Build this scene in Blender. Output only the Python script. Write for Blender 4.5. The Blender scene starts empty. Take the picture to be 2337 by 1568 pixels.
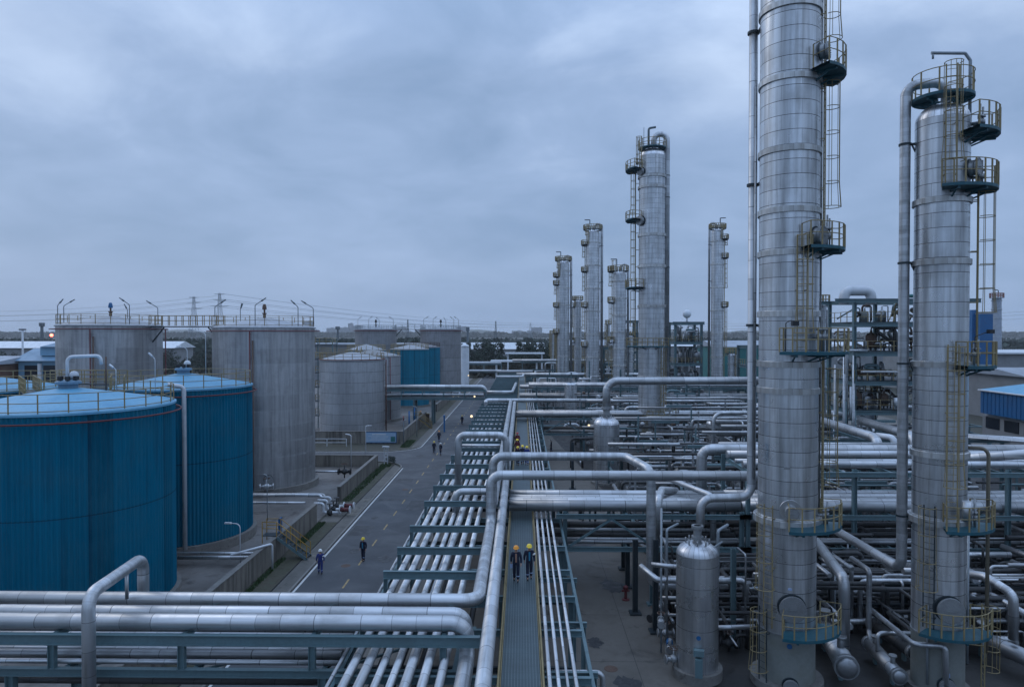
import bpy, bmesh, math, random
from mathutils import Vector, Matrix, Euler
random.seed(7)
R = math.radians
PI = math.pi
SC = bpy.context.scene
COL = SC.collection

# ------------------------------------------------------------------ camera, world, sun, exposure
CAM_Z = 17.4
FPX = 1558.0                      # focal length in the pixels of a 2337 x 1568 view of the photograph
cd = bpy.data.cameras.new("camera")
cam = bpy.data.objects.new("camera", cd)
COL.objects.link(cam)
cd.sensor_width = 36.0
cd.lens = 24.0
cd.clip_start = 0.5
cd.clip_end = 9000
cam.location = (0, 0, CAM_Z)
cam.rotation_euler = (R(90 - 0.883), 0, R(0.864))
SC.camera = cam

SC.view_settings.view_transform = 'Standard'
SC.view_settings.look = 'None'
SC.view_settings.exposure = 0.0
SC.view_settings.gamma = 1.0
SC.render.film_transparent = False
cy = SC.cycles
cy.use_denoising = True
cy.max_bounces = 6
cy.diffuse_bounces = 1
cy.glossy_bounces = 4
cy.volume_bounces = 2
cy.sample_clamp_indirect = 4.0

SUN_EL, SUN_AZ = 38.0, -60.0      # degrees; azimuth from +Y, negative is to the left
world = bpy.data.worlds.new("World")
SC.world = world
world.use_nodes = True


def build_world():
    nt = world.node_tree
    nt.nodes.clear()
    L = nt.links.new
    nd = nt.nodes.new
    out = nd("ShaderNodeOutputWorld")
    bg = nd("ShaderNodeBackground")
    bg.inputs['Strength'].default_value = 0.107
    L(bg.outputs[0], out.inputs[0])
    sky = nd("ShaderNodeTexSky")
    sky.sky_type = 'NISHITA'
    sky.sun_disc = False
    sky.sun_elevation = R(SUN_EL)
    sky.sun_rotation = R(SUN_AZ)
    sky.air_density = 1.6
    sky.dust_density = 2.0
    sky.ozone_density = 3.0
    tc = nd("ShaderNodeTexCoord")
    # cloud layer: the view direction projected on a flat cloud deck, so banks get flatter towards the horizon
    sep = nd("ShaderNodeSeparateXYZ")
    L(tc.outputs['Generated'], sep.inputs[0])
    mz = nd("ShaderNodeMath"); mz.operation = 'MAXIMUM'; mz.inputs[1].default_value = 0.0
    L(sep.outputs['Z'], mz.inputs[0])
    az = nd("ShaderNodeMath"); az.operation = 'ADD'; az.inputs[1].default_value = 0.22
    L(mz.outputs[0], az.inputs[0])
    dx = nd("ShaderNodeMath"); dx.operation = 'DIVIDE'
    dy = nd("ShaderNodeMath"); dy.operation = 'DIVIDE'
    L(sep.outputs['X'], dx.inputs[0]); L(az.outputs[0], dx.inputs[1])
    L(sep.outputs['Y'], dy.inputs[0]); L(az.outputs[0], dy.inputs[1])
    comb = nd("ShaderNodeCombineXYZ")
    L(dx.outputs[0], comb.inputs[0]); L(dy.outputs[0], comb.inputs[1])

    def noise(scale, detail, rough, off, dist=0.0):
        mp = nd("ShaderNodeMapping")
        mp.inputs['Location'].default_value = off
        L(comb.outputs[0], mp.inputs['Vector'])
        n = nd("ShaderNodeTexNoise")
        n.inputs['Scale'].default_value = scale
        n.inputs['Detail'].default_value = detail
        n.inputs['Roughness'].default_value = rough
        n.inputs['Distortion'].default_value = dist
        L(mp.outputs[0], n.inputs['Vector'])
        return n.outputs['Fac']
    n1 = noise(0.62, 4.0, 0.45, (OFF[0], OFF[1], 0), 0.5)
    n2 = noise(2.2, 8.0, 0.56, (OFF[2], OFF[3], 0), 0.35)
    mix = nd("ShaderNodeMix"); mix.data_type = 'FLOAT'
    mix.inputs[0].default_value = 0.42
    L(n1, mix.inputs[2]); L(n2, mix.inputs[3])
    # contrast of the clouds fades towards the horizon
    hr = nd("ShaderNodeMapRange")
    hr.inputs['From Min'].default_value = 0.02; hr.inputs['From Max'].default_value = 0.30
    hr.inputs['To Min'].default_value = 0.25; hr.inputs['To Max'].default_value = 1.35
    L(sep.outputs['Z'], hr.inputs[0])
    sub = nd("ShaderNodeMath"); sub.operation = 'SUBTRACT'; sub.inputs[1].default_value = 0.5
    L(mix.outputs[0], sub.inputs[0])
    mul = nd("ShaderNodeMath"); mul.operation = 'MULTIPLY'
    L(sub.outputs[0], mul.inputs[0]); L(hr.outputs[0], mul.inputs[1])
    add = nd("ShaderNodeMath"); add.operation = 'ADD'
    lift = nd("ShaderNodeMapRange")
    lift.inputs['From Min'].default_value = 0.0; lift.inputs['From Max'].default_value = 0.42
    lift.inputs['To Min'].default_value = 0.47; lift.inputs['To Max'].default_value = 0.56
    L(sep.outputs['Z'], lift.inputs[0])
    L(mul.outputs[0], add.inputs[0]); L(lift.outputs[0], add.inputs[1])
    ramp = nd("ShaderNodeValToRGB")
    cr = ramp.color_ramp
    cr.elements[0].position = 0.28; cr.elements[0].color = (1.84, 3.04, 5.31, 1)
    cr.elements[1].position = 0.76; cr.elements[1].color = (5.67, 7.07, 9.51, 1)
    e = cr.elements.new(0.42); e.color = (2.48, 3.64, 5.73, 1)
    e = cr.elements.new(0.54); e.color = (3.18, 4.42, 6.75, 1)
    L(add.outputs[0], ramp.inputs[0])
    # an overcast sky is brightest overhead
    ov = nd("ShaderNodeMapRange")
    ov.inputs['From Min'].default_value = 0.35; ov.inputs['From Max'].default_value = 1.0
    ov.inputs['To Min'].default_value = 1.0; ov.inputs['To Max'].default_value = 2.1
    L(sep.outputs['Z'], ov.inputs[0])
    vm = nd("ShaderNodeVectorMath"); vm.operation = 'SCALE'
    L(ramp.outputs[0], vm.inputs[0]); L(ov.outputs[0], vm.inputs['Scale'])
    m2 = nd("ShaderNodeMix"); m2.data_type = 'RGBA'
    m2.inputs[0].default_value = 0.94
    L(sky.outputs[0], m2.inputs[6]); L(vm.outputs[0], m2.inputs[7])
    L(m2.outputs[2], bg.inputs['Color'])


OFF = (-2.77, -4.26, 8.92, 19.79)
build_world()

sd = bpy.data.lights.new("sun", 'SUN')
sd.energy = 0.35
sd.angle = R(30)
sd.color = (1.0, 0.93, 0.86)
sun = bpy.data.objects.new("sun", sd)
COL.objects.link(sun)
_sv = Vector((math.sin(R(SUN_AZ)) * math.cos(R(SUN_EL)), math.cos(R(SUN_AZ)) * math.cos(R(SUN_EL)), math.sin(R(SUN_EL))))
sun.rotation_euler = _sv.to_track_quat('Z', 'Y').to_euler()
sun.location = _sv * 100

# ------------------------------------------------------------------ from the photograph's pixels to the place
_CR = Euler(cam.rotation_euler).to_matrix()
EYE = Vector((0, 0, CAM_Z))


def ray(u, v):
    return (_CR @ Vector(((u - 1168.5) / FPX, (784 - v) / FPX, -1.0)))


def P(u, v, x=None, y=None, z=None):
    d = ray(u, v)
    t = (z - CAM_Z) / d.z if z is not None else (y / d.y if y is not None else x / d.x)
    return EYE + d * t


def cyl(ul, ur, v, z, r=None):
    """centre x, y and radius of an upright cylinder seen between columns ul and ur whose front foot shows at row v on height z"""
    a = ray(ul, 784); b = ray(ur, 784)
    aa = math.atan2(a.x, a.y); bb = math.atan2(b.x, b.y)
    h = (bb - aa) / 2; m = (aa + bb) / 2
    um = 1168.5 + FPX * math.tan(m + R(0.864))
    p = P(um, v, z=z)
    t = math.hypot(p.x, p.y)
    D = t / (1 - math.sin(h))
    if r is not None:
        D = r / math.sin(h)
    return D * math.sin(m), D * math.cos(m), D * math.sin(h)


ORD = ['first', 'second', 'third', 'fourth', 'fifth', 'sixth', 'seventh', 'eighth', 'ninth', 'tenth', 'eleventh', 'twelfth']

# ------------------------------------------------------------------ materials
M = {}


class NT:
    def __init__(self, name):
        m = bpy.data.materials.new(name)
        m.use_nodes = True
        self.m = m
        self.t = m.node_tree
        self.p = self.t.nodes["Principled BSDF"]
        M[name] = m

    def n(self, kind, **kw):
        x = self.t.nodes.new("ShaderNode" + kind)
        for k, v in kw.items():
            setattr(x, k, v)
        return x

    def l(self, a, b):
        self.t.links.new(a, b)

    def math(self, op, a, b=None, clamp=False):
        x = self.n("Math", operation=op, use_clamp=clamp)
        for i, q in enumerate((a, b)):
            if q is None:
                continue
            if isinstance(q, (int, float)):
                x.inputs[i].default_value = q
            else:
                self.l(q, x.inputs[i])
        return x.outputs[0]

    def noise(self, vec, scale, detail=4, rough=0.55, dist=0.0):
        x = self.n("TexNoise")
        x.inputs['Scale'].default_value = scale
        x.inputs['Detail'].default_value = detail
        x.inputs['Roughness'].default_value = rough
        x.inputs['Distortion'].default_value = dist
        if vec is not None:
            self.l(vec, x.inputs['Vector'])
        return x.outputs['Fac']

    def vec(self, src='Object', scale=(1, 1, 1)):
        t = self.n("TexCoord")
        mp = self.n("Mapping")
        mp.inputs['Scale'].default_value = scale
        self.l(t.outputs[src], mp.inputs['Vector'])
        return mp.outputs[0]

    def rng(self, v, a, b, c, d):
        x = self.n("MapRange")
        x.inputs['From Min'].default_value = a; x.inputs['From Max'].default_value = b
        x.inputs['To Min'].default_value = c; x.inputs['To Max'].default_value = d
        self.l(v, x.inputs[0])
        return x.outputs[0]

    def mix(self, f, a, b, mode='MIX'):
        x = self.n("Mix", data_type='RGBA', blend_type=mode)
        for i, q in ((0, f), (6, a), (7, b)):
            if isinstance(q, (int, float)):
                x.inputs[i].default_value = q
            elif isinstance(q, tuple):
                x.inputs[i].default_value = (*q, 1) if len(q) == 3 else q
            else:
                self.l(q, x.inputs[i])
        return x.outputs[2]

    def bump(self, h, strength, dist=0.02):
        b = self.n("Bump")
        b.inputs['Strength'].default_value = strength
        b.inputs['Distance'].default_value = dist
        self.l(h, b.inputs['Height'])
        self.l(b.outputs[0], self.p.inputs['Normal'])

    def set(self, col=None, rough=None, metal=None):
        for k, v in (('Base Color', col), ('Roughness', rough), ('Metallic', metal)):
            if v is None:
                continue
            if isinstance(v, (int, float)):
                self.p.inputs[k].default_value = v
            elif isinstance(v, tuple):
                self.p.inputs[k].default_value = (*v, 1)
            else:
                self.l(v, self.p.inputs[k])


def cladding(name, col, metal=0.85, rough=0.4, s=1.0, brick=None, streak=0.0, dark=0.45, var=0.12, w=0.03, stain=None, grime=(0.10, 0.095, 0.08), bump=0.25, vseam=0.4, seamcol=(0.03, 0.03, 0.032), bands=0.0):
    """metal sheet jacket: seams every s metres along the part (UV x), panels of length brick round it (UV y)"""
    t = NT(name)
    uv = t.n("UVMap")
    sp = t.n("SeparateXYZ")
    t.l(uv.outputs[0], sp.inputs[0])
    u, v = sp.outputs[0], sp.outputs[1]
    oi = t.n("ObjectInfo")
    us = t.math('DIVIDE', u, s)
    if not brick:                   # sheets are never cut to one length
        us = t.math('ADD', us, t.math('MULTIPLY', t.math('SINE', t.math('ADD', t.math('MULTIPLY', u, 1.3 / s), t.math('MULTIPLY', oi.outputs['Random'], 40.0))), 0.28))
    row = t.math('FLOOR', us)
    fr = t.math('FRACT', us)
    ed = t.math('ABSOLUTE', t.math('SUBTRACT', fr, 0.5))
    seam = t.math('GREATER_THAN', ed, 0.5 - 0.5 * w / s)
    if brick:
        vs = t.math('ADD', t.math('DIVIDE', v, brick), t.math('MULTIPLY', t.math('MODULO', row, 2.0), 0.43))
        colm = t.math('FLOOR', vs)
        fv = t.math('ABSOLUTE', t.math('SUBTRACT', t.math('FRACT', vs), 0.5))
        s2 = t.math('GREATER_THAN', fv, 0.5 - 0.4 * w / brick)
        seam = t.math('MAXIMUM', seam, t.math('MULTIPLY', s2, vseam))
    wn = t.n("TexWhiteNoise", noise_dimensions='3D')
    cb = t.n("CombineXYZ")
    t.l(row, cb.inputs[0])
    if brick:
        t.l(colm, cb.inputs[1])
    t.l(oi.outputs['Random'], cb.inputs[2])
    t.l(cb.outputs[0], wn.inputs['Vector'])
    tone = t.rng(wn.outputs['Value'], 0, 1, 1 - var, 1 + var)
    ob = t.rng(oi.outputs['Random'], 0, 1, 0.86, 1.08)
    tone = t.math('MULTIPLY', tone, ob)
    # long streaks along the gravity direction of vessels, and blotches
    mp = t.n("Mapping")
    mp.inputs['Scale'].default_value = (0.12, 2.2, 1)
    t.l(uv.outputs[0], mp.inputs['Vector'])
    st = t.noise(mp.outputs[0], 1.6, 5, 0.6)
    bl = t.noise(uv.outputs[0], 0.7, 5, 0.6)
    f = t.math('MULTIPLY', t.rng(st, 0.45, 0.75, 0, 1), streak)
    base = t.mix(1.0, col, t.n("CombineXYZ").outputs[0])
    cc = t.n("CombineXYZ")
    for i in range(3):
        t.l(tone, cc.inputs[i])
    base = t.mix(1.0, col, cc.outputs[0], 'MULTIPLY')
    base = t.mix(t.math('MULTIPLY', t.rng(bl, 0.5, 0.8, 0, 1), 0.35), base, grime)
    base = t.mix(f, base, stain or grime)
    if bands:                       # long dark stripes: painted reflections on columns, staining on tanks
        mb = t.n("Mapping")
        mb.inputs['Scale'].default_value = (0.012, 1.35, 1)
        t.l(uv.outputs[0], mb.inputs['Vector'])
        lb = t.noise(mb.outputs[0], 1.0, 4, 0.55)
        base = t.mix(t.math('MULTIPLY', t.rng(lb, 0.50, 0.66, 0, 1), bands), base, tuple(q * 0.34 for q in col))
    base = t.mix(t.math('MULTIPLY', seam, 1 - dark), base, seamcol)
    rg = t.math('ADD', t.rng(bl, 0.3, 0.7, rough - 0.08, rough + 0.14), t.math('MULTIPLY', seam, 0.2))
    t.set(base, rg, metal)
    dent = t.noise(uv.outputs[0], 1.3, 2, 0.5)
    hh = t.math('SUBTRACT', t.math('MULTIPLY', dent, 0.5), t.math('MULTIPLY', seam, 0.5))
    t.bump(hh, bump, 0.03)
    return t.m


def paint(name, col, rough=0.55, metal=0.0, var=0.25, scale=1.5, dirt=(0.06, 0.05, 0.045), amount=0.35):
    t = NT(name)
    v = t.vec('Object')
    n = t.noise(v, scale, 6, 0.62)
    n2 = t.noise(v, scale * 9, 4, 0.6)
    c = t.mix(t.math('MULTIPLY', t.rng(n, 0.48, 0.75, 0, 1), amount), col, dirt)
    dk = tuple(max(0, q * (1 - var)) for q in col)
    c = t.mix(t.rng(n2, 0.35, 0.7, 0, 0.6), c, dk)
    oi = t.n("ObjectInfo")
    k = t.rng(oi.outputs['Random'], 0, 1, 0.9, 1.1)
    cc = t.n("CombineXYZ")
    for i in range(3):
        t.l(k, cc.inputs[i])
    c = t.mix(1.0, c, cc.outputs[0], 'MULTIPLY')
    t.set(c, t.rng(n, 0.3, 0.7, rough - 0.08, rough + 0.12), metal)
    t.bump(n2, 0.12, 0.01)
    return t.m


def ground_mat(name, a, b, c, scale=0.15, rough=0.85, fine=6.0, bump=0.3, joint=None, stain=1.0):
    t = NT(name)
    v = t.vec('Object')
    n = t.noise(v, scale, 8, 0.62, 0.4)
    n2 = t.noise(v, fine, 6, 0.65)
    n3 = t.noise(v, scale * 5, 6, 0.6, 0.6)
    x = t.mix(t.rng(n, 0.35, 0.65, 0, 1), a, b)
    x = t.mix(t.rng(n3, 0.52, 0.72, 0, 0.75), x, c)
    x = t.mix(t.rng(n2, 0.3, 0.7, 0, 0.35), x, tuple(q * 0.6 for q in a))
    n4 = t.noise(v, scale * 2.3, 10, 0.7, 1.2)
    x = t.mix(t.rng(n4, 0.56, 0.66, 0, 0.7 * stain), x, tuple(q * 0.38 for q in b))
    if joint:
        sp = t.n("SeparateXYZ")
        t.l(v, sp.inputs[0])
        m = None
        for i in (0, 1):
            fr = t.math('ABSOLUTE', t.math('SUBTRACT', t.math('FRACT', t.math('DIVIDE', sp.outputs[i], joint)), 0.5))
            g = t.math('GREATER_THAN', fr, 0.5 - 0.02 / joint)
            m = g if m is None else t.math('MAXIMUM', m, g)
        x = t.mix(t.math('MULTIPLY', m, 0.7), x, (0.02, 0.02, 0.02))
    t.set(x, t.rng(n3, 0.3, 0.75, rough, rough - 0.35), 0.0)
    t.bump(n2, bump, 0.02)
    return t.m


cladding('pipe_jacket', (0.54, 0.56, 0.58), 0.92, 0.43, 1.25, None, 0.4, 0.42, 0.16, 0.024)
cladding('pipe_jacket_dull', (0.36, 0.375, 0.39), 0.85, 0.40, 1.3, None, 0.3, 0.35, 0.14)
cladding('pipe_jacket_dark', (0.055, 0.057, 0.06), 0.6, 0.5, 1.3, None, 0.4, 0.4, 0.2)  # darkened copy of the pipe jacket, deepens shade low in the racks by colour
cladding('column_jacket', (0.63, 0.655, 0.68), 0.8, 0.31, 0.70, 2.2, 0.65, 0.12, 0.09, 0.028, (0.17, 0.16, 0.145), bands=0.5)  # bands: dark vertical reflections painted into the jacket colour
cladding('column_band', (0.52, 0.53, 0.53), 0.7, 0.42, 0.6, 1.1, 0.7, 0.3, 0.10, 0.03, (0.16, 0.13, 0.09))
cladding('vessel_jacket', (0.60, 0.615, 0.635), 0.92, 0.28, 1.05, 1.7, 0.4, 0.3, 0.10)
cladding('vessel_head', (0.62, 0.635, 0.66), 0.9, 0.33, 50.0, 0.28, 0.2, 0.35, 0.15, 0.035, vseam=0.7)
cladding('tank_plate', (0.46, 0.465, 0.475), 0.78, 0.40, 1.67, 4.2, 0.6, 0.5, 0.13, 0.05, (0.12, 0.125, 0.135), vseam=0.12, seamcol=(0.50, 0.515, 0.53), bands=0.35)
cladding('tank_plate_panel', (0.44, 0.455, 0.475), 0.75, 0.38, 1.73, 3.1, 0.4, 0.25, 0.10, 0.05, (0.15, 0.15, 0.15))
cladding('tank_plate_far', (0.30, 0.305, 0.32), 0.5, 0.55, 3.4, 5.0, 0.5, 0.5, 0.12, 0.08, (0.14, 0.135, 0.13))
cladding('tank_roof', (0.36, 0.385, 0.42), 0.4, 0.5, 2.0, 3.0, 0.3, 0.6, 0.1, 0.04)
# profiled sheet of the blue tanks: broad panels of slightly different age, rain streaks
def blue_sheet(name, col, var):
    t = NT(name)
    uv = t.n("UVMap")
    sp = t.n("SeparateXYZ"); t.l(uv.outputs[0], sp.inputs[0])
    v = sp.outputs[1]
    pn = t.math('FLOOR', t.math('DIVIDE', v, 1.35))
    wn = t.n("TexWhiteNoise", noise_dimensions='1D'); t.l(pn, wn.inputs['W'])
    mp = t.n("Mapping"); mp.inputs['Scale'].default_value = (0.1, 1.6, 1); t.l(uv.outputs[0], mp.inputs['Vector'])
    st = t.noise(mp.outputs[0], 1.5, 5, 0.6)
    bl = t.noise(uv.outputs[0], 0.25, 4, 0.6)
    dk = tuple(q * 0.38 for q in col)
    c = t.mix(t.rng(wn.outputs['Value'], 0, 1, 0, var), col, dk)
    fp = t.math('FRACT', t.math('DIVIDE', v, 1.35))
    jn = t.math('MULTIPLY', t.math('LESS_THAN', fp, 0.13), t.rng(wn.outputs['Value'], 0.25, 1.0, 0, 0.8))
    c = t.mix(jn, c, (0.002, 0.028, 0.06))
    c = t.mix(t.rng(st, 0.52, 0.75, 0, 0.5), c, (0.004, 0.030, 0.06))
    c = t.mix(t.rng(bl, 0.45, 0.7, 0, 0.55), c, (0.02, 0.13, 0.19))
    bl2 = t.noise(uv.outputs[0], 0.9, 6, 0.65)
    c = t.mix(t.rng(bl2, 0.6, 0.75, 0, 0.3), c, (0.012, 0.05, 0.075))
    fr = t.math('ABSOLUTE', t.math('SUBTRACT', t.math('FRACT', t.math('DIVIDE', sp.outputs[0], 6.4)), 0.5))
    c = t.mix(t.math('MULTIPLY', t.math('GREATER_THAN', fr, 0.494), 0.6), c, (0.006, 0.015, 0.03))
    t.set(c, t.rng(bl, 0.3, 0.7, 0.45, 0.62), 0.0)
    t.p.inputs['Specular IOR Level'].default_value = 0.06
    return t.m
blue_sheet('blue_sheet', (0.001, 0.150, 0.255), 0.85)
blue_sheet('teal_sheet', (0.010, 0.19, 0.29), 0.25)
paint('blue_roof', (0.105, 0.32, 0.48), 0.5, 0, 0.25, 0.6, (0.04, 0.20, 0.38), 0.7)
paint('blue_panel', (0.006, 0.105, 0.27), 0.5, 0, 0.15, 0.4)
paint('steel_paint', (0.115, 0.19, 0.21), 0.45, 0.1, 0.25, 0.9)
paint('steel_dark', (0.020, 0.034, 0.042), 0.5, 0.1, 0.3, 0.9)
paint('platform_blue', (0.009, 0.085, 0.115), 0.5, 0, 0.3, 1.0)
paint('pipe_tan', (0.20, 0.175, 0.13), 0.5, 0.1, 0.3, 1.5, (0.08, 0.06, 0.04), 0.5)
paint('rail_bright', (0.42, 0.25, 0.05), 0.5, 0, 0.2, 1.2, (0.15, 0.08, 0.03), 0.3)
paint('rail_yellow', (0.29, 0.23, 0.115), 0.55, 0, 0.3, 1.2, (0.09, 0.06, 0.03), 0.6)
paint('rail_ochre', (0.26, 0.185, 0.08), 0.55, 0, 0.3, 1.2, (0.12, 0.07, 0.03), 0.4)
paint('pipe_red', (0.12, 0.018, 0.022), 0.5, 0, 0.3, 1.0)
paint('pipe_white', (0.62, 0.65, 0.68), 0.45, 0.1, 0.15, 1.0)
paint('lamp_grey', (0.30, 0.34, 0.37), 0.45, 0.3, 0.2, 1.0)
paint('lamp_dark', (0.10, 0.13, 0.15), 0.45, 0.3, 0.2, 1.0)
paint('skirt_paint', (0.20, 0.215, 0.20), 0.6, 0, 0.2, 0.8, (0.10, 0.085, 0.05), 0.6)
paint('flange_steel', (0.31, 0.325, 0.335), 0.45, 0.6, 0.3, 2.0, (0.10, 0.06, 0.035), 0.4)
paint('rusty_steel', (0.12, 0.075, 0.055), 0.7, 0.1, 0.3, 2.0)
paint('black_iron', (0.025, 0.027, 0.03), 0.5, 0.2, 0.3, 2.0)
paint('white_sheet', (0.62, 0.66, 0.70), 0.5, 0, 0.12, 0.5)
paint('chimney_grey', (0.24, 0.27, 0.31), 0.6)
paint('grey_roof', (0.33, 0.37, 0.42), 0.6, 0, 0.15, 0.3)
paint('pale_wall', (0.25, 0.26, 0.27), 0.7, 0, 0.15, 0.4)
paint('pale_blue_paint', (0.17, 0.33, 0.46), 0.5, 0, 0.15, 0.5)
paint('dim_blue_roof', (0.15, 0.27, 0.38), 0.55, 0, 0.15, 0.5)
paint('brown_wall', (0.15, 0.085, 0.06), 0.75, 0, 0.2, 0.7)
paint('green_sheet', (0.02, 0.15, 0.15), 0.55, 0, 0.2, 0.4)
paint('dark_glass', (0.012, 0.018, 0.028), 0.15, 0, 0.3, 0.5)
paint('rail_red', (0.22, 0.10, 0.085), 0.6)
paint('far_block', (0.22, 0.24, 0.27), 0.8, 0, 0.1, 0.05)
paint('marking_white', (0.62, 0.62, 0.60), 0.7, 0, 0.3, 2.0, (0.15, 0.15, 0.15), 0.6)
paint('marking_yellow', (0.42, 0.30, 0.14), 0.7, 0, 0.4, 2.0, (0.10, 0.09, 0.07), 0.8)
paint('rubber', (0.015, 0.015, 0.016), 0.8)
paint('cloth_navy', (0.006, 0.010, 0.030), 0.85, 0, 0.2, 4.0, (0.01, 0.01, 0.02), 0.3)
paint('cloth_blue', (0.02, 0.035, 0.17), 0.85, 0, 0.2, 4.0, (0.01, 0.01, 0.05), 0.3)
paint('cloth_teal', (0.02, 0.20, 0.33), 0.85, 0, 0.1, 4.0)
paint('cloth_red', (0.11, 0.010, 0.018), 0.85, 0, 0.2, 4.0)
paint('skin_tone', (0.36, 0.20, 0.14), 0.6, 0, 0.1, 4.0, (0.3, 0.16, 0.11), 0.2)
paint('helmet_orange', (0.85, 0.33, 0.03), 0.35, 0, 0.05, 2.0)
paint('helmet_yellow', (0.85, 0.62, 0.05), 0.35, 0, 0.05, 2.0)
paint('helmet_white', (0.8, 0.8, 0.78), 0.35, 0, 0.05, 2.0)
paint('helmet_red', (0.35, 0.03, 0.03), 0.35, 0, 0.05, 2.0)
paint('reflective', (0.35, 0.45, 0.65), 0.4, 0.2)
paint('sign_blue', (0.28, 0.42, 0.58), 0.5, 0, 0.25, 1.3, (0.5, 0.6, 0.68), 0.7)
paint('leaf_dark', (0.014, 0.034, 0.022), 0.7, 0, 0.4, 0.4, (0.03, 0.045, 0.02), 0.5)
paint('leaf_brown', (0.036, 0.034, 0.022), 0.8, 0, 0.4, 0.4, (0.035, 0.045, 0.025), 0.6)
paint('leaf_bright', (0.045, 0.085, 0.03), 0.7, 0, 0.4, 2.0)
paint('bark', (0.06, 0.05, 0.04), 0.9)
ground_mat('concrete_yard_mat', (0.150, 0.135, 0.115), (0.098, 0.088, 0.075), (0.058, 0.048, 0.034), 0.12, 0.8, 5.0, 0.2, 6.0)
ground_mat('process_floor_shade_mat', (0.030, 0.028, 0.026), (0.020, 0.019, 0.018), (0.012, 0.011, 0.009), 0.2, 0.7, 4.0, 0.3, 6.0)  # near-black concrete: shade under racks and equipment is put into the colour
ground_mat('bund_floor_mat', (0.20, 0.19, 0.18), (0.10, 0.088, 0.077), (0.05, 0.036, 0.026), 0.16, 0.8, 4.0, 0.25, None)
ground_mat('asphalt_mat', (0.075, 0.08, 0.088), (0.062, 0.066, 0.072), (0.085, 0.088, 0.09), 0.07, 0.85, 12.0, 0.25, None, 0.45)
ground_mat('verge_mat', (0.075, 0.065, 0.045), (0.05, 0.055, 0.03), (0.03, 0.048, 0.018), 0.35, 0.95, 9.0, 0.7)
ground_mat('slab_mat', (0.15, 0.14, 0.125), (0.10, 0.095, 0.085), (0.06, 0.06, 0.045), 0.5, 0.9, 7.0, 0.4)
ground_mat('earth_mat', (0.055, 0.052, 0.038), (0.035, 0.042, 0.028), (0.075, 0.065, 0.045), 0.01, 0.95, 0.3, 0.4)
def wall_mat(name, a, b, c):
    t = NT(name)
    v = t.vec('Object')
    n = t.noise(v, 0.4, 8, 0.62, 0.4)
    n2 = t.noise(v, 6.0, 6, 0.65)
    st = t.noise(t.vec('Object', (2.2, 2.2, 0.18)), 1.0, 5, 0.6)
    x = t.mix(t.rng(n, 0.35, 0.65, 0, 1), a, b)
    x = t.mix(t.rng(st, 0.47, 0.62, 0, 0.8), x, c)
    x = t.mix(t.rng(n2, 0.35, 0.7, 0, 0.3), x, tuple(q * 0.5 for q in a))
    sp = t.n("SeparateXYZ"); t.l(v, sp.inputs[0])
    for i in (0, 1):
        fr = t.math('ABSOLUTE', t.math('SUBTRACT', t.math('FRACT', t.math('DIVIDE', sp.outputs[i], 5.0)), 0.5))
        x = t.mix(t.math('MULTIPLY', t.math('GREATER_THAN', fr, 0.495), 0.7), x, (0.02, 0.02, 0.02))
    t.set(x, 0.85, 0.0)
    t.bump(n2, 0.3, 0.02)
wall_mat('bund_wall_mat', (0.235, 0.215, 0.185), (0.15, 0.14, 0.12), (0.05, 0.047, 0.042))
ground_mat('plinth_mat', (0.22, 0.215, 0.20), (0.15, 0.14, 0.13), (0.07, 0.065, 0.055), 0.8, 0.85, 5.0, 0.3)


def grating():
    t = NT('grating_mat')
    v = t.vec('Object')
    sp = t.n("SeparateXYZ"); t.l(v, sp.inputs[0])
    a = t.math('ABSOLUTE', t.math('SUBTRACT', t.math('FRACT', t.math('DIVIDE', sp.outputs[0], 0.112)), 0.5))
    la = t.math('GREATER_THAN', a, 0.42)
    b = t.math('ABSOLUTE', t.math('SUBTRACT', t.math('FRACT', t.math('DIVIDE', sp.outputs[1], 0.5)), 0.5))
    lb = t.math('GREATER_THAN', b, 0.48)
    n = t.noise(v, 0.5, 6, 0.6)
    c = t.mix(t.rng(n, 0.3, 0.7, 0, 1), (0.065, 0.10, 0.112), (0.04, 0.06, 0.066))
    c = t.mix(t.math('MULTIPLY', la, 0.75), c, (0.17, 0.21, 0.22))
    c = t.mix(t.math('MULTIPLY', lb, 0.4), c, (0.02, 0.03, 0.035))
    t.set(c, 0.5, 0.2)
    t.bump(t.math('ADD', la, lb), 0.4, 0.02)


grating()


def emit(name, col, strength):
    t = NT(name)
    t.p.inputs['Base Color'].default_value = (*col, 1)
    t.p.inputs['Emission Color'].default_value = (*col, 1)
    t.p.inputs['Emission Strength'].default_value = strength


emit('beacon_glow', (1.0, 0.16, 0.10), 6.0)
emit('lamp_glow', (1.0, 0.74, 0.42), 1.4)
emit('headlight_glow', (1.0, 0.88, 0.68), 6.0)

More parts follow.
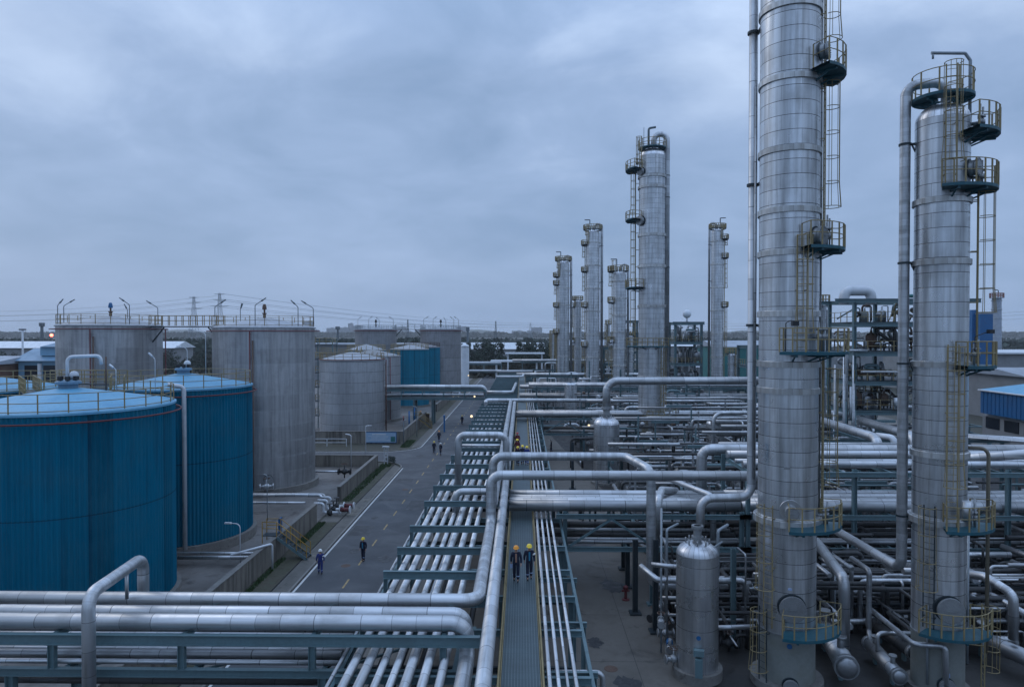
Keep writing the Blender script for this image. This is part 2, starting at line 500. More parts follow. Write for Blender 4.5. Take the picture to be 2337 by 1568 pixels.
# ------------------------------------------------------------------ mesh building
def bend(pts, r, n=5):
    """round the corners of a polyline with radius r; also returns which points belong to an elbow"""
    pts = [Vector(p) for p in pts]
    if len(pts) < 3 or r <= 0:
        return pts, [False] * len(pts)
    out, el = [pts[0]], [False]
    for i in range(1, len(pts) - 1):
        a, b, c = pts[i - 1], pts[i], pts[i + 1]
        d1 = (a - b); d2 = (c - b)
        l1, l2 = d1.length, d2.length
        d1.normalize(); d2.normalize()
        ang = d1.angle(d2)
        if ang > PI - 0.02:
            out.append(b); el.append(False)
            continue
        t = min(r / math.tan(ang / 2), l1 * 0.49, l2 * 0.49)
        rr = t * math.tan(ang / 2)
        p1, p2 = b + d1 * t, b + d2 * t
        ctr = b + (d1 + d2).normalized() * (rr / math.sin(ang / 2))
        v1, v2 = p1 - ctr, p2 - ctr
        tot = v1.angle(v2)
        ax = v1.cross(v2).normalized()
        k = max(2, int(n * tot / (PI / 2) + 0.5))
        for j in range(k + 1):
            out.append(ctr + Matrix.Rotation(tot * j / k, 3, ax) @ v1)
            el.append(True)
    out.append(pts[-1]); el.append(False)
    return out, el


class MB:
    def __init__(self):
        self.v, self.f, self.uv, self.sm, self.mi = [], [], [], [], []

    def face(self, idx, uv=None, smooth=False, mi=0):
        self.f.append(idx)
        self.uv.append(uv or [(0.3, 0.3)] * len(idx))
        self.sm.append(smooth)
        self.mi.append(mi)

    def tube(self, pts, r, seg=12, br=None, caps=True, mi=0, n=5, seamk=5.0):
        path, el = bend(pts, br if br is not None else r * 2.6, n)
        rr = r if isinstance(r, (list, tuple)) else [r] * len(path)
        T = []
        for i in range(len(path)):
            a = path[max(0, i - 1)]; b = path[min(len(path) - 1, i + 1)]
            T.append((b - a).normalized())
        up = Vector((0, 0, 1)) if abs(T[0].z) < 0.9 else Vector((0, 1, 0))
        nrm = (up - T[0] * up.dot(T[0])).normalized()
        base = len(self.v)
        u = 0.0
        us = []
        for i, p in enumerate(path):
            if i:
                d = (p - path[i - 1]).length
                u += d * (seamk if (el[i] and el[i - 1]) else 1.0)
                q = T[i - 1].rotation_difference(T[i])
                nrm = q @ nrm
                nrm = (nrm - T[i] * nrm.dot(T[i])).normalized()
            us.append(u)
            bi = T[i].cross(nrm)
            for k in range(seg):
                a = 2 * PI * k / seg
                self.v.append(p + (nrm * math.cos(a) + bi * math.sin(a)) * rr[i])
        for i in range(len(path) - 1):
            for k in range(seg):
                k2 = (k + 1) % seg
                a, b = base + i * seg + k, base + i * seg + k2
                c, d = base + (i + 1) * seg + k2, base + (i + 1) * seg + k
                v0, v1 = 2 * PI * rr[i] * k / seg, 2 * PI * rr[i] * (k + 1) / seg
                self.face([a, b, c, d], [(us[i], v0), (us[i], v1), (us[i + 1], v1), (us[i + 1], v0)], True, mi)
        if caps:
            self.face([base + k for k in range(seg)][::-1], None, False, mi)
            e = base + (len(path) - 1) * seg
            self.face([e + k for k in range(seg)], None, False, mi)
        return self

    def box(self, c, s, rz=0.0, mi=0, m=None):
        c = Vector(c)
        base = len(self.v)
        rot = m or Matrix.Rotation(rz, 3, 'Z')
        for z in (-.5, .5):
            for y in (-.5, .5):
                for x in (-.5, .5):
                    self.v.append(c + rot @ Vector((x * s[0], y * s[1], z * s[2])))
        for q, (i, j) in (((0, 2, 3, 1), (1, 0)), ((4, 5, 7, 6), (0, 1)), ((0, 1, 5, 4), (0, 2)), ((2, 6, 7, 3), (2, 0)), ((0, 4, 6, 2), (2, 1)), ((1, 3, 7, 5), (1, 2))):
            co = [self.v[base + k] for k in q]
            e1 = (co[1] - co[0]).length; e2 = (co[3] - co[0]).length
            self.face([base + k for k in q], [(0, 0), (e1, 0), (e1, e2), (0, e2)], False, mi)
        return self

    def bar(self, p, q, w, h, mi=0, up=(0, 0, 1)):
        p, q = Vector(p), Vector(q)
        d = q - p
        x = d.normalized()
        u = Vector(up)
        if abs(x.dot(u)) > 0.95:
            u = Vector((0, 1, 0)) if abs(x.y) < 0.9 else Vector((1, 0, 0))
        y = u.cross(x).normalized()
        z = x.cross(y)
        m = Matrix((x, y, z)).transposed()
        return self.box((p + q) / 2, (d.length, w, h), m=m, mi=mi)

    def ibeam(self, p, q, w, h, mi=0, t=0.022, up=(0, 0, 1)):
        p, q = Vector(p), Vector(q)
        x = (q - p).normalized()
        u = Vector(up)
        if abs(x.dot(u)) > 0.95:
            u = Vector((0, 1, 0))
        y = u.cross(x).normalized()
        z = x.cross(y)
        o = z * (h / 2 - t / 2)
        self.bar(p + o, q + o, w, t, mi, up)
        self.bar(p - o, q - o, w, t, mi, up)
        return self.bar(p, q, t, h - 2 * t, mi, up)

    def lathe(self, c, prof, seg=32, mi=0, a0=0.0, a1=2 * PI, smooth=True, wave=None, closed=None):
        """turn a profile [(radius, height)] about the upright axis through c"""
        c = Vector(c)
        full = abs(a1 - a0 - 2 * PI) < 1e-6
        ns = seg if full else seg + 1
        base = len(self.v)
        L = 0.0
        ls = []
        for i, (r, z) in enumerate(prof):
            if i:
                L += math.hypot(r - prof[i - 1][0], z - prof[i - 1][1])
            ls.append(L)
            for k in range(ns):
                a = a0 + (a1 - a0) * k / seg
                q = r + (wave(k) if wave and r > 0.01 else 0)
                self.v.append(c + Vector((q * math.cos(a), q * math.sin(a), z)))
        rm = max(r for r, z in prof)
        for i in range(len(prof) - 1):
            for k in range(seg):
                k2 = (k + 1) % ns
                a, b = base + i * ns + k, base + i * ns + k2
                d, e = base + (i + 1) * ns + k2, base + (i + 1) * ns + k
                v0, v1 = (a1 - a0) * rm * k / seg, (a1 - a0) * rm * (k + 1) / seg
                self.face([a, b, d, e], [(ls[i], v0), (ls[i], v1), (ls[i + 1], v1), (ls[i + 1], v0)], smooth, mi)
        return self

    def ball(self, c, r, seg=12, rings=8, mi=0, sz=1.0):
        return self.lathe(c, [(max(1e-4, r * math.sin(PI * i / rings)), -r * sz * math.cos(PI * i / rings)) for i in range(rings + 1)], seg, mi)

    def build(self, name, mat, parent=None, org=None):
        mats = mat if isinstance(mat, (list, tuple)) else [mat]
        o0 = Vector(org) if org is not None else (parent.matrix_basis.translation if parent is not None and parent.type == 'EMPTY' else None)
        if o0 is None and parent is not None:
            o0 = Vector(parent['_o'])
        if o0 is None:
            n = len(self.v)
            lo = [min(v[i] for v in self.v) for i in range(3)]
            hi = [max(v[i] for v in self.v) for i in range(3)]
            o0 = Vector(((lo[0] + hi[0]) / 2, (lo[1] + hi[1]) / 2, lo[2]))
        me = bpy.data.meshes.new(name)
        me.from_pydata([tuple(v - o0) for v in self.v], [], self.f)
        uvl = me.uv_layers.new(name="UVMap")
        uvl.data.foreach_set('uv', [x for f in self.uv for p in f for x in p])
        me.polygons.foreach_set('use_smooth', self.sm)
        me.polygons.foreach_set('material_index', self.mi)
        for m in mats:
            me.materials.append(M[m] if isinstance(m, str) else m)
        me.update()
        o = bpy.data.objects.new(name, me)
        COL.objects.link(o)
        o['_o'] = tuple(o0)
        if parent is None:
            o.location = o0
        else:
            o.parent = parent
        return o


def tag(o, label=None, cat=None, group=None, kind=None):
    if label: o['label'] = label
    if cat:
        o['category'] = cat
        o['kind'] = 'thing'
    if group: o['group'] = group
    if kind: o['kind'] = kind
    return o


def thing(name, label, cat, loc=(0, 0, 0), group=None):
    o = bpy.data.objects.new(name, None)
    COL.objects.link(o)
    o.location = loc
    o.empty_display_size = 0.2
    return tag(o, label, cat, group)


def copy_tree(o, loc=None, rz=None, label=None, parent=None):
    c = o.copy()
    COL.objects.link(c)
    if parent is not None:
        c.parent = parent
    if loc is not None:
        c.location = loc
    if rz is not None:
        c.rotation_euler = (0, 0, rz)
    if label:
        c['label'] = label
    for ch in KIDS.get(o.name, []) or [x for x in o.children]:
        copy_tree(ch, parent=c)
    return c


KIDS = {}


def pipe(label, pts, r, mat='pipe_jacket', group=None, name='pipe', br=None, seg=None, cat='pipe', flange=(), shoe=()):
    m = MB().tube(pts, r, seg or (20 if r > 0.2 else 12), br)
    o = m.build(name, mat)
    tag(o, label, cat, group)
    for q, d in flange:
        q = Vector(q); d = Vector(d).normalized()
        f = MB().tube([q - d * 0.09, q - d * 0.015], r * 1.5, 16)
        f.tube([q + d * 0.015, q + d * 0.09], r * 1.5, 16)
        f.build('flange', 'flange_steel', o)
    return o


def rails(m, pts, h=1.1, r=0.022, mids=1, post=1.5, closed=False, toe=0.0):
    """handrail along a polyline on a deck: posts, top rail, knee rails"""
    pts = [Vector(p) for p in pts]
    if closed:
        pts = pts + [pts[0]]
    for j in range(mids + 1):
        z = h * (j + 1) / (mids + 1)
        m.tube([p + Vector((0, 0, z)) for p in pts], r, 6, 0)
    for i in range(len(pts) - 1):
        a, b = pts[i], pts[i + 1]
        k = max(1, int(round((b - a).length / post)))
        for j in range(k + (1 if (i == len(pts) - 2 and not closed) else 0)):
            p = a.lerp(b, j / k)
            m.bar(p, p + Vector((0, 0, h)), r * 2.2, r * 2.2)
    if toe:
        for i in range(len(pts) - 1):
            m.bar(pts[i] + Vector((0, 0, toe / 2)), pts[i + 1] + Vector((0, 0, toe / 2)), 0.012, toe)
    return m


# ------------------------------------------------------------------ process columns
class Column:
    """one upright column: an Empty at its foot with shell, head, bands, platforms, ladders, manholes, overhead pipe"""

    def __init__(s, label, cx, cy, r, z0, ztop, group=None, thick=1.0, name='process_column', cat='column'):
        s.c = Vector((cx, cy, 0))
        s.r = r
        s.depth = cy
        s.th = thick
        t = Vector((-cx, -cy, 0)).normalized()
        s.t = t
        s.rt = Vector((-t.y, t.x, 0))
        s.root = thing(name, label, cat, (cx, cy, z0), group)
        s.z0, s.ztop = z0, ztop

    def dir(s, a):
        return s.t * math.cos(R(a)) + s.rt * math.sin(R(a))

    def ang(s, a):
        d = s.dir(a)
        return math.atan2(d.y, d.x)

    def zv(s, v):
        return CAM_Z + (760 - v) / FPX * s.depth

    def at(s, a, r, z):
        return s.c + s.dir(a) * r + Vector((0, 0, z))

    def shell(s, z0, z1, r=None, mat='column_jacket', name='shell', seg=48):
        r = r or s.r
        MB().lathe(s.c, [(r, z0), (r, z1)], seg).build(name, mat, s.root)

    def head(s, z, h, r=None, mat='vessel_head', seg=48, neck=None):
        r = r or s.r
        prof = [(r * math.cos(PI / 2 * i / 8) if i < 8 else 0.01, z + h * math.sin(PI / 2 * i / 8)) for i in range(9)]
        MB().lathe(s.c, prof, seg).build('head', mat, s.root)

    def band(s, z, h=0.26, out=0.10, mat='column_band'):
        r = s.r
        m = MB().lathe(s.c, [(r + 0.01, z - h / 2), (r + out, z - h / 2), (r + out, z + h / 2), (r + 0.01, z + h / 2 + out * 0.4)], 48)
        m.sm = [False if i % 1 == 0 and False else True for i in range(len(m.sm))]
        for i in range(len(m.sm)):
            m.sm[i] = True
        o = m.build('stiffener_band', mat, s.root)
        o.data.polygons.foreach_set('use_smooth', [True] * len(o.data.polygons))
        mod = o.modifiers.new('edges', 'EDGE_SPLIT')
        mod.split_angle = R(40)
        return o

    def plinth(s, r, h, mat='plinth_mat'):
        MB().lathe(s.c, [(r, 0.0), (r, h), (s.r * 0.9, h + 0.01)], 40, smooth=False).build('plinth', mat, s.root)

    def platform(s, z, a0, a1, w=1.15, deck='platform_blue', rail='rail_yellow', rh=1.1, gap=0.04, brackets=3):
        a0, a1 = min(a0, a1), max(a0, a1)
        n = max(4, int(abs(a1 - a0) / 12))
        g0, g1 = s.ang(a0), s.ang(a1)
        if g1 < g0:
            g1 += 2 * PI
        ri, ro = s.r + gap, s.r + w
        m = MB().lathe(s.c, [(ri, z - 0.14), (ro, z - 0.14), (ro, z), (ri, z), (ri, z - 0.14)], n, 0, g0, g1, smooth=False)
        for i in range(brackets):
            a = a0 + (a1 - a0) * (i + 0.5) / brackets
            m.bar(s.at(a, s.r - 0.02, z - 0.5), s.at(a, s.r + (ro - s.r) * 0.7, z - 0.16), 0.07, 0.07)
            m.bar(s.at(a, s.r - 0.02, z - 0.2), s.at(a, ro - 0.1, z - 0.2), 0.10, 0.11)
        o = m.build('platform', deck, s.root)
        q = MB()
        arc = [s.at(a0 + (a1 - a0) * i / n, ro - 0.03, z) for i in range(n + 1)]
        pts = [s.at(a0, s.r + 0.15, z)] + arc + [s.at(a1, s.r + 0.15, z)]
        rr = 0.023 * s.th
        for zz in (rh * 0.52, rh):
            q.tube([p + Vector((0, 0, zz)) for p in pts], rr, 6, 0)
        L = 0
        for i in range(len(pts)):
            if i == 0 or i == len(pts) - 1 or (i % max(1, int(0.85 / max(0.05, (arc[1] - arc[0]).length))) == 0):
                q.bar(pts[i], pts[i] + Vector((0, 0, rh)), 0.055 * s.th, 0.055 * s.th)
        q.build('railing', rail, o)
        return o

    def ladder(s, z0, z1, a, cage=None, out=0.22, mat='rail_yellow', width=0.46, flare=True, rail_mat=None):
        m = MB()
        d = s.dir(a); t = Vector((-d.y, d.x, 0))
        b = s.c + d * (s.r + out)
        e = 0.022 * s.th
        for k in (-1, 1):
            p = b + t * (k * width / 2)
            m.bar(p + Vector((0, 0, z0)), p + Vector((0, 0, z1)), 0.055 * s.th, 0.03 * s.th)
        z = z0 + 0.2
        while z < z1:
            m.tube([b - t * width / 2 + Vector((0, 0, z)), b + t * width / 2 + Vector((0, 0, z))], 0.013 * s.th, 5, 0, False)
            z += 0.32 * (1 if s.th < 1.3 else 1.6)
        z = z0 + 0.5
        while z < z1 - 0.3:
            for k in (-1, 1):
                p = b + t * (k * width / 2)
                m.bar(p + Vector((0, 0, z)), p - d * out + Vector((0, 0, z)), 0.04, 0.04)
            z += 2.4
        o = m.build('ladder', rail_mat or mat, s.root)
        if cage:
            c0, c1 = cage
            q = MB()
            rc = 0.38
            ctr = b + d * 0.30
            base_a = math.atan2(d.y, d.x)
            nh = max(2, int((c1 - c0) / 1.15 + 0.5))
            angs = [base_a + R(x) for x in (-128, -96, -64, -32, 0, 32, 64, 96, 128)]

            def hoop(z, r, h):
                pp = [ctr + Vector((math.cos(x) * r, math.sin(x) * r, z)) for x in angs]
                q.tube(pp, 0.020 * s.th, 5, 0, False)
            for i in range(nh + 1):
                z = c0 + (c1 - c0) * i / nh
                hoop(z, rc * (1.22 if (i == 0 and flare) else 1.0), 0.05)
            for x in (angs[1], angs[3], angs[4], angs[5], angs[7]):
                up = Vector((math.cos(x), math.sin(x), 0))
                lo = c0 + (c1 - c0) / nh
                q.tube([ctr + up * rc * (1.22 if flare else 1) + Vector((0, 0, c0)), ctr + up * rc + Vector((0, 0, lo)), ctr + up * rc + Vector((0, 0, c1))], 0.015 * s.th, 5, 0, False)
            q.build('cage', mat, o)
        return o

    def manhole(s, z, a, r=0.4, l=0.28, mat='flange_steel', bolts=True):
        d = s.dir(a)
        p = s.at(a, s.r, z)
        m = MB().tube([p - d * 0.2, p + d * l], r * 0.86, 24, 0)
        MB().tube([p - d * 0.2, p + d * 0.02], r * 1.06, 28, 0).build('collar', 'steel_dark', s.root)
        m.tube([p + d * l, p + d * (l + 0.06)], r, 28, 0)
        m.tube([p + d * (l + 0.065), p + d * (l + 0.12)], r, 28, 0)
        if bolts:
            t = Vector((-d.y, d.x, 0))
            for k in range(20):
                x = 2 * PI * k / 20
                q = p + d * (l + 0.12) + (t * math.cos(x) + Vector((0, 0, 1)) * math.sin(x)) * r * 0.9
                m.tube([q, q + d * 0.03], 0.025, 6, 0)
            m.bar(p + d * (l + 0.16) + t * (-r * 0.3), p + d * (l + 0.16) + t * (r * 0.3), 0.03, 0.03)
        return m.build('manhole', mat, s.root)

    def overhead(s, z1, a, gap, r, z0, top=None, neck=0.0, clamps=(), mat='pipe_jacket', tail=()):
        """vapour line from the top of the head over the edge and down the outside"""
        off = s.r + gap
        zt = top
        pts = [s.c + s.dir(a) * neck + Vector((0, 0, z1)), s.c + s.dir(a) * neck + Vector((0, 0, zt)), s.at(a, off, zt), s.at(a, off, z0)] + list(tail)
        m = MB().tube(pts, r, 18, r * 2.4, n=7)
        o = m.build('overhead_pipe', mat, s.root)
        d = s.dir(a)
        for z in clamps:
            q = MB()
            p = s.at(a, off, z)
            q.lathe(p, [(r + 0.005, -0.05), (r + 0.05, -0.05), (r + 0.05, 0.05), (r + 0.005, 0.05)], 16, smooth=False)
            q.bar(s.at(a, s.r - 0.03, z), p - d * (r + 0.04), 0.14, 0.10)
            q.bar(s.at(a, s.r - 0.03, z - 0.4), p - d * (r + 0.06) + Vector((0, 0, -0.05)), 0.07, 0.07)
            q.build('clamp', 'steel_dark', o)
        return o

    def extra(s, m, name, mat, parent=None):
        return m.build(name, mat, parent or s.root)


def simple_column(label, ul, ur, depth, vtop, plats, side=1, oh=True, group=None, r=None, rings=6, mat='column_jacket', z0=0.0):
    """a column further off, side 1: overhead pipe on the right and platforms on the left"""
    a = P(ul, 760, y=depth); b = P(ur, 760, y=depth)
    cx = (a.x + b.x) / 2
    rad = (b.x - a.x) / 2
    k = Column(label, cx, depth, rad, z0, 0, group, 1.0 + depth / 110)
    zt = k.zv(vtop)
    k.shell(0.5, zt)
    k.head(zt, rad * 0.55)
    k.plinth(rad * 1.2, 0.5)
    for i in range(rings):
        k.band(zt - (zt - 8) * (i + 0.4) / rings, 0.3, 0.12)
    k.platform(zt + rad * 0.62, -179, 179, rad * 0.25 + 0.25, 'steel_dark', 'rail_yellow')
    zs = [k.zv(v) for v in plats]
    for i, z in enumerate(zs):
        k.platform(z, -side * 50, -side * 125, 1.2, 'steel_dark')
        nz = zs[i + 1] if i + 1 < len(zs) else 6.0
        k.ladder(nz, z + 1.0, -side * 95, (nz + 2.2 + (z - nz) * 0.2, z - 0.3))
    k.ladder(zs[0] if zs else 8, zt + rad * 0.6 + 1.1, -side * 40, ((zs[0] if zs else 8) + 2.2, zt + rad * 0.6))
    if oh:
        pr = rad * 0.2
        k.overhead(zt + rad * 0.4, side * 92, pr * 1.6, pr, 5.5, zt + rad * 0.55 + 1.5, rad * 0.2, [zt - 3, zt - 12])
        m = MB().tube([k.at(-side * 60, rad * 0.5, zt), k.at(-side * 60, rad * 0.5, zt + 3.4), k.at(-side * 60, rad * 0.5, zt + 3.4) - k.rt * side * 1.3], 0.05 * k.th, 6, 0.1)
        k.extra(m, 'davit', 'lamp_dark')
    return k


# ------------------------------------------------------------------ storage tanks
def tank(label, cx, cy, r, zr, kind, group=None, apex=None, seg=72, z0=0.0, plinth=0.6, redring=None, riser=None, rail_n=None, rail_h=1.1, rail_z=None, hub=True, roof=None, rail_mat='rail_yellow', th=1.0):
    k = Column(label, cx, cy, r, z0, zr, group, th, 'storage_tank', 'storage tank')
    if plinth:
        MB().lathe(k.c, [(r + 0.35, z0), (r + 0.35, z0 + plinth), (r - 0.3, z0 + plinth + 0.02)], 64, smooth=False).build('plinth', 'plinth_mat', k.root)
    b = z0 + plinth
    if kind in ('blue_sheet', 'teal_sheet'):
        n = int(2 * PI * r / 0.27)
        m = MB().lathe(k.c, [(r, b), (r, zr)], n * 4, smooth=False, wave=lambda i: (0.0, 0.06, 0.06, 0.0)[i % 4])
        m.build('shell', kind, k.root)
    else:
        MB().lathe(k.c, [(r, b), (r, zr)], 96).build('shell', kind, k.root)
    ap = apex if apex is not None else zr + r * 0.16
    prof = [(r + 0.12, zr - 0.10), (r + 0.12, zr + 0.03), (r * 0.97, zr + 0.09)]
    for i in range(1, 8):
        q = i / 8
        prof.append((r * 0.97 * (1 - q) , zr + 0.09 + (ap - zr) * (q ** 0.85 if kind not in ('blue_sheet', 'teal_sheet') else q)))
    prof.append((0.02, ap))
    MB().lathe(k.c, prof, 72, smooth=False).build('roof', roof or ('blue_roof' if kind == 'blue_sheet' else 'tank_roof'), k.root)
    # railing round the rim
    n = rail_n or int(2 * PI * r / 1.45)
    m = MB()
    rz = rail_z if rail_z is not None else zr + 0.05
    rr = 0.026 * th
    pts = [k.at(360 * i / n, r - 0.06, rz) for i in range(n + 1)]
    for h in (0.12, rail_h * 0.55, rail_h):
        m.tube([p + Vector((0, 0, h)) for p in pts], rr, 5, 0, False)
    for p in pts[:-1]:
        m.bar(p, p + Vector((0, 0, rail_h)), 0.055 * th, 0.055 * th)
    m.build('railing', rail_mat, k.root)
    if redring:
        z, out = redring
        m = MB()
        m.tube([k.at(5 * i, r + out, z) for i in range(73)], 0.055 * th, 8, 0, False)
        for i in range(0, 360, 15):
            m.bar(k.at(i, r - 0.05, z - 0.02), k.at(i, r + out, z - 0.02), 0.05, 0.05)
        m.build('spray_ring', 'pipe_red', k.root)
    for a, z1, mat in (riser or ()):
        m = MB()
        m.tube([k.at(a, r + 0.28, z1), k.at(a, r + 0.28, b)], 0.075 * th, 8, 0)
        zz = b + 1
        while zz < z1:
            m.bar(k.at(a, r - 0.04, zz), k.at(a, r + 0.28, zz), 0.05, 0.05)
            zz += 2.6
        m.build('riser_pipe', mat, k.root)
    return k


# ------------------------------------------------------------------ steel racks that cross from side to side
def rack(label, posts, ys, tiers, top=None, name='pipe_rack', braces=(), cat='pipe rack', group=None, w=0.26, h=0.30, mat='steel_paint'):
    """posts: x positions, ys: the two rows, tiers: beam-top heights"""
    x0, x1 = min(posts), max(posts)
    k = thing(name, label, cat, ((x0 + x1) / 2, (ys[0] + ys[1]) / 2, 0), group)
    top = top or max(tiers)
    for x in posts:
        for y in ys:
            MB().ibeam((x, y, 0.0), (x, y, top), w, w, up=(1, 0, 0)).build('post', mat, k)
    for z in tiers:
        for y in ys:
            m = MB().ibeam((x0 - 0.6, y - (w / 2 + 0.06) * (1 if y == ys[0] else -1) * 1.0, z - h / 2), (x1 + 0.6, y - (w / 2 + 0.06) * (1 if y == ys[0] else -1), z - h / 2), 0.2, h)
            m.build('stringer', mat, k)
        n = max(2, int((x1 - x0) / 3.0))
        for i in range(n + 1):
            x = x0 + (x1 - x0) * i / n
            MB().ibeam((x + 0.18, ys[0] - 0.02, z - h / 2 - 0.004), (x + 0.18, ys[1] + 0.02, z - h / 2 - 0.004), 0.15, h * 0.85).build('cross_beam', mat, k)
    for (xa, xb, za, zb, y) in braces:
        xm = (xa + xb) / 2
        m = MB().bar((xa, y, za), (xm, y, zb), 0.14, 0.14)
        m.bar((xb, y + 0.003, za), (xm, y + 0.003, zb), 0.14, 0.14)
        m.build('brace', mat, k)
    return k


def lamp_post(label, p, h, arm, group, name='lamp_post', mat='lamp_dark', r=0.05, twin=False, glow=False, drop=0.0, head=0.5, k=1.0):
    """p foot, arm = vector from the top of the pole to the lamp head"""
    p = Vector(p); arm = Vector(arm)
    t = thing(name, label, 'lamp post', p, group)
    top = p + Vector((0, 0, h))
    MB().tube([p, top, top + arm], r * k, 8, 0.35 * min(1, h / 3)).build('pole', mat, t)
    d = arm.normalized()
    m = MB()
    e = top + arm
    q = [e - d * 0.1, e + d * head * 0.35, e + d * head]
    m.tube([e - d * 0.1, e + d * head * 0.3], 0.09 * k, 8, 0)
    m.bar(e + d * head * 0.3, e + d * head, 0.2 * k, 0.1 * k)
    m.build('lamp_head', 'lamp_glow' if glow else mat, t)
    return t


# ------------------------------------------------------------------ people
def skinned(name, verts, edges, radii, mat, parent, sub=1):
    me = bpy.data.meshes.new(name)
    me.from_pydata([tuple(v) for v in verts], edges, [])
    o = bpy.data.objects.new(name, me)
    COL.objects.link(o)
    o.parent = parent
    me.materials.append(M[mat])
    bm = bmesh.new(); bm.from_mesh(me)
    ly = bm.verts.layers.skin.verify()
    for i, v in enumerate(bm.verts):
        v[ly].radius = radii[i] if isinstance(radii[i], tuple) else (radii[i], radii[i])
        v[ly].use_root = (i == 0)
    bm.to_mesh(me); bm.free()
    mod = o.modifiers.new('skin', 'SKIN'); mod.use_smooth_shade = True
    if sub:
        s = o.modifiers.new('smooth', 'SUBSURF'); s.levels = sub; s.render_levels = sub
    return o


def person(label, loc, face, cloth='cloth_navy', helmet='helmet_yellow', group=None, stride=0.22, h=1.74, shirt=None, hold=None, armband=False, back=False, legs=None, swing=0.12):
    """a standing or walking worker: body, overall, boots, helmet; face = heading in degrees (0 = towards +Y)"""
    t = thing('person', label, 'person', loc, group)
    t.rotation_euler = (0, 0, R(face))
    s = h / 1.74
    V = lambda x, y, z: Vector((x * s, y * s, z * s))
    hip, sh = 0.095, 0.19
    st = stride
    la, ra = swing, -swing
    # skeleton used by body and by the cloth over it
    fl = V(-hip, st * 0.5, 0.08); fr = V(hip, -st * 0.5, 0.08)
    kl = V(-hip, st * 0.42, 0.49); kr = V(hip, -st * 0.16, 0.50)
    hl, hr = V(-hip, 0, 0.90), V(hip, 0, 0.90)
    pel, wai, che, nek = V(0, 0, 0.96), V(0, 0.0, 1.12), V(0, -0.01, 1.32), V(0, 0.0, 1.47)
    sl, sr = V(-sh, -0.01, 1.40), V(sh, -0.01, 1.40)
    el, er = V(-sh - 0.06, la * 0.4 - 0.03, 1.14), V(sh + 0.06, ra * 0.4 - 0.03, 1.14)
    wl, wr = V(-sh - 0.06, la + 0.06, 0.91), V(sh + 0.06, ra + 0.06, 0.91)
    if hold == 'paper':
        er, wr = V(sh + 0.05, 0.02, 1.14), V(sh - 0.02, 0.24, 1.12)
    hd0, hd1, hd2 = V(0, 0.015, 1.53), V(0, 0.03, 1.60), V(0, 0.02, 1.68)
    vs = [pel, wai, che, nek, hd0, hd1, hd2, sl, el, wl, sr, er, wr, hl, kl, fl, hr, kr, fr]
    rd = [.115, .105, .115, .055, .06, .078, .075, .055, .043, .030, .055, .043, .030, .08, .058, .042, .08, .058, .042]
    ed = [(0, 1), (1, 2), (2, 3), (3, 4), (4, 5), (5, 6), (2, 7), (7, 8), (8, 9), (2, 10), (10, 11), (11, 12), (0, 13), (13, 14), (14, 15), (0, 16), (16, 17), (17, 18)]
    # feet, palms and fingers
    for (w, e, sgn) in ((9, 8, -1), (12, 11, 1)):
        d = (vs[w] - vs[e]).normalized()
        side = Vector((0, 1, 0))
        b = len(vs)
        vs.append(vs[w] + d * 0.075 * s); rd.append((.036, .020)); ed.append((w, b))
        for k in range(4):
            off = side * (k - 1.5) * 0.019 * s
            L = (0.070, 0.082, 0.078, 0.060)[k] * s
            q = len(vs)
            vs.append(vs[b] + off + d * 0.03 * s); rd.append(.0085)
            vs.append(vs[b] + off * 1.1 + d * L + Vector((-sgn * 0.02 * s, 0.005, 0))); rd.append(.007)
            ed += [(b, q), (q, q + 1)]
        q = len(vs)
        vs.append(vs[w] + d * 0.04 * s + side * 0.035 * s); rd.append(.010)
        vs.append(vs[w] + d * 0.085 * s + side * 0.055 * s); rd.append(.008)
        ed += [(w, q), (q, q + 1)]
    for f in (15, 18):
        b = len(vs)
        vs.append(vs[f] + V(0, 0.14, -0.035)); rd.append((.045, .03)); ed.append((f, b))
    skinned('body', vs, ed, rd, 'skin_tone', t)
    # overall
    ov = [pel, wai, che, V(0, 0, 1.42), sl, el, wl.lerp(el, 0.1), sr, er, wr.lerp(er, 0.1), hl, kl, fl + V(0, 0, 0.02), hr, kr, fr + V(0, 0, 0.02)]
    rv = [(.165, .13), (.155, .12), (.17, .135), .085, .085, .068, .055, .085, .068, .055, .105, .088, .075, .105, .088, .075]
    eo = [(0, 1), (1, 2), (2, 3), (2, 4), (4, 5), (5, 6), (2, 7), (7, 8), (8, 9), (0, 10), (10, 11), (11, 12), (0, 13), (13, 14), (14, 15)]
    skinned('overall', ov, eo, rv, cloth, t)
    # boots
    for f in (fl, fr):
        skinned('boot', [f + V(0, -0.01, 0.06), f + V(0, -0.02, -0.02), f + V(0, 0.07, -0.035), f + V(0, 0.17, -0.045)], [(0, 1), (1, 2), (2, 3)], [.062, .06, .055, .04], 'black_iron', t)
    # helmet with brim, face features
    c = V(0, 0.015, 1.655)
    m = MB().lathe(c, [(0.155 * s, 0.0), (0.145 * s, 0.012), (0.138 * s, 0.03), (0.128 * s, 0.075), (0.095 * s, 0.125), (0.045 * s, 0.148), (0.002, 0.152)], 20)
    m.box(c + V(0, 0.165, 0.004), (0.17 * s, 0.10 * s, 0.014))
    m.build('helmet', helmet, t, org=(0, 0, 0))
    f = MB()
    f.ball(V(0, 0.115, 1.585), 0.018 * s, 8, 6)
    f.build('nose', 'skin_tone', t, org=(0, 0, 0))
    f = MB()
    for k in (-1, 1):
        f.ball(V(0.032 * k, 0.098, 1.612), 0.011 * s, 8, 6)
    f.box(V(0, 0.098, 1.548), (0.045 * s, 0.012, 0.008))
    f.build('face_features', 'black_iron', t, org=(0, 0, 0))
    f = MB()
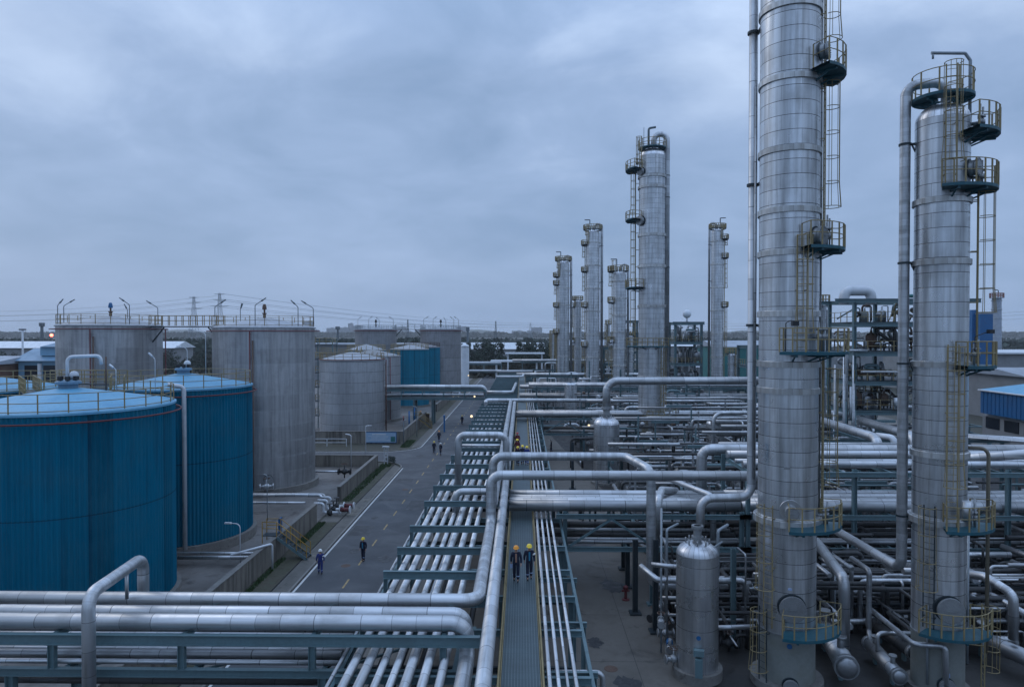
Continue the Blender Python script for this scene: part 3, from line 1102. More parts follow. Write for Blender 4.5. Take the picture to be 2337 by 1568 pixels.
    for k in (-1, 1):
        f.lathe(V(0.05 * k, 0, 0) + (fl if k < 0 else fr) * 0 + Vector(((fl if k < 0 else fr).x - 0.05 * k, (fl if k < 0 else fr).y * 0.95, 0.27 * s)), [(0.087 * s, 0), (0.089 * s, 0.05)], 14)
    f.build('reflective_band', 'reflective', t, org=(0, 0, 0))
    if shirt:
        f = MB()
        sgn = -1 if back else 1
        f.box(V(0, 0.142 * sgn, 1.27), (0.085, 0.014, 0.30))
        f.box(V(0, 0.13 * sgn, 1.05), (0.075, 0.014, 0.14))
        f.build('shirt_front', shirt, t, org=(0, 0, 0))
    if armband:
        f = MB()
        p, q = (sl, el) if armband < 0 else (sr, er)
        f.tube([p.lerp(q, 0.30), p.lerp(q, 0.62)], 0.092, 12, 0)
        f.build('armband', 'helmet_white', t, org=(0, 0, 0))
    if hold in ('paper', 'bag'):
        f = MB()
        p = wr if hold == 'paper' else wr + V(0, 0.02, -0.16)
        f.box(p + V(-0.02, 0.04, 0), (0.16, 0.02, 0.21))
        o = f.build('clipboard', 'reflective' if hold == 'bag' else 'helmet_white')
        mw = Matrix.Translation(Vector(loc)) @ Matrix.Rotation(R(face), 4, 'Z')
        o.matrix_world = mw @ Matrix.Translation(Vector(o['_o']))
        tag(o, ('light blue folder in the hand of the worker with the orange helmet' if hold == 'bag' else 'white paper held by the worker in blue'), 'clipboard')
    return t

# ------------------------------------------------------------------ the setting: ground, yards, roads, markings
def sheet(name, pts, z, mat, kind='structure'):
    m = MB()
    m.v = [Vector((x, y, z)) for x, y in pts]
    m.face(list(range(len(pts))), [(x, y) for x, y in pts])
    o = m.build(name, mat, org=(0, 0, 0))
    return tag(o, kind=kind)


def slab(name, x0, x1, y0, y1, z0, z1, mat, kind='structure'):
    o = MB().box(((x0 + x1) / 2, (y0 + y1) / 2, (z0 + z1) / 2), (x1 - x0, y1 - y0, z1 - z0)).build(name, mat, org=(0, 0, 0))
    return tag(o, kind=kind)


sheet('ground', [(-4000, -200), (4000, -200), (4000, 6000), (-4000, 6000)], 0.0, 'earth_mat')
sheet('concrete_yard', [(-8.6, -10), (75, -10), (75, 300), (-8.6, 300)], 0.010, 'concrete_yard_mat')
sheet('process_floor', [(8.6, 20), (62, 20), (62, 205), (3.6, 205), (3.6, 128), (10.5, 60), (8.6, 44)], 0.014, 'process_floor_shade_mat')  # dark floor sheet, its colour carries the shade under the racks
sheet('tank_yard', [(-120, 10), (-18.9, 10), (-18.9, 88.2), (-120, 88.2)], 0.008, 'bund_floor_mat')
sheet('tank_yard', [(-120, 107), (-18.9, 107), (-18.9, 300), (-120, 300)], 0.008, 'bund_floor_mat')
RX0, RX1 = -15.5, -8.6
cor = []
# the road with its side branch, corners rounded
def arc(cx, cy, r, a0, a1, n=8):
    return [(cx + r * math.cos(R(a0 + (a1 - a0) * i / n)), cy + r * math.sin(R(a0 + (a1 - a0) * i / n))) for i in range(n + 1)]
road_pts = [(RX0, -10), (RX1, -10), (RX1, 420), (RX0, 420)] + arc(RX0 - 5.2, 99.4 + 5.2, 5.2, 0, -90) + [(-90, 99.4), (-90, 91.6)] + arc(RX0 - 4.2, 91.6 - 4.2, 4.2, 90, 0)
sheet('road', road_pts, 0.016, 'asphalt_mat')
edge = arc(RX0 - 4.2, 87.4, 4.2, 0, 90)
def ribbon(name, line, w, z, mat, z1=None):
    m = MB()
    pts = [Vector((x, y, 0)) for x, y in line]
    for i, p in enumerate(pts):
        a = pts[max(0, i - 1)]; b = pts[min(len(pts) - 1, i + 1)]
        d = (b - a).normalized(); nrm = Vector((-d.y, d.x, 0))
        for k in (-.5, .5):
            m.v.append(p + nrm * w * k + Vector((0, 0, z)))
    for i in range(len(pts) - 1):
        m.face([2 * i, 2 * i + 1, 2 * i + 3, 2 * i + 2])
    if z1 is not None:                      # a real step: side faces down to the ground
        n = len(m.v)
        for v in list(m.v):
            m.v.append(Vector((v.x, v.y, z1)))
        for i in range(len(pts) - 1):
            for s in (0, 1):
                m.face([2 * i + s, 2 * i + 2 + s, n + 2 * i + 2 + s, n + 2 * i + s])
    return tag(m.build(name, mat, org=(0, 0, 0)), kind='structure')
near_line = [(RX0 + 0.12, -10), (RX0 + 0.12, 87.4)]
ribbon('road_edge_line', near_line, 0.16, 0.021, 'marking_white')
ribbon('kerb', [(RX0 - 0.12, -10)] + [(x - 0.12, y) for x, y in edge[:-1]] + [(-60, 91.5)], 0.16, 0.13, 'plinth_mat', 0.0)
far = arc(RX0 - 5.2, 104.6, 5.2, -90, 0)
ribbon('kerb', [(-60, 99.5)] + [(x - 0.08, y + 0.08) for x, y in far] + [(RX0 - 0.12, 300)], 0.16, 0.13, 'plinth_mat', 0.0)
ribbon('road_edge_line', [(-60, 99.15)] + [(x + 0.1, y - 0.12) for x, y in far] + [(RX0 + 0.12, 380)], 0.16, 0.021, 'marking_white')
ribbon('road_edge_line', [(RX1 - 0.2, -10), (RX1 - 0.2, 400)], 0.14, 0.021, 'marking_white')
y = 37.7
k = 0
dash = None
while y < 330:
    if dash is None:
        dash = MB().box((0, 0, 0.001), (0.13, 1.7, 0.004)).build('road_dash', 'marking_yellow', org=(0, 0, 0))
        o = dash
    else:
        o = dash.copy(); COL.objects.link(o)
    o.location = (-12.25 + random.uniform(-.02, .02), y, 0.021)
    tag(o, kind='structure')
    y += 4.62
sheet('verge', [(-18.6, -10), (-16.9, -10), (-16.9, 90.6), (-18.6, 90.6)], 0.030, 'verge_mat')
sheet('verge', [(-18.6, 101), (-16.9, 101), (-16.9, 280), (-18.6, 280)], 0.030, 'verge_mat')
sheet('paved_strip', [(-16.85, -10), (-15.72, -10), (-15.72, 87.6), (-16.85, 89.6)], 0.036, 'slab_mat')
sheet('paved_strip', [(-16.85, 102.5), (-15.72, 104.8), (-15.72, 280), (-16.85, 280)], 0.036, 'slab_mat')
slab('drain_edge', -16.93, -16.85, -10, 90.5, 0.0, 0.075, 'rubber')
for yy, w in ((38.2, 1.0), (41.0, 1.1), (43.9, 0.9), (64.5, 3.2), (69.8, 1.5), (52.5, 0.8)):
    o = slab('drain_cover', -16.75, -15.8, yy, yy + w, 0.03, 0.055, 'bund_wall_mat')
sheet('concrete_apron', [(-18.6, 62.2), (-16.2, 62.2), (-16.2, 69.3), (-18.6, 69.3)], 0.040, 'slab_mat')

ground_mat('asphalt_patch_mat', (0.058, 0.060, 0.064), (0.05, 0.052, 0.056), (0.07, 0.072, 0.074), 0.2, 0.85, 12.0, 0.25, None, 0.6)
ground_mat('oil_stain_mat', (0.030, 0.030, 0.032), (0.042, 0.042, 0.044), (0.05, 0.05, 0.052), 0.5, 0.7, 10.0, 0.1)
for x0, x1, y0, y1 in ((-15.1, -13.2, 58.0, 61.2), (-11.6, -9.2, 66.5, 70.5), (-14.8, -12.9, 79.0, 81.0), (-12.0, -10.2, 43.0, 45.4), (-14.6, -13.6, 113, 121), (-15.0, -12.6, 70.2, 71.4)):
    sheet('road_patch', [(x0, y0), (x1, y0 + .1), (x1 - .05, y1), (x0 + .08, y1 - .05)], 0.0195, 'asphalt_patch_mat')
def blot(name, x, y, r, mat, z=0.0192, n=26, sd=1):
    q = random.Random(sd)
    sheet(name, [(x + math.cos(2 * PI * i / n) * r * q.uniform(.55, 1.1), y + math.sin(2 * PI * i / n) * r * 1.5 * q.uniform(.55, 1.1)) for i in range(n)], z, mat)
for i, (x, y, r) in enumerate(((-13.4, 54.0, .5), (-10.6, 52.2, .7), (-13.9, 63.8, .4), (-11.0, 88.0, .8), (-14.2, 96.0, .9), (5.2, 33.5, .8), (4.1, 38.2, .5), (6.2, 46.8, 1.0), (5.0, 56.5, 1.2), (3.9, 29.4, .6))):
    blot('oil_stain', x, y, r, 'oil_stain_mat', 0.0192, 26, i)
for i, (x, y) in enumerate(((-13.2, 50.6), (-13.0, 75.4), (4.6, 35.2))):
    tag(MB().lathe((x, y, 0.017), [(0.02, 0.012), (0.34, 0.012), (0.36, 0.0)], 20, smooth=False).build('manhole_cover', 'rusty_steel', org=(0, 0, 0)), kind='structure')

# grass on the verge: one mass of short blades
def blades(name, areas, n, hmin, hmax, mat):
    m = MB()
    for i in range(n):
        x0, x1, y0, y1 = random.choice(areas)
        x, y = random.uniform(x0, x1), random.uniform(y0, y1)
        a = random.uniform(0, PI); h = random.uniform(hmin, hmax); w = random.uniform(.04, .10)
        d = Vector((math.cos(a), math.sin(a), 0)) * w
        p = Vector((x, y, 0.03)); lean = Vector((random.uniform(-.5, .5), random.uniform(-.5, .5), 1)) * h
        b = len(m.v)
        m.v += [p - d, p + d, p + lean]
        m.face([b, b + 1, b + 2])
    return tag(m.build(name, mat, org=(0, 0, 0)), kind='stuff')
blades('grass', [(-18.6, -18.0, 56, 62), (-18.6, -17.7, 70, 88), (-18.5, -17.3, 88, 90), (-18.6, -17.2, 103, 110), (-18.6, -18.2, 36, 52)], 6000, 0.05, 0.22, 'leaf_bright')

# ------------------------------------------------------------------ bund walls
def wall(label, x0, x1, y0, y1, h, cap=True, name='bund_wall'):
    m = MB().box(((x0 + x1) / 2, (y0 + y1) / 2, h / 2), (abs(x1 - x0), abs(y1 - y0), h))
    o = m.build(name, 'bund_wall_mat')
    tag(o, label, 'wall')
    if cap:
        c = MB().box(((x0 + x1) / 2, (y0 + y1) / 2, h + 0.03), (abs(x1 - x0) + 0.1, abs(y1 - y0) + 0.1, 0.06))
        c.build('coping', 'plinth_mat', o)
    return o
wall('low concrete bund wall beside the road in front of the two nearest blue tanks', -19.1, -18.8, 10, 62.0, 1.75)
wall('low bund wall along the road between the red valves and the side road', -19.1, -18.8, 70.0, 88.0, 1.5)
wall('concrete bund wall along the near side of the side road, behind the tall grey tank', -60, -18.8, 88.15, 88.45, 1.5)
wall('concrete bund wall with a light blue notice board, facing the side road', -30, -18.8, 106.8, 107.1, 1.9)
wall('panelled concrete bund wall behind a white handrail, left of the notice board', -60, -30.15, 108.6, 108.9, 1.6)
wall('concrete bund wall along the main road beyond the side road, by the small yellow stair', -19.1, -18.8, 107.25, 134, 1.9)
wall('far concrete bund wall beside the road, under and past the pipe bridge', -19.1, -18.8, 150, 210, 1.7)
# notice board on the wall
nb = thing('notice_board', 'light blue notice board fixed on the concrete wall at the side road', 'notice board', (-22.2, 106.7, 0))
MB().box((-22.2, 106.70, 1.0), (4.9, 0.06, 1.7)).build('frame', 'blue_panel', nb)
MB().box((-22.2, 106.655, 1.0), (4.7, 0.03, 1.5)).build('panel', 'sign_blue', nb)
m = MB().box((-22.5, 106.632, 1.5), (2.2, 0.012, 0.18))
for i in range(4):
    m.box((-22.6 + 0.2 * (i % 2), 106.632, 1.2 - i * 0.2), (3.2 - 0.5 * (i % 3), 0.012, 0.05))
m.build('faded_print', 'white_sheet', nb)
MB().box((-20.3, 106.632, 0.75), (0.7, 0.012, 0.8)).build('picture', 'green_sheet', nb)

# ------------------------------------------------------------------ storage tanks
cx, cy_, r = 0, 0, 0
def place(uc, D):                      # centre of a tank from the bearing of image column uc and its distance
    d = ray(uc, 784)
    a = math.atan2(d.x, d.y)
    return D * math.sin(a), D * math.cos(a)
x, y = place(155, 52.9)
T1 = tank('nearest blue profiled-sheet tank with pale blue roof and yellow railing, at the left edge', x, y, 6.19, 12.75, 'blue_sheet', 'blue storage tanks', 13.85, redring=(12.25, 0.4), plinth=0.35)
x, y = place(418, 64.2)
T2 = tank('blue tank just behind the nearest blue tank, with a white pipe down its side', x, y, 5.4, 12.95, 'blue_sheet', 'blue storage tanks', 14.0, redring=(12.45, 0.38), plinth=0.75)
x, y = place(-40, 70.0)
T11 = tank('blue-roofed tank at the left edge of the photo behind the nearest blue tank', x, y, 5.4, 12.9, 'blue_sheet', 'blue storage tanks', 13.9, plinth=0.7)
x, y = place(253, 93.9)
T3 = tank('tall grey plate tank at the far left with a red vertical pipe on it', x, y, 5.5, 18.25, 'tank_plate', 'grey plate tanks', 19.4, redring=(17.85, 0.55), riser=[(-20, 17.8, 'pipe_red'), (-17, 17.0, 'rusty_steel'), (88, 17.8, 'pipe_red')], plinth=0.7, rail_mat='rail_ochre', rail_z=18.4)
x, y = place(604, 82.8)
T4 = tank('tall grey plate tank with round manhole at its foot, beside the road', x, y, 5.5, 18.0, 'tank_plate', 'grey plate tanks', 19.1, redring=(17.6, 0.55), riser=[(-15, 17.6, 'pipe_red'), (-12, 16.6, 'rusty_steel')], plinth=0.7, rail_mat='rail_ochre', rail_z=18.15)
T4.manhole(1.75, 3, 0.45, 0.2, 'flange_steel')
x, y = place(804, 120.5)
T5 = tank('lower grey panelled tank behind the notice board wall', x, y, 5.44, 12.8, 'tank_plate_panel', 'grey plate tanks', 14.1, riser=[(83, 12.8, 'pipe_red'), (78, 12.4, 'rusty_steel')], plinth=0.5, rail_mat='rail_ochre', th=1.3, redring=(12.9, 0.1))
x, y = place(851, 139.5)
T6 = tank('grey panelled tank half hidden behind the lower grey tank', x, y, 5.44, 12.8, 'tank_plate_panel', 'grey plate tanks', 14.0, riser=[(35, 12.7, 'pipe_red')], plinth=0.5, rail_mat='rail_yellow', th=1.3)
x, y = place(935, 165)
T7 = tank('far teal blue tank with a pale yellow pipe down its side', x, y, 4.5, 13.55, 'teal_sheet', 'teal tanks', 14.55, riser=[(-32, 12.8, 'rail_ochre')], plinth=0.4, roof='tank_roof', th=1.5)
x, y = place(963, 178)
T8 = tank('far teal blue tank with rusty railing, mostly hidden behind the other teal tank', x, y, 4.6, 13.75, 'teal_sheet', 'teal tanks', 14.7, plinth=0.4, roof='tank_roof', th=1.6, rail_mat='rusty_steel')
x, y = place(858, 188)
T9 = tank('left of the two far grey tanks linked by a footbridge', x, y, 5.5, 18.3, 'tank_plate_far', 'far grey tanks', 18.9, plinth=0.5, rail_mat='lamp_grey', th=1.8, redring=(18.0, 0.35))
x, y = place(1006, 187)
T10 = tank('right of the two far grey tanks linked by a footbridge', x, y, 5.5, 18.3, 'tank_plate_far', 'far grey tanks', 18.9, plinth=0.5, rail_mat='lamp_grey', th=1.8, redring=(18.0, 0.35))
x, y = place(836, 162)
T13 = tank('white-domed tank left of the teal tanks', x, y, 4.4, 13.45, 'teal_sheet', 'teal tanks', 14.75, plinth=0.4, th=1.5, roof='tank_roof')

# footbridges between tank tops
def footbridge(label, a, b, z, w=1.0, mat='rail_ochre', th=1.0):
    a = Vector((a[0], a[1], z)); b = Vector((b[0], b[1], z))
    t = thing('footbridge', label, 'footbridge', (a + b) / 2)
    d = (b - a).normalized(); n = Vector((-d.y, d.x, 0)) * w / 2
    MB().bar(a - Vector((0, 0, 0.13)), b - Vector((0, 0, 0.13)), w, 0.12).build('deck', 'steel_dark', t)
    for s in (-1, 1):
        m = rails(MB(), [a + n * s, b + n * s], 1.15, 0.028 * th, 1, 0.9 * th)
        m.build('railing', mat, t)
    m = MB()
    for q, s in ((a, 1), (b, -1)):
        m.bar(q + d * s * 1.6 - Vector((0, 0, 0.2)), q - Vector((0, 0, 2.0)), 0.12 * th, 0.12 * th)
    m.build('brace', 'steel_dark', t)
d = (T4.c - T3.c).normalized()
footbridge('footbridge with yellow railing joining the tops of the two tall grey tanks', T3.c + d * 5.4, T4.c - d * 5.4, 18.25)
d = (T10.c - T9.c).normalized()
footbridge('small far footbridge joining the tops of the two far grey tanks', T9.c + d * 5.3, T10.c - d * 5.3, 18.5, 1.0, 'lamp_grey', 1.8)

# fittings on the tank tops
def vent(label, p, s=1.0, mat='rusty_steel', group='roof vents', blue=False):
    t = thing('roof_vent', label, 'vent', p, group)
    p = Vector(p)
    MB().lathe(p, [(0.16 * s, 0), (0.16 * s, 0.5 * s), (0.26 * s, 0.5 * s), (0.26 * s, 0.62 * s), (0.10 * s, 0.62 * s), (0.10 * s, 1.0 * s)], 12, smooth=False).build('body', mat, t)
    MB().lathe(p, [(0.10 * s, 1.0 * s), (0.24 * s, 1.02 * s), (0.24 * s, 1.25 * s), (0.15 * s, 1.6 * s), (0.01, 1.65 * s)], 12, smooth=False).build('cap', 'blue_panel' if blue else mat, t)
vent('rusty roof vent with blue cap on top of the far left grey tank', T3.c + Vector((0, 0, 19.35)), 1.0, blue=True)
vent('rusty roof vent on top of the tall grey tank beside the road', T4.c + Vector((0, 0, 19.05)), 1.0)
vent('small dark vent on the left far grey tank', T9.c + Vector((0, 0, 18.9)), 1.3, 'black_iron')
vent('small dark vent on the right far grey tank', T10.c + Vector((0, 0, 18.9)), 1.3, 'black_iron')
# lamps on the tank tops
def top_lamps(T, zs, items, group, k=1.0, mat='lamp_dark'):
    for lab, a, h, dx in items:
        p = T.at(a, T.r - 0.1, zs)
        lamp_post(lab, p, h, T.rt * dx + Vector((0, 0, 0.25 + abs(dx) * 0.35)), group, 'floodlight_post', mat, 0.042, k=k)
W = lambda n, wh: '%s lamp post from the left on the railing of %s' % (n, wh)
top_lamps(T3, 18.4, [(W('first', 'the far left tall grey tank'), -72, 2.1, 0.25), (W('second', 'the far left tall grey tank'), -118, 2.2, 0.7), (W('third', 'the far left tall grey tank'), 160, 1.9, -0.15), (W('fourth', 'the far left tall grey tank'), 20, 2.2, -0.6), (W('fifth', 'the far left tall grey tank'), 64, 2.0, -0.8)], 'lamp posts on the tank tops')
top_lamps(T4, 18.15, [(W('first', 'the tall roadside grey tank'), -70, 2.1, 0.7), (W('second', 'the tall roadside grey tank'), -150, 2.0, 0.08), (W('third', 'the tall roadside grey tank'), -10, 2.2, 0.7), (W('fourth', 'the tall roadside grey tank'), 40, 2.1, -0.4), (W('fifth', 'the tall roadside grey tank'), 78, 2.1, -0.9)], 'lamp posts on the tank tops')
top_lamps(T9, 18.4, [(W('first', 'the left far grey tank'), -60, 2.6, 0.6), (W('second', 'the left far grey tank'), -20, 2.6, 0.6), (W('third', 'the left far grey tank'), 170, 2.6, -0.6), (W('fourth', 'the left far grey tank'), 58, 2.6, -0.8)], 'lamp posts on the tank tops', 1.3, 'lamp_grey')
top_lamps(T10, 18.4, [(W('first', 'the right far grey tank'), -58, 2.6, 0.9), (W('second', 'the right far grey tank'), -22, 2.6, 0.6), (W('third', 'the right far grey tank'), 165, 2.6, -0.3), (W('fourth', 'the right far grey tank'), 40, 2.6, -0.6), (W('fifth', 'the right far grey tank'), 62, 2.6, -0.8)], 'lamp posts on the tank tops', 1.3, 'lamp_grey')
# swan-neck lamps on the blue roofs
for lab, T, a, rr_, h, arm in (('small swan-neck lamp on the roof edge behind the white loop pipe', T1, 150, 5.9, 1.5, (-0.25, 0, 0.2)), ('taller swan-neck lamp on the blue roofs in front of the far left grey tank', T1, 118, 6.0, 2.3, (-0.25, 0, 0.25)),
                               ('swan-neck lamp above the hub of the second blue tank', T2, 165, 1.2, 2.9, (-0.6, 0, 0.1)), ('tall lamp post behind the second blue tank, arm to the left', T2, 160, 5.5, 4.2, (-1.3, 0, 0.3))):
    lamp_post(lab, T.at(a, rr_, 13.2), h, arm, 'swan-neck lamps at the blue tanks', 'swan_neck_lamp', 'pipe_white', 0.035, head=0.3, k=0.8)
# hubs and pipes on the blue roofs
def roof_hub(label, T, s=1.0):
    p = T.c + Vector((0, 0, T1.root.location.z))
    z = 13.75 if T is T1 else 13.9
    t = thing('roof_hub', label, 'tank hatch', T.c + Vector((0, 0, z)), 'hatches on the blue roofs')
    MB().lathe(T.c, [(0.55 * s, z - 0.1), (0.55 * s, z + 0.35), (0.75 * s, z + 0.35), (0.75 * s, z + 0.5), (0.3 * s, z + 0.62), (0.01, z + 0.66)], 20, smooth=False).build('hub', 'dim_blue_roof', t)
    for a in range(0, 360, 60):
        MB().box(T.c + Vector((math.cos(R(a)) * 0.5 * s, math.sin(R(a)) * 0.5 * s, z + 0.72)), (0.22, 0.22, 0.25)).build('bolt_box', 'black_iron', t)
    MB().ball(T.c + Vector((0.25, 0.2, z + 0.9)), 0.28, 10, 6).build('cover', 'white_sheet', t)
roof_hub('blue hatch with white cover at the peak of the nearest blue roof', T1)
roof_hub('blue hatch at the peak of the second blue roof', T2, 0.9)
roof_hub('blue hatch on the blue roof at the left edge of the photo', T11, 0.9)
z = 13.9
pipe('white loop pipe standing on the nearest blue roof and bending over to the right', [T1.c + T1.rt * -0.1 + Vector((0, 0.1, z)), T1.c + T1.rt * -0.1 + Vector((0, 0.1, z + 1.95)), T1.c + T1.rt * 1.75 + Vector((0, 0.1, z + 2.0)), T1.c + T1.rt * 1.8 + Vector((0, 0.12, z + 1.4))], 0.105, 'pipe_white', br=0.32)
pipe('thin dark pipe hanging down to the blue roofs from the white loop pipe', [T1.c + T1.rt * 1.85 + Vector((0, 0.5, z + 1.9)), T1.c + T1.rt * 1.85 + Vector((0, 0.5, z - 0.4))], 0.05, 'rusty_steel')
a = T2.at(1, 5.62, 12.9)
pipe('white down pipe on the side of the second blue tank', [a + T2.rt * -1.1 + Vector((0, -0.2, 0.55)), a + Vector((0, -0.15, 0.35)), a + Vector((0, -0.15, -12.3))], 0.16, 'pipe_white', br=0.4)
# yellow catwalk between the blue tanks
def catwalk(label, a, b, w=0.9):
    a, b = Vector(a), Vector(b)
    t = thing('catwalk', label, 'catwalk', (a + b) / 2, 'yellow catwalks at the tank tops')
    d = (b - a).normalized(); n = Vector((-d.y, d.x, 0)).normalized() * w / 2
    MB().bar(a - Vector((0, 0, .08)), b - Vector((0, 0, .08)), w, 0.08).build('deck', 'steel_dark', t)
    for s in (-1, 1):
        rails(MB(), [a + n * s, b + n * s], 1.1, 0.026, 2, 1.2).build('railing', 'rail_yellow', t)
catwalk('yellow-railed catwalk from the nearest blue tank to the second blue tank', T1.at(150, 6.0, 13.0), T2.at(-60, 5.3, 13.05))
catwalk('yellow-railed catwalk from the nearest blue tank to the blue tank at the left edge', T1.at(-160, 6.0, 13.0), T11.at(30, 5.3, 13.0))
catwalk('yellow-railed catwalk behind the blue tanks, in front of the far left grey tank', T2.at(-120, 5.3, 13.1), T11.at(110, 5.3, 13.05))
catwalk('yellow-railed catwalk reaching from the lower grey tank to the tall grey tank', T5.at(-100, 5.3, 12.9), T5.at(-95, 11.0, 13.0))
catwalk('yellow-railed catwalk behind the lower grey tank', T6.at(-120, 5.3, 13.0), T5.at(-150, 12.0, 13.6))
catwalk('yellow-railed catwalk leading to the white-domed tank', T5.at(170, 5.3, 12.9), T13.at(-20, 4.3, 13.4))
# access tower left of the lower grey tank
t = thing('stair_tower', 'yellow-railed stair tower between the tall grey tank and the lower grey tank', 'stair tower', (*place(742, 128), 0))
bx, by = t.location.x, t.location.y
for i in range(6):
    zz = 2.6 + i * 2.55
    MB().box((bx, by, zz), (3.6, 3.0, 0.12)).build('landing', 'steel_dark', t)
    rails(MB(), [(bx - 1.8, by + 1.5, zz), (bx - 1.8, by - 1.5, zz), (bx + 1.8, by - 1.5, zz), (bx + 1.8, by + 1.5, zz)], 1.1, 0.04, 1, 1.2).build('railing', 'rail_yellow', t)
for sx in (-1.75, 1.75):
    for sy in (-1.45, 1.45):
        MB().bar((bx + sx, by + sy, 0), (bx + sx, by + sy, 16.4), 0.16, 0.16).build('post', 'steel_paint', t)

# ------------------------------------------------------------------ the main pipe rack and the walkway
RK = thing('pipe_rack', 'long main pipe rack running straight away beside the road', 'pipe rack', (-3.9, 60, 0))
beams = [32.75, 36.4, 40.5, 46.5, 51.2, 55.3] + [59.6 + 4.3 * i for i in range(34)]
for i, yb in enumerate(beams):
    MB().ibeam((-6.72, yb, 5.72), (-0.98, yb, 5.72), 0.2, 0.38).build('cross_beam', 'steel_paint', RK)
    MB().ibeam((-6.6, yb, 4.75), (-6.6, yb, 5.525), 0.2, 0.2, up=(1, 0, 0)).build('stub_post', 'steel_paint', RK)
    MB().ibeam((-6.95, yb, 4.59), (2.55, yb, 4.59), 0.18, 0.28).build('support_beam', 'steel_paint', RK)
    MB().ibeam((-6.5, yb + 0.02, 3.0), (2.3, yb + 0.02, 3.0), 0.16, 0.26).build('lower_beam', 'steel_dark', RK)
    if i % 2 == 0:
        for xx in (-6.6, -1.0, 2.35):
            MB().ibeam((xx, yb + 0.15, 0), (xx, yb + 0.15, 4.44), 0.24, 0.24, up=(1, 0, 0)).build('column', 'steel_paint', RK)
for xx, zz in ((-6.98, 4.35), (2.62, 4.35), (-6.98, 5.60)):
    if zz < 5:
        MB().ibeam((xx, 6, zz), (xx, 204, zz), 0.14, 0.26).build('stringer', 'steel_paint', RK)
for i, yb in enumerate([8, 12, 16.5, 21, 25, 29]):
    MB().ibeam((-6.95, yb, 4.59), (2.55, yb, 4.59), 0.18, 0.28).build('support_beam', 'steel_paint', RK)
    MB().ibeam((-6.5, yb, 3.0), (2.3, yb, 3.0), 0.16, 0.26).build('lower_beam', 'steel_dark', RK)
G = 'silver pipes lying on the main rack'
rp = [(-6.35, .17), (-5.80, .18), (-5.24, .145), (-4.70, .145), (-4.15, .19), (-3.55, .18), (-2.95, .165)]
for i, (xx, rr_) in enumerate(rp):
    yend = 196 - (i % 3) * 3
    q = [(xx, 6, 4.75 + rr_), (xx, yend, 4.75 + rr_)]
    pipe('%s silver pipe from the road side lying along the main rack' % ORD[i], q, rr_, 'pipe_jacket', G, seg=14)
pipe('thin grey conduit running outside the road edge of the main rack', [(-6.86, 6, 5.0), (-6.86, 190, 5.0)], 0.07, 'pipe_jacket_dull')
pipe('thin white line lying between the rack pipes', [(-4.42, 30, 4.82), (-4.42, 120, 4.82)], 0.035, 'pipe_white')
for i, xx in enumerate((-6.0, -5.2, -4.3, -3.4, -2.5, -1.6)):
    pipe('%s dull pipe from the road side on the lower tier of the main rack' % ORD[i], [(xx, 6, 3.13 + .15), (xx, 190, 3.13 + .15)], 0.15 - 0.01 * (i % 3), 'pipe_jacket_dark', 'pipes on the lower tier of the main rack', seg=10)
sr = [(0.98, .085), (1.30, .075), (1.62, .055), (1.93, .075)]
for i, (xx, rr_) in enumerate(sr):
    pipe('%s slim pipe from the walkway along its right side' % ORD[i], [(xx, 6, 4.93), (xx, 170, 4.93)], rr_, 'pipe_jacket', 'slim pipes beside the walkway', seg=10)
# walkway
WK = thing('walkway', 'long grey grating walkway with yellow edges beside the main rack', 'walkway', (-0.05, 60, 4.8))
MB().box((-0.05, 104, 4.86), (1.58, 200, 0.06)).build('deck', 'grating_mat', WK)
for xx in (-0.86, 0.76):
    m = MB()
    m.tube([(xx, 5, 5.0), (xx, 204, 5.0)], 0.042, 8, 0)
    m.tube([(xx + (0.07 if xx < 0 else -0.07), 5, 4.93), (xx + (0.07 if xx < 0 else -0.07), 204, 4.93)], 0.03, 6, 0)
    m.build('edge_rail', 'rail_yellow', WK)
    m = MB().ibeam((xx, 5, 4.74 - 0.0), (xx, 204, 4.74), 0.06, 0.2)
    m.build('kerb_beam', 'steel_dark', WK)

# large pipes above the rack
BP = 'large silver pipes above the main rack'
pipe('large silver pipe from the left, turning along the rack, then up and over the walkway', [(-34, 28.4, 6.2), (-1.85, 28.4, 6.2), (-1.85, 40, 6.2), (-1.85, 40, 9.05), (15.4, 40, 9.05)], 0.285, 'pipe_jacket', BP, br=0.62)
pipe('large silver pipe looping over the walkway beyond the first loop, then dropping straight down', [(-1.85, 110, 6.45), (-1.85, 43, 6.45), (-1.85, 43, 9.62), (6.55, 43, 9.62), (7.66, 40.6, 9.25), (7.66, 40.6, 2.4), (13.6, 40.6, 2.4)], 0.27, 'pipe_jacket', BP, br=0.62)
pipe('large silver pipe running straight along the left edge of the walkway', [(-1.25, 5, 6.2), (-1.25, 109.6, 6.2)], 0.275, 'pipe_jacket', BP)
pipe('silver loop pipe rising from the rack near the road and crossing towards the walkway', [(-5.0, 53, 5.0), (-5.0, 53, 9.47), (-1.25, 53, 9.47), (-1.25, 53, 6.45)], 0.27, 'pipe_jacket', BP, br=0.6)
pipe('short silver branch pipe bending down into the rack below the loop pipe', [(-1.85, 47, 6.45), (-4.6, 47, 6.45), (-4.6, 47, 5.0)], 0.24, 'pipe_jacket', BP, br=0.5)
pipe('silver header crossing the rack and walkway far down, where the two long pipes end', [(-5.9, 109.9, 6.0), (-5.9, 110.8, 6.45), (17.5, 110.8, 6.45)], 0.33, 'pipe_jacket', BP)
pipe('thin silver crossover pipe low across the rack before the far header', [(-6.0, 68, 6.15), (-1.3, 68, 6.15)], 0.16, 'pipe_jacket', BP)
pipe('silver crossover pipe across the far rack beyond the header, bending away', [(-6.6, 128, 6.3), (-1.9, 128, 6.3), (-1.4, 150, 6.3)], 0.28, 'pipe_jacket', BP)

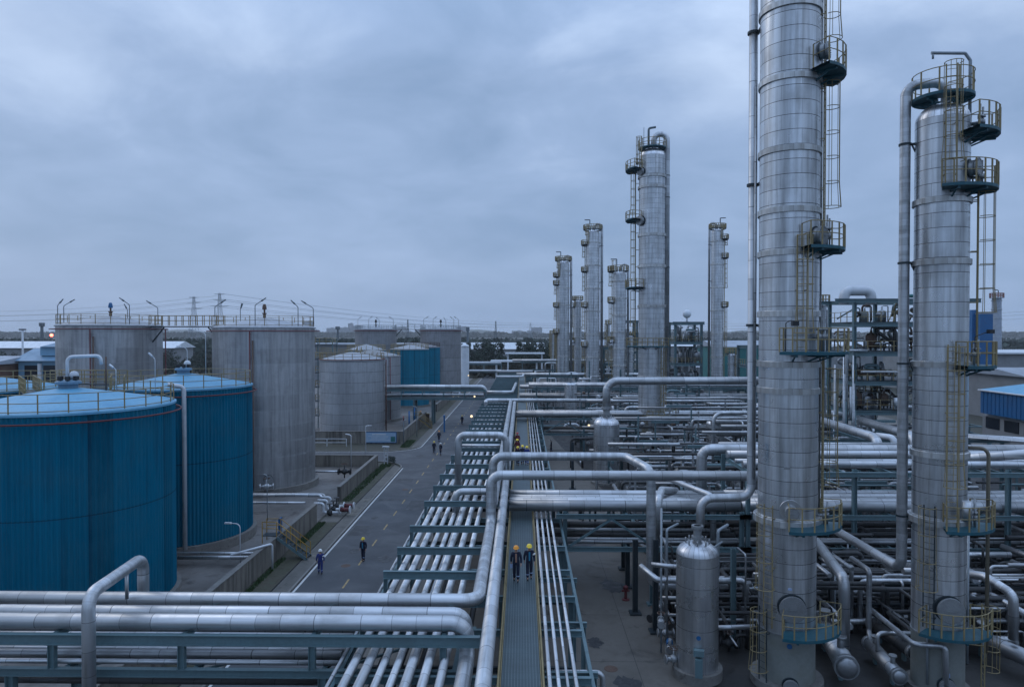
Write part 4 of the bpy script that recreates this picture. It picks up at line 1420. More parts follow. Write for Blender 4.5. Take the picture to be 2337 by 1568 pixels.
# ------------------------------------------------------------------ pipe bridge from the left in the foreground
CRK = thing('pipe_bridge', 'blue-grey steel pipe bridge crossing from the left edge in the foreground', 'pipe bridge', (-14, 27.4, 0))
for yb, lab in ((25.7, 'front'), (29.5, 'rear')):
    MB().ibeam((-34, yb, 5.70), (-1.6, yb, 5.70), 0.22, 0.40).build('top_beam', 'steel_paint', CRK)
    MB().ibeam((-34, yb, 4.44), (-2.0, yb, 4.44), 0.22, 0.30).build('bottom_beam', 'steel_paint', CRK)
    for xx in (-33, -28, -23, -18, -13, -8, -3):
        MB().ibeam((xx, yb, 4.585), (xx, yb, 5.50), 0.24, 0.24, up=(1, 0, 0)).build('web_post', 'steel_paint', CRK)
for xx in (-33, -28, -23, -18, -13, -8, -3):
    MB().ibeam((xx, 25.82, 5.74), (xx, 29.38, 5.74), 0.16, 0.28).build('cross_beam', 'steel_paint', CRK)
    MB().ibeam((xx + 0.4, 25.82, 4.42), (xx + 0.4, 29.38, 4.42), 0.16, 0.24).build('cross_beam', 'steel_paint', CRK)
for xx in (-28, -23, -18, -13, -8):
    MB().bar((xx + 0.2, 25.9, 4.30), (xx + 4.6, 29.3, 4.30), 0.09, 0.09).build('brace', 'steel_paint', CRK)
for xx in (-19.6, -7.6):
    for yb in (25.7, 29.5):
        MB().ibeam((xx, yb, 0), (xx, yb, 4.28), 0.3, 0.3, up=(1, 0, 0)).build('column', 'steel_paint', CRK)
FB = 'pipes on the foreground pipe bridge'
pipe('nearest large silver pipe on the foreground bridge, elbow turning down at the rack', [(-34, 26.15, 6.2), (-2.12, 26.15, 6.2), (-2.12, 26.1, 4.95), (-2.12, 6, 4.95)], 0.30, 'pipe_jacket', FB, br=0.62)
pipe('second silver pipe on the foreground bridge, just behind the nearest one', [(-34, 27.15, 6.16), (-2.25, 27.15, 6.16), (-2.25, 27.15, 4.9)], 0.26, 'pipe_jacket', FB, br=0.5)
for i, (yb, rr_) in enumerate(((26.1, .10), (26.6, .17), (27.2, .09), (27.75, .19), (28.4, .12), (28.9, .16))):
    pipe('%s pipe from the front inside the foreground bridge' % ORD[i], [(-34, yb, 4.56 + rr_), (-7.1, yb, 4.56 + rr_)], rr_, 'pipe_jacket_dull' if i % 2 else 'pipe_jacket', FB)
for i, (yb, rr_) in enumerate(((26.4, .12), (27.1, .15), (28.2, .12))):
    pipe('%s thin pipe from the front slung below the foreground bridge' % ORD[i], [(-34, yb, 3.75), (-6.2, yb, 3.75)], rr_, 'pipe_jacket_dark', FB)
pipe('silver loop pipe rising in front of the foreground bridge and running back over it', [(-16.2, 25.1, 2.0), (-16.2, 25.1, 7.62), (-16.55, 29.4, 7.62), (-16.55, 29.4, 4.2)], 0.235, 'pipe_jacket', br=0.55)
pipe('short strut pipe between the loop pipe and the bridge', [(-16.45, 28.0, 7.5), (-16.45, 28.0, 6.35)], 0.07, 'pipe_jacket')

# ------------------------------------------------------------------ the two near columns
x, y, r = cyl(1733, 1867, 1567, 0.4)
A = Column('very tall silver process column rising out of the top of the picture', x, y, r, 0, 0, 'process columns')
z = A.zv
A.plinth(r * 1.28, 0.40)
A.shell(0.41, z(1428), r * 0.985, 'skirt_paint', 'skirt')
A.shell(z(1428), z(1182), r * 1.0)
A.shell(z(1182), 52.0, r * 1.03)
A.head(52.0, 0.9, r * 1.03)
A.r = r * 1.02
MB().lathe(A.c, [(r * 1.02, z(1428)), (r * 1.02, z(1428) + 0.05), (r * 0.98, z(1428) + 0.05), (r * 0.98, z(1428)), (r * 1.02, z(1428))], 40, smooth=False).build('skirt_edge', 'flange_steel', A.root)
for v in (43, 201, 357, 490, 583, 718, 830, 889):
    A.band(z(v))
A.band(z(1180), 0.30, 0.22)
for v in (-120, -260):
    A.band(z(v))
A.platform(z(188), 42, 128)
A.platform(z(574), 22, 112)
A.platform(z(800), -8, 88, 1.35)
A.platform(z(1182), 2, 96, 1.1)
A.platform(z(1412), -4, 92, 1.1)
A.ladder(z(188), z(-150), 96, (z(108), z(-150)))
A.ladder(z(572), z(160), 96, (z(480), z(204)))
A.ladder(z(800), z(548), 22, (z(760), z(552)))
A.ladder(z(1180), z(770), 95, (z(1100), z(840)))
A.ladder(z(1412), z(1140), -32, (z(1322), z(1142)))
A.ladder(z(1562), z(1372), -42, (z(1508), z(1376)), rail_mat='steel_dark')
A.manhole(z(142), 78, 0.42)
A.manhole(z(548), 60, 0.45)
A.manhole(z(1148), 6, 0.32, 0.55)
A.manhole(z(1362), 10, 0.62, 0.16)
A.manhole(z(1534), 8, 0.36, 0.14)
MB().tube([A.at(6, r * 0.9, z(1148)), A.at(6, r * 1.06, z(1148))], 0.5, 28, 0).build('nozzle_pad', 'vessel_jacket', A.root)
MB().box(A.at(-1, r + 0.04, z(1056)), (0.28, 0.03, 0.12), math.atan2(A.rt.y, A.rt.x)).build('name_plate', 'flange_steel', A.root)
MB().box(A.at(6, r + 0.02, z(1322)), (0.18, 0.03, 0.09), math.atan2(A.rt.y, A.rt.x)).build('small_plate', 'reflective', A.root)
MB().tube([A.at(6, r - .02, z(1448)), A.at(6, r + .03, z(1448))], 0.12, 16, 0).build('blue_mark', 'blue_panel', A.root)
# floodlight on a bent arm at the third platform
m = MB().tube([A.at(-4, r + 0.3, z(800)), A.at(-4, r + 0.3, z(738)), A.at(4, r + 0.6, z(733))], 0.02, 6, 0.1)
m.box(A.at(8, r + 0.75, z(740)), (0.30, 0.2, 0.22))
A.extra(m, 'floodlight', 'black_iron')
# valves on the platforms
def valve_cluster(k, a, zz, s=1.0, n=3):
    m = MB()
    for i in range(n):
        p = k.at(a + i * 6, k.r + 0.35 + 0.1 * (i % 2), zz)
        m.tube([p, p + Vector((0, 0, 1.25 * s + 0.2 * i))], 0.045, 8, 0)
        m.tube([p + Vector((0, 0, 0.5 * s)), p + Vector((0, 0, 0.75 * s))], 0.12 * s, 10, 0)
        m.tube([p + Vector((0, 0, 0.9 * s)), p + Vector((0, 0, 1.0 * s))], 0.14 * s, 12, 0)
        m.tube([p + Vector((0, 0, 0.6 * s)), k.at(a + i * 6, k.r - 0.02, zz + 0.6 * s)], 0.05, 8, 0)
    k.extra(m, 'valve_group', 'flange_steel')
valve_cluster(A, 78, z(574), 1.0)
valve_cluster(A, 52, z(800), 1.1, 4)
valve_cluster(A, 74, z(1182), 0.7, 2)
# the vapour line of column A, ending in the dome-topped vessel
ax = 11.78
pipe('overhead pipe down the left side of the very tall column, bending into the vessel below', [(ax, 35.2, 50), (ax, 35.2, z(1147)), (9.19, 35.2, z(1149)), (9.19, 35.2, 7.45)], 0.215, 'pipe_jacket', br=0.62)
for v in (62, 415, 742):
    m = MB().lathe((ax, 35.2, z(v)), [(0.225, -.06), (0.30, -.06), (0.30, .06), (0.225, .06)], 16, smooth=False)
    m.bar((ax + .25, 35.1, z(v)), A.at(-80, r - .05, z(v) - 0.05), 0.16, 0.12)
    m.build('pipe_clamp', 'steel_dark', A.root)
m = MB()
m.tube([A.at(100, r + 0.13, 50), A.at(100, r + 0.13, z(1180))], 0.05, 6, 0)
m.tube([A.at(-98, r + 0.25, 30), A.at(-98, r + 0.25, z(1100))], 0.06, 6, 0)
A.extra(m, 'small_riser', 'pipe_jacket_dull')

x, y, r = cyl(2083, 2212, 1583, 0.35)
B = Column('second tall silver column at the right, domed top with a railed platform and overhead pipe', x, y, r, 0, 0, 'process columns')
z = B.zv
B.plinth(r * 1.22, 0.35)
B.shell(0.36, z(1436), r * 0.985, 'skirt_paint', 'skirt')
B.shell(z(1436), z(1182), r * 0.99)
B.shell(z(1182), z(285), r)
B.head(z(285), 0.85, r)
MB().lathe(B.c, [(r * 1.02, z(1436)), (r * 1.02, z(1436) + 0.05), (r * 0.98, z(1436) + 0.05), (r * 0.98, z(1436)), (r * 1.02, z(1436))], 40, smooth=False).build('skirt_edge', 'flange_steel', B.root)
for v in (467, 603, 830, 1031):
    B.band(z(v))
B.band(z(1180), 0.30, 0.2)
B.r = r * 0.4
B.platform(z(232), -178, 178, r * 0.74, brackets=6)
B.r = r
B.platform(z(322), 38, 118, 1.15)
B.platform(z(442), 0, 108, 1.1)
B.platform(z(830), 28, 104, 1.1)
B.platform(z(1182), 8, 104, 1.1)
B.platform(z(1414), -20, 88, 1.05)
B.ladder(z(440), z(180), 14, (z(392), z(182)), out=0.3)
B.ladder(z(828), z(412), 92, (z(715), z(452)), out=0.3)
B.ladder(z(1182), z(785), 22, (z(1092), z(790)))
B.ladder(z(1412), z(1140), -16, (z(1322), z(1142)), rail_mat='steel_dark')
B.ladder(z(1590), z(1368), 104, (z(1510), z(1372)), out=0.75, flare=False)
B.manhole(z(400), 72, 0.42)
B.manhole(z(1366), 22, 0.60, 0.18)
B.manhole(z(1535), 18, 0.36, 0.14)
valve_cluster(B, 82, z(322), 0.8)
valve_cluster(B, 88, z(442), 0.9, 3)
valve_cluster(B, 62, z(830), 0.8, 2)
valve_cluster(B, 58, z(1182), 0.7, 3)
o = MB().tube([B.at(40, r + 0.55, z(1122)), B.at(40, r + 0.55, z(1165))], 0.2, 14, 0).build('valve_body', 'pipe_jacket', B.root)
B.overhead(z(262), -78, 0.42, 0.24, z(1305), z(196), -0.15, [z(330), z(600), z(830), z(1180)], tail=[B.at(-78, r + 0.42, z(1305)) + Vector((-0.3, 7.5, 0.05))])
# davit crane
m = MB()
p = B.at(118, r * 1.08, 0)
m.tube([p + Vector((0, 0, z(300))), p + Vector((0, 0, z(150))), p + Vector((-0.25, 0, z(134))), p + Vector((-1.85, 0, z(133)))], 0.075, 10, 0.1)
m.tube([p + Vector((-1.78, 0, z(133))), p + Vector((-1.78, 0, z(133) - 0.28))], 0.05, 8, 0)
B.extra(m, 'davit', 'lamp_grey')
m = MB().tube([B.at(52, r + 0.55, z(800)), B.at(52, r + 0.55, z(768)), B.at(62, r + 0.9, z(758))], 0.02, 6, 0.1)
m.box(B.at(64, r + 1.0, z(757)), (0.25, 0.2, 0.18))
B.extra(m, 'floodlight', 'black_iron')
pipe('thin yellowish standpipe rising beside the second tall column and bending into it', [B.at(112, r + 0.1, z(1018)), B.at(112, r + 1.0, z(1018)), B.at(112, r + 1.0, 2.0)], 0.085, 'pipe_tan', br=0.4)
MB().box(B.at(20, r + 0.02, z(1512)), (0.22, 0.03, 0.2), math.atan2(B.rt.y, B.rt.x)).build('small_plate', 'reflective', B.root)

# ------------------------------------------------------------------ the middle column and those further off
x, y, r = cyl(1457, 1518, 1043, 0.0)
Cc = Column('tall silver column in the middle distance with platforms on its left side', x, y, r, 0, 0, 'process columns', 1.7)
z = Cc.zv
Cc.plinth(r * 1.15, 0.5)
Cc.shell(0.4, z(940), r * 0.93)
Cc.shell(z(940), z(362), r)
Cc.head(z(362), 1.25, r)
for v in (408, 432, 540, 610, 700, 790, 860):
    Cc.band(z(v), 0.35, 0.16)
Cc.r = r * 0.5
Cc.platform(z(342), -178, 178, r * 0.55, 'platform_blue')
Cc.r = r
Cc.platform(z(391), -40, -118, 1.9)
Cc.platform(z(504), -45, -118, 1.9)
Cc.platform(z(657), -35, -118, 1.9)
Cc.platform(z(789), -95, 40, 1.7)
Cc.platform(z(950), -10, 95, 1.7, 'steel_paint')
Cc.ladder(z(504), z(380), -98, (z(486), z(394)), 0.5)
Cc.ladder(z(655), z(500), -98, (z(640), z(510)), 0.5)
Cc.ladder(z(789), z(652), -98, (z(745), z(664)), 0.5)
Cc.ladder(z(950), z(780), 42, (z(930), z(785)), 0.3)
Cc.ladder(z(1030), z(938), -22, (z(1015), z(940)), 0.3)
Cc.ladder(z(391), z(320), -48, (z(380), z(322)), 0.3)
Cc.manhole(z(508), -52, 0.7, 0.3, 'flange_steel', False)
Cc.manhole(z(398), -50, 0.6, 0.3, 'flange_steel', False)
valve_cluster(Cc, -72, z(391), 1.5, 2)
Cc.overhead(z(350), 94, 0.18, 0.40, z(870), z(311), 0.2, [z(405), z(454), z(612)])
m = MB().tube([Cc.at(-60, 0.6, z(345)), Cc.at(-60, 0.6, z(298)), Cc.at(-60, 0.6, z(297)) + Vector((1.0, 0, 0.1))], 0.16, 8, 0.3)
m.tube([Cc.at(-100, 1.2, z(345)), Cc.at(-100, 1.2, z(293))], 0.04, 5, 0)
Cc.extra(m, 'davit', 'lamp_dark')

fc = 'far process columns'
simple_column('far slim column with the lowest pair of platforms, leftmost of the far group', 1272, 1299, 190, 604, (632, 650, 700, 760), 1, True, fc)
simple_column('far column with left-hand platforms standing second tallest left of the middle column', 1337, 1368, 170, 535, (560, 620, 700, 790), 1, True, fc)
k = simple_column('short far column with platforms on both sides just left of the middle column', 1399, 1428, 150, 628, (620, 690, 780), 1, True, fc)
simple_column('small far column half hidden between the two slim far columns', 1310, 1327, 205, 690, (700, 780), 1, False, fc)
simple_column('far column right of the middle column with its overhead pipe on the left', 1623, 1650, 170, 532, (548, 590, 700), -1, True, fc)
simple_column('stub column at the foot of the far right-hand column', 1662, 1682, 150, 812, (), -1, False, fc, rings=1)
simple_column('thin distant stack left of the far columns', 1257, 1265, 215, 765, (), 1, False, fc, rings=2)
simple_column('second thin distant stack left of the far columns', 1268, 1275, 225, 768, (), 1, False, fc, rings=2)
simple_column('thin far stack between the short column and the middle column', 1431, 1446, 185, 770, (), 1, False, fc, rings=3)
simple_column('far stack seen just left of the very tall column', 1384, 1392, 200, 742, (), 1, False, fc, rings=3)

# ------------------------------------------------------------------ dome-topped vessels
def vessel(label, ul, ur, v, z0, vtop, dome, group='dome-topped vessels', ph=0.45, neck=None, mat='vessel_jacket', r=None):
    x, y, r = cyl(ul, ur, v, z0)
    k = Column(label, x, y, r, 0, 0, group, 1.0 + y / 120, 'vessel', 'vessel')
    zt = k.zv(vtop)
    k.plinth(r * 1.2, z0)
    k.shell(z0, zt, r, mat)
    k.head(zt, dome, r)
    if neck:
        nr, nh = neck
        m = MB().lathe(k.c, [(nr, zt + dome * 0.85), (nr, zt + dome + nh)], 20)
        for zz in (zt + dome + nh * 0.25, zt + dome + nh):
            m.lathe(k.c, [(nr * 0.9, zz - 0.07), (nr * 1.5, zz - 0.07), (nr * 1.5, zz + 0.07), (nr * 0.9, zz + 0.07)], 20, smooth=False)
        m.build('neck', 'flange_steel', k.root)
        m = MB()
        for a in range(0, 360, 45):
            p = k.at(a, r * 0.55, zt + dome * 0.8)
            m.tube([p, p + Vector((0, 0, 0.28))], 0.04, 6, 0)
        m.build('small_nozzle', 'flange_steel', k.root)
    return k, zt
V1, zt = vessel('polished upright vessel with ribbed dome in the foreground, left of the very tall column', 1545, 1643, 1540, 0.5, 1262, 0.62, neck=(0.2, 0.72))
z = V1.zv
MB().tube([V1.at(4, V1.r - .02, z(1437)), V1.at(4, V1.r + .02, z(1437))], 0.11, 18, 0).build('blue_mark', 'blue_panel', V1.root)
MB().box(V1.at(2, V1.r + .03, z(1484)), (0.08, 0.04, 0.3), math.atan2(V1.rt.y, V1.rt.x)).build('gauge', 'pipe_white', V1.root)
m = MB().box(V1.at(4, V1.r + .3, 1.0), (0.36, 0.3, 0.9), math.atan2(V1.rt.y, V1.rt.x))
m.box(V1.at(4, V1.r + .2, 1.7), (0.5, 0.3, 0.3), math.atan2(V1.rt.y, V1.rt.x))
m.build('valve_box', 'steel_paint', V1.root)
m = MB().box(V1.at(-8, V1.r + 0.012, z(1318)), (0.62, 0.02, 0.012), math.atan2(V1.rt.y, V1.rt.x))
V2, zt2 = vessel('upright silver vessel with ribbed dome standing before the second steel rack', 1355, 1414, 1103, 0.3, 968, 0.95, neck=(0.38, 0.9))
V3, zt3 = vessel('smaller domed vessel between the far racks, left of the middle column', 1288, 1317, 985, 0.3, 878, 0.5, neck=(0.25, 0.5))
V4, zt4 = vessel('squat domed vessel left of the very tall column with a pipe across its top', 1612, 1662, 1075, 0.3, 966, 0.7, neck=(0.3, 0.6))
V5, zt5 = vessel('plain round drum beside the foot of the middle column', 1508, 1534, 1030, 0.3, 930, 0.4, mat='pipe_jacket_dull')
V6, _ = vessel('short far drum behind the racks right of the middle column', 1553, 1575, 930, 0.3, 835, 0.5, mat='pipe_jacket_dull')
V7, _ = vessel('second short far drum in the open steel frame', 1583, 1603, 925, 0.3, 838, 0.5, mat='pipe_jacket_dull')
# ------------------------------------------------------------------ racks on the right side
RA = rack('first steel rack right of the walkway, with a V brace under its beams', [2.85, 14.55], (45.3, 50.9), (3.24, 5.4), 5.55, braces=[(3.05, 8.75, 3.25, 5.1, 45.08)])
RB = rack('blue-grey steel rack behind the two tall columns, three tiers high', [14.95, 21.95, 32.0, 42.0, 52.0], (45.3, 50.9), (3.24, 5.4, 8.24), 8.4)
RC = rack('second steel rack right of the walkway, behind the upright vessel', [2.85, 8.7, 16, 24, 32, 40, 48], (96.5, 101.5), (3.24, 5.4), 5.6, braces=[(3.0, 8.6, 3.3, 4.9, 96.4)])
RD = rack('third steel rack right of the walkway, beyond the middle column', [2.6, 12, 22, 32, 42, 52], (124, 129), (3.4, 5.6, 7.6), 7.8)
RE = rack('fourth steel rack, far down right of the walkway', [2.6, 14, 26, 38, 50], (146, 150), (3.4, 5.4), 5.6)
RF = rack('fifth steel rack, farthest right of the walkway', [2.6, 14, 26, 38], (176, 180), (4.0, 6.2), 6.4)
RG = rack('sixth and last steel rack at the end of the walkway', [0, 14, 26, 38], (208, 211), (4.0, 6.2, 8.6), 8.7)
RH = rack('steel rack with long diagonal pipes at the right edge of the photo', [26, 36, 46], (66, 71), (4.0, 7.2), 7.4)


def bank(where, x0, x1, zt, items, mat='pipe_jacket', group=None, seg=None):
    """pipes lying side by side on one tier"""
    for i, it in enumerate(items):
        yy, rr_ = it[0], it[1]
        mm = it[2] if len(it) > 2 else mat
        pipe('%s pipe from the front on %s' % (ORD[i], where), [(x0, yy, zt + rr_), (x1, yy, zt + rr_)], rr_, mm, group or 'pipes on ' + where, seg=seg)
D_, K_ = 'pipe_jacket_dull', 'pipe_jacket_dark'
bank('the top tier of the first rack by the walkway', -0.9, 14.6, 5.4, [(45.9, .37, D_), (46.95, .32), (47.8, .26), (48.6, .24), (49.5, .3), (50.4, .2)])
bank('the middle tier behind the two tall columns', 14.7, 56, 5.4, [(45.95, .37, D_), (47.0, .32), (47.9, .26, D_), (48.7, .3), (50.1, .26, D_)])
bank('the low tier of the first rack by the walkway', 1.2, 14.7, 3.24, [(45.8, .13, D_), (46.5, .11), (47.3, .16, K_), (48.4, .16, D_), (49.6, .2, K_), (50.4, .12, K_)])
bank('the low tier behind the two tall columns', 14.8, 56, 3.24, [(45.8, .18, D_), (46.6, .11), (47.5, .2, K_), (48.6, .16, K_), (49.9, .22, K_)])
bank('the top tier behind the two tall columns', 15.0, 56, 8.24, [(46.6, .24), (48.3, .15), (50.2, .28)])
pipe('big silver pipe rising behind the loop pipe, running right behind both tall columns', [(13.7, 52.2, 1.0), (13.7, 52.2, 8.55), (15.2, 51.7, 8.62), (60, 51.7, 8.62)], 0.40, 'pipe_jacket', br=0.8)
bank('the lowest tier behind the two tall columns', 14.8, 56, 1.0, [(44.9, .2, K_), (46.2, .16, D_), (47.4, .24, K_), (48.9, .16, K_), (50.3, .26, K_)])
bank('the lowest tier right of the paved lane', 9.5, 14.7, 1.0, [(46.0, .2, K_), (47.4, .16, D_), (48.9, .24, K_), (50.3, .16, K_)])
bank('the second rack right of the walkway', -0.9, 50, 5.4, [(97.0, .45, D_), (98.2, .36), (99.3, .25), (100.5, .32)])
bank('the low tier of the second rack by the walkway', 1.5, 50, 3.24, [(97.0, .2, D_), (98.0, .2, K_), (99.2, .25, K_), (100.6, .2, K_)])
bank('the top tier of the third rack by the walkway', 1.2, 54, 7.6, [(124.6, .3), (126, .25), (127.5, .3)])
bank('the middle tier of the third rack by the walkway', -0.5, 54, 5.6, [(124.6, .35, D_), (126, .3), (127.5, .3, D_)])
bank('the fourth rack right of the walkway', -0.5, 52, 5.4, [(146.6, .42), (148, .35), (149.3, .35)])
bank('the fifth rack right of the walkway', -1.5, 40, 6.2, [(176.8, .45), (178.4, .4)])
bank('the last rack at the end of the walkway', -3, 40, 8.6, [(208.5, .4), (210.2, .35)])
pipe('white pipe across the main rack at its far end', [(-7.5, 196, 6.4), (3, 196, 6.4)], 0.35, 'pipe_white')
pipe('white pipe across the main rack just before its far end', [(-6.6, 172, 6.4), (0, 172, 6.4), (0.3, 176.5, 6.6)], 0.30, 'pipe_white')
t = thing('shelter', 'flat white shelter roof at the far end of the main rack', 'shelter', (-2, 238, 0), 'shelters at the far end of the rack')
MB().box((-2, 238, 7.6), (18, 7, 0.5)).build('roof', 'white_sheet', t)
for xx in (-9, 5):
    for yy in (235.5, 240.5):
        MB().box((xx, yy, 3.65), (0.5, 0.5, 7.3)).build('post', 'white_sheet', t)
t = thing('shelter', 'higher white shelter roof behind the flat one at the far end of the rack', 'shelter', (1, 262, 0), 'shelters at the far end of the rack')
MB().box((1, 262, 9.6), (15, 7, 0.5)).build('roof', 'white_sheet', t)
for xx in (-5.5, 7.5):
    for yy in (259.5, 264.5):
        MB().box((xx, yy, 4.65), (0.5, 0.5, 9.3)).build('post', 'white_sheet', t)

pipe('very large silver pipe rising from the upright vessel and running right behind the middle column', [(V2.c.x, V2.c.y, zt2 + 1.6), (V2.c.x, V2.c.y, 11.85), (34.5, 80, 11.85)], 0.46, 'pipe_jacket', br=1.3)
pipe('silver pipe along the squat vessel top, left of the very tall column', [(V4.c.x - 1.2, V4.c.y - 1.7, 6.5), (V4.c.x + 9, V4.c.y - 1.7, 6.5)], 0.36, 'pipe_jacket')
pipe('slim pipe arching over to the squat vessel from the left', [(V4.c.x - 4.6, 71, 2), (V4.c.x - 4.6, 71, 9.1), (V4.c.x - 0.3, 71.5, 9.1), (V4.c.x - 0.2, 71.7, 7.5)], 0.2, 'pipe_jacket', br=0.9)
pipe('reddish brown standpipe in front of the squat vessel', [(V4.c.x - 1.3, 69.5, 2), (V4.c.x - 1.3, 69.5, 7.2)], 0.09, 'rusty_steel')
pipe('silver pipe with two bends lying on the first rack before the tall column', [(11.2, 49.8, 5.9), (9.6, 47.0, 6.6), (8.9, 44.6, 6.55), (8.9, 44.6, 3.6)], 0.25, 'pipe_jacket', br=0.5)
pipe('sloping silver pipe left of the tall column, bending down behind its overhead pipe', [(9.9, 52, 6.8), (13.0, 46.5, 6.3), (13.0, 46.5, 2.2)], 0.2, 'pipe_jacket', br=0.5)
pipe('silver cross pipe behind the dome of the foreground vessel, turning down at its right', [(6.8, 39.2, 4.0), (7.6, 38.2, 3.55), (12.5, 38.2, 3.55), (12.5, 38.2, 2.4)], 0.17, 'pipe_jacket', br=0.35)
pipe('short silver pipe into the left shoulder of the foreground vessel', [(6.9, 36.4, 5.05), (8.5, 35.9, 5.05)], 0.13, 'pipe_jacket')
pipe('silver diagonal pipe coming forward and down between the two tall columns, first of two', [(30.6, 72, 8.4), (31.6, 61, 8.05), (31.6, 61, 5.2)], 0.42, 'pipe_jacket', br=0.9)
pipe('silver diagonal pipe coming forward between the two tall columns, second of two', [(36.0, 73, 8.1), (35.4, 62, 8.05), (35.4, 62, 5.2)], 0.42, 'pipe_jacket', br=0.9)
pipe('small white pipe bend beside the two diagonal pipes', [(32.5, 63, 8.0), (33.4, 61.6, 8.0), (33.4, 61.6, 5.4)], 0.28, 'pipe_white', br=0.5)
pipe('big silver pipe turning forward at the right edge behind the second tall column', [(30.0, 49, 8.35), (36, 46.0, 9.5), (50, 42.5, 9.5)], 0.33, 'pipe_jacket', br=0.9)
for i in range(6):
    pipe('%s long thin pipe from the left running diagonally at the right edge' % ORD[i], [(38.6 - i * 0.1, 68 + i * 0.5, 7.45), (56, 56 + i * 0.75, 7.45)], 0.10 + 0.03 * (i % 2), 'pipe_jacket', 'diagonal pipes at the right edge')
# left-hand legs and yard equipment between the racks
for i, (xx, yy, hh) in enumerate(((5.6, 76, 5.2), (7.45, 50.2, 3.2), (7.2, 46.6, 3.1), (7.0, 42.2, 4.6), (7.75, 39.6, 5.4))):
    o = MB().ibeam((xx, yy, 0), (xx, yy, hh), 0.3, 0.3, up=(1, 0, 0))
    o.box((xx, yy, 0.06), (0.7, 0.7, 0.12))
    tag(o.build('steel_leg', 'steel_dark'), '%s blue-black steel leg from the back beside the paved lane under the racks' % ORD[i], 'steel post', 'steel legs along the paved lane')

# ------------------------------------------------------------------ open steel process frames
def frame(label, xs, ys, levels, top_over=0.8, th=1.0, rail='rail_yellow', mat='steel_paint', fill=None):
    k = thing('process_structure', label, 'steel frame', ((xs[0] + xs[-1]) / 2, (ys[0] + ys[-1]) / 2, 0), 'open steel frames')
    for x in xs:
        for y in ys:
            MB().ibeam((x, y, 0), (x, y, levels[-1]), 0.35 * th, 0.35 * th, up=(1, 0, 0), t=0.05).build('post', mat, k)
    for i, z in enumerate(levels):
        top = i == len(levels) - 1
        o = top_over if top else 0.2
        for y in ys:
            MB().ibeam((xs[0] - o, y - 0.2, z), (xs[-1] + o, y - 0.2, z), 0.3 * th, 0.45 * th, t=0.05).build('beam', mat, k)
        for x in xs:
            MB().ibeam((x, ys[0] - 0.3, z - 0.03), (x, ys[-1] + 0.3, z - 0.03), 0.25 * th, 0.40 * th, t=0.05).build('beam', mat, k)
        if not top:
            MB().box(((xs[0] + xs[-1]) / 2, (ys[0] + ys[-1]) / 2, z + 0.28), (xs[-1] - xs[0], ys[-1] - ys[0], 0.08)).build('floor', 'steel_dark', k)
            rails(MB(), [(xs[0], ys[0] - 0.1, z + 0.32), (xs[-1], ys[0] - 0.1, z + 0.32)], 1.1, 0.03 * th, 1, 1.4).build('railing', rail, k)
            rails(MB(), [(xs[0] - .1, ys[0], z + 0.32), (xs[0] - .1, ys[-1], z + 0.32)], 1.1, 0.03 * th, 1, 1.4).build('railing', rail, k)
    return k
S1 = frame('large open steel process frame between the two tall columns, with floors full of machinery', [36.2, 41.5, 47.5], [75, 81], [8.7, 11.9, 15.1, 18.3, 20.9], 2.2)
S2 = frame('smaller far open steel frame with a white ball on top, right of the middle column', [33.5, 39.2], [150, 156], [6.0, 10.5, 15.2, 19.5], 0.6, 1.5)
S3 = frame('far low steel frame partly hidden behind the middle column', [20.5, 25.5], [172, 177], [5.5, 9.5, 13.5], 0.4, 1.5)
pipe('very large white inverted-U pipe on top of the open steel frame', [(36.0, 77, 20.6), (36.0, 77, 22.1), (39.0, 77, 22.1), (39.0, 77, 20.6)], 0.55, 'pipe_white', br=1.3)
pipe('green pipe lying on the top beams of the open steel frame', [(41.6, 76, 21.45), (46.0, 76, 21.5)], 0.2, 'green_sheet')
o = MB().ball((36.5, 152, 21.6), 0.95, 14, 10); o.tube([(36.5, 152, 19.6), (36.5, 152, 20.8)], 0.2, 8, 0)
tag(o.build('ball_tank', 'white_sheet'), 'white ball on a short stem on top of the smaller far frame', 'ball tank')
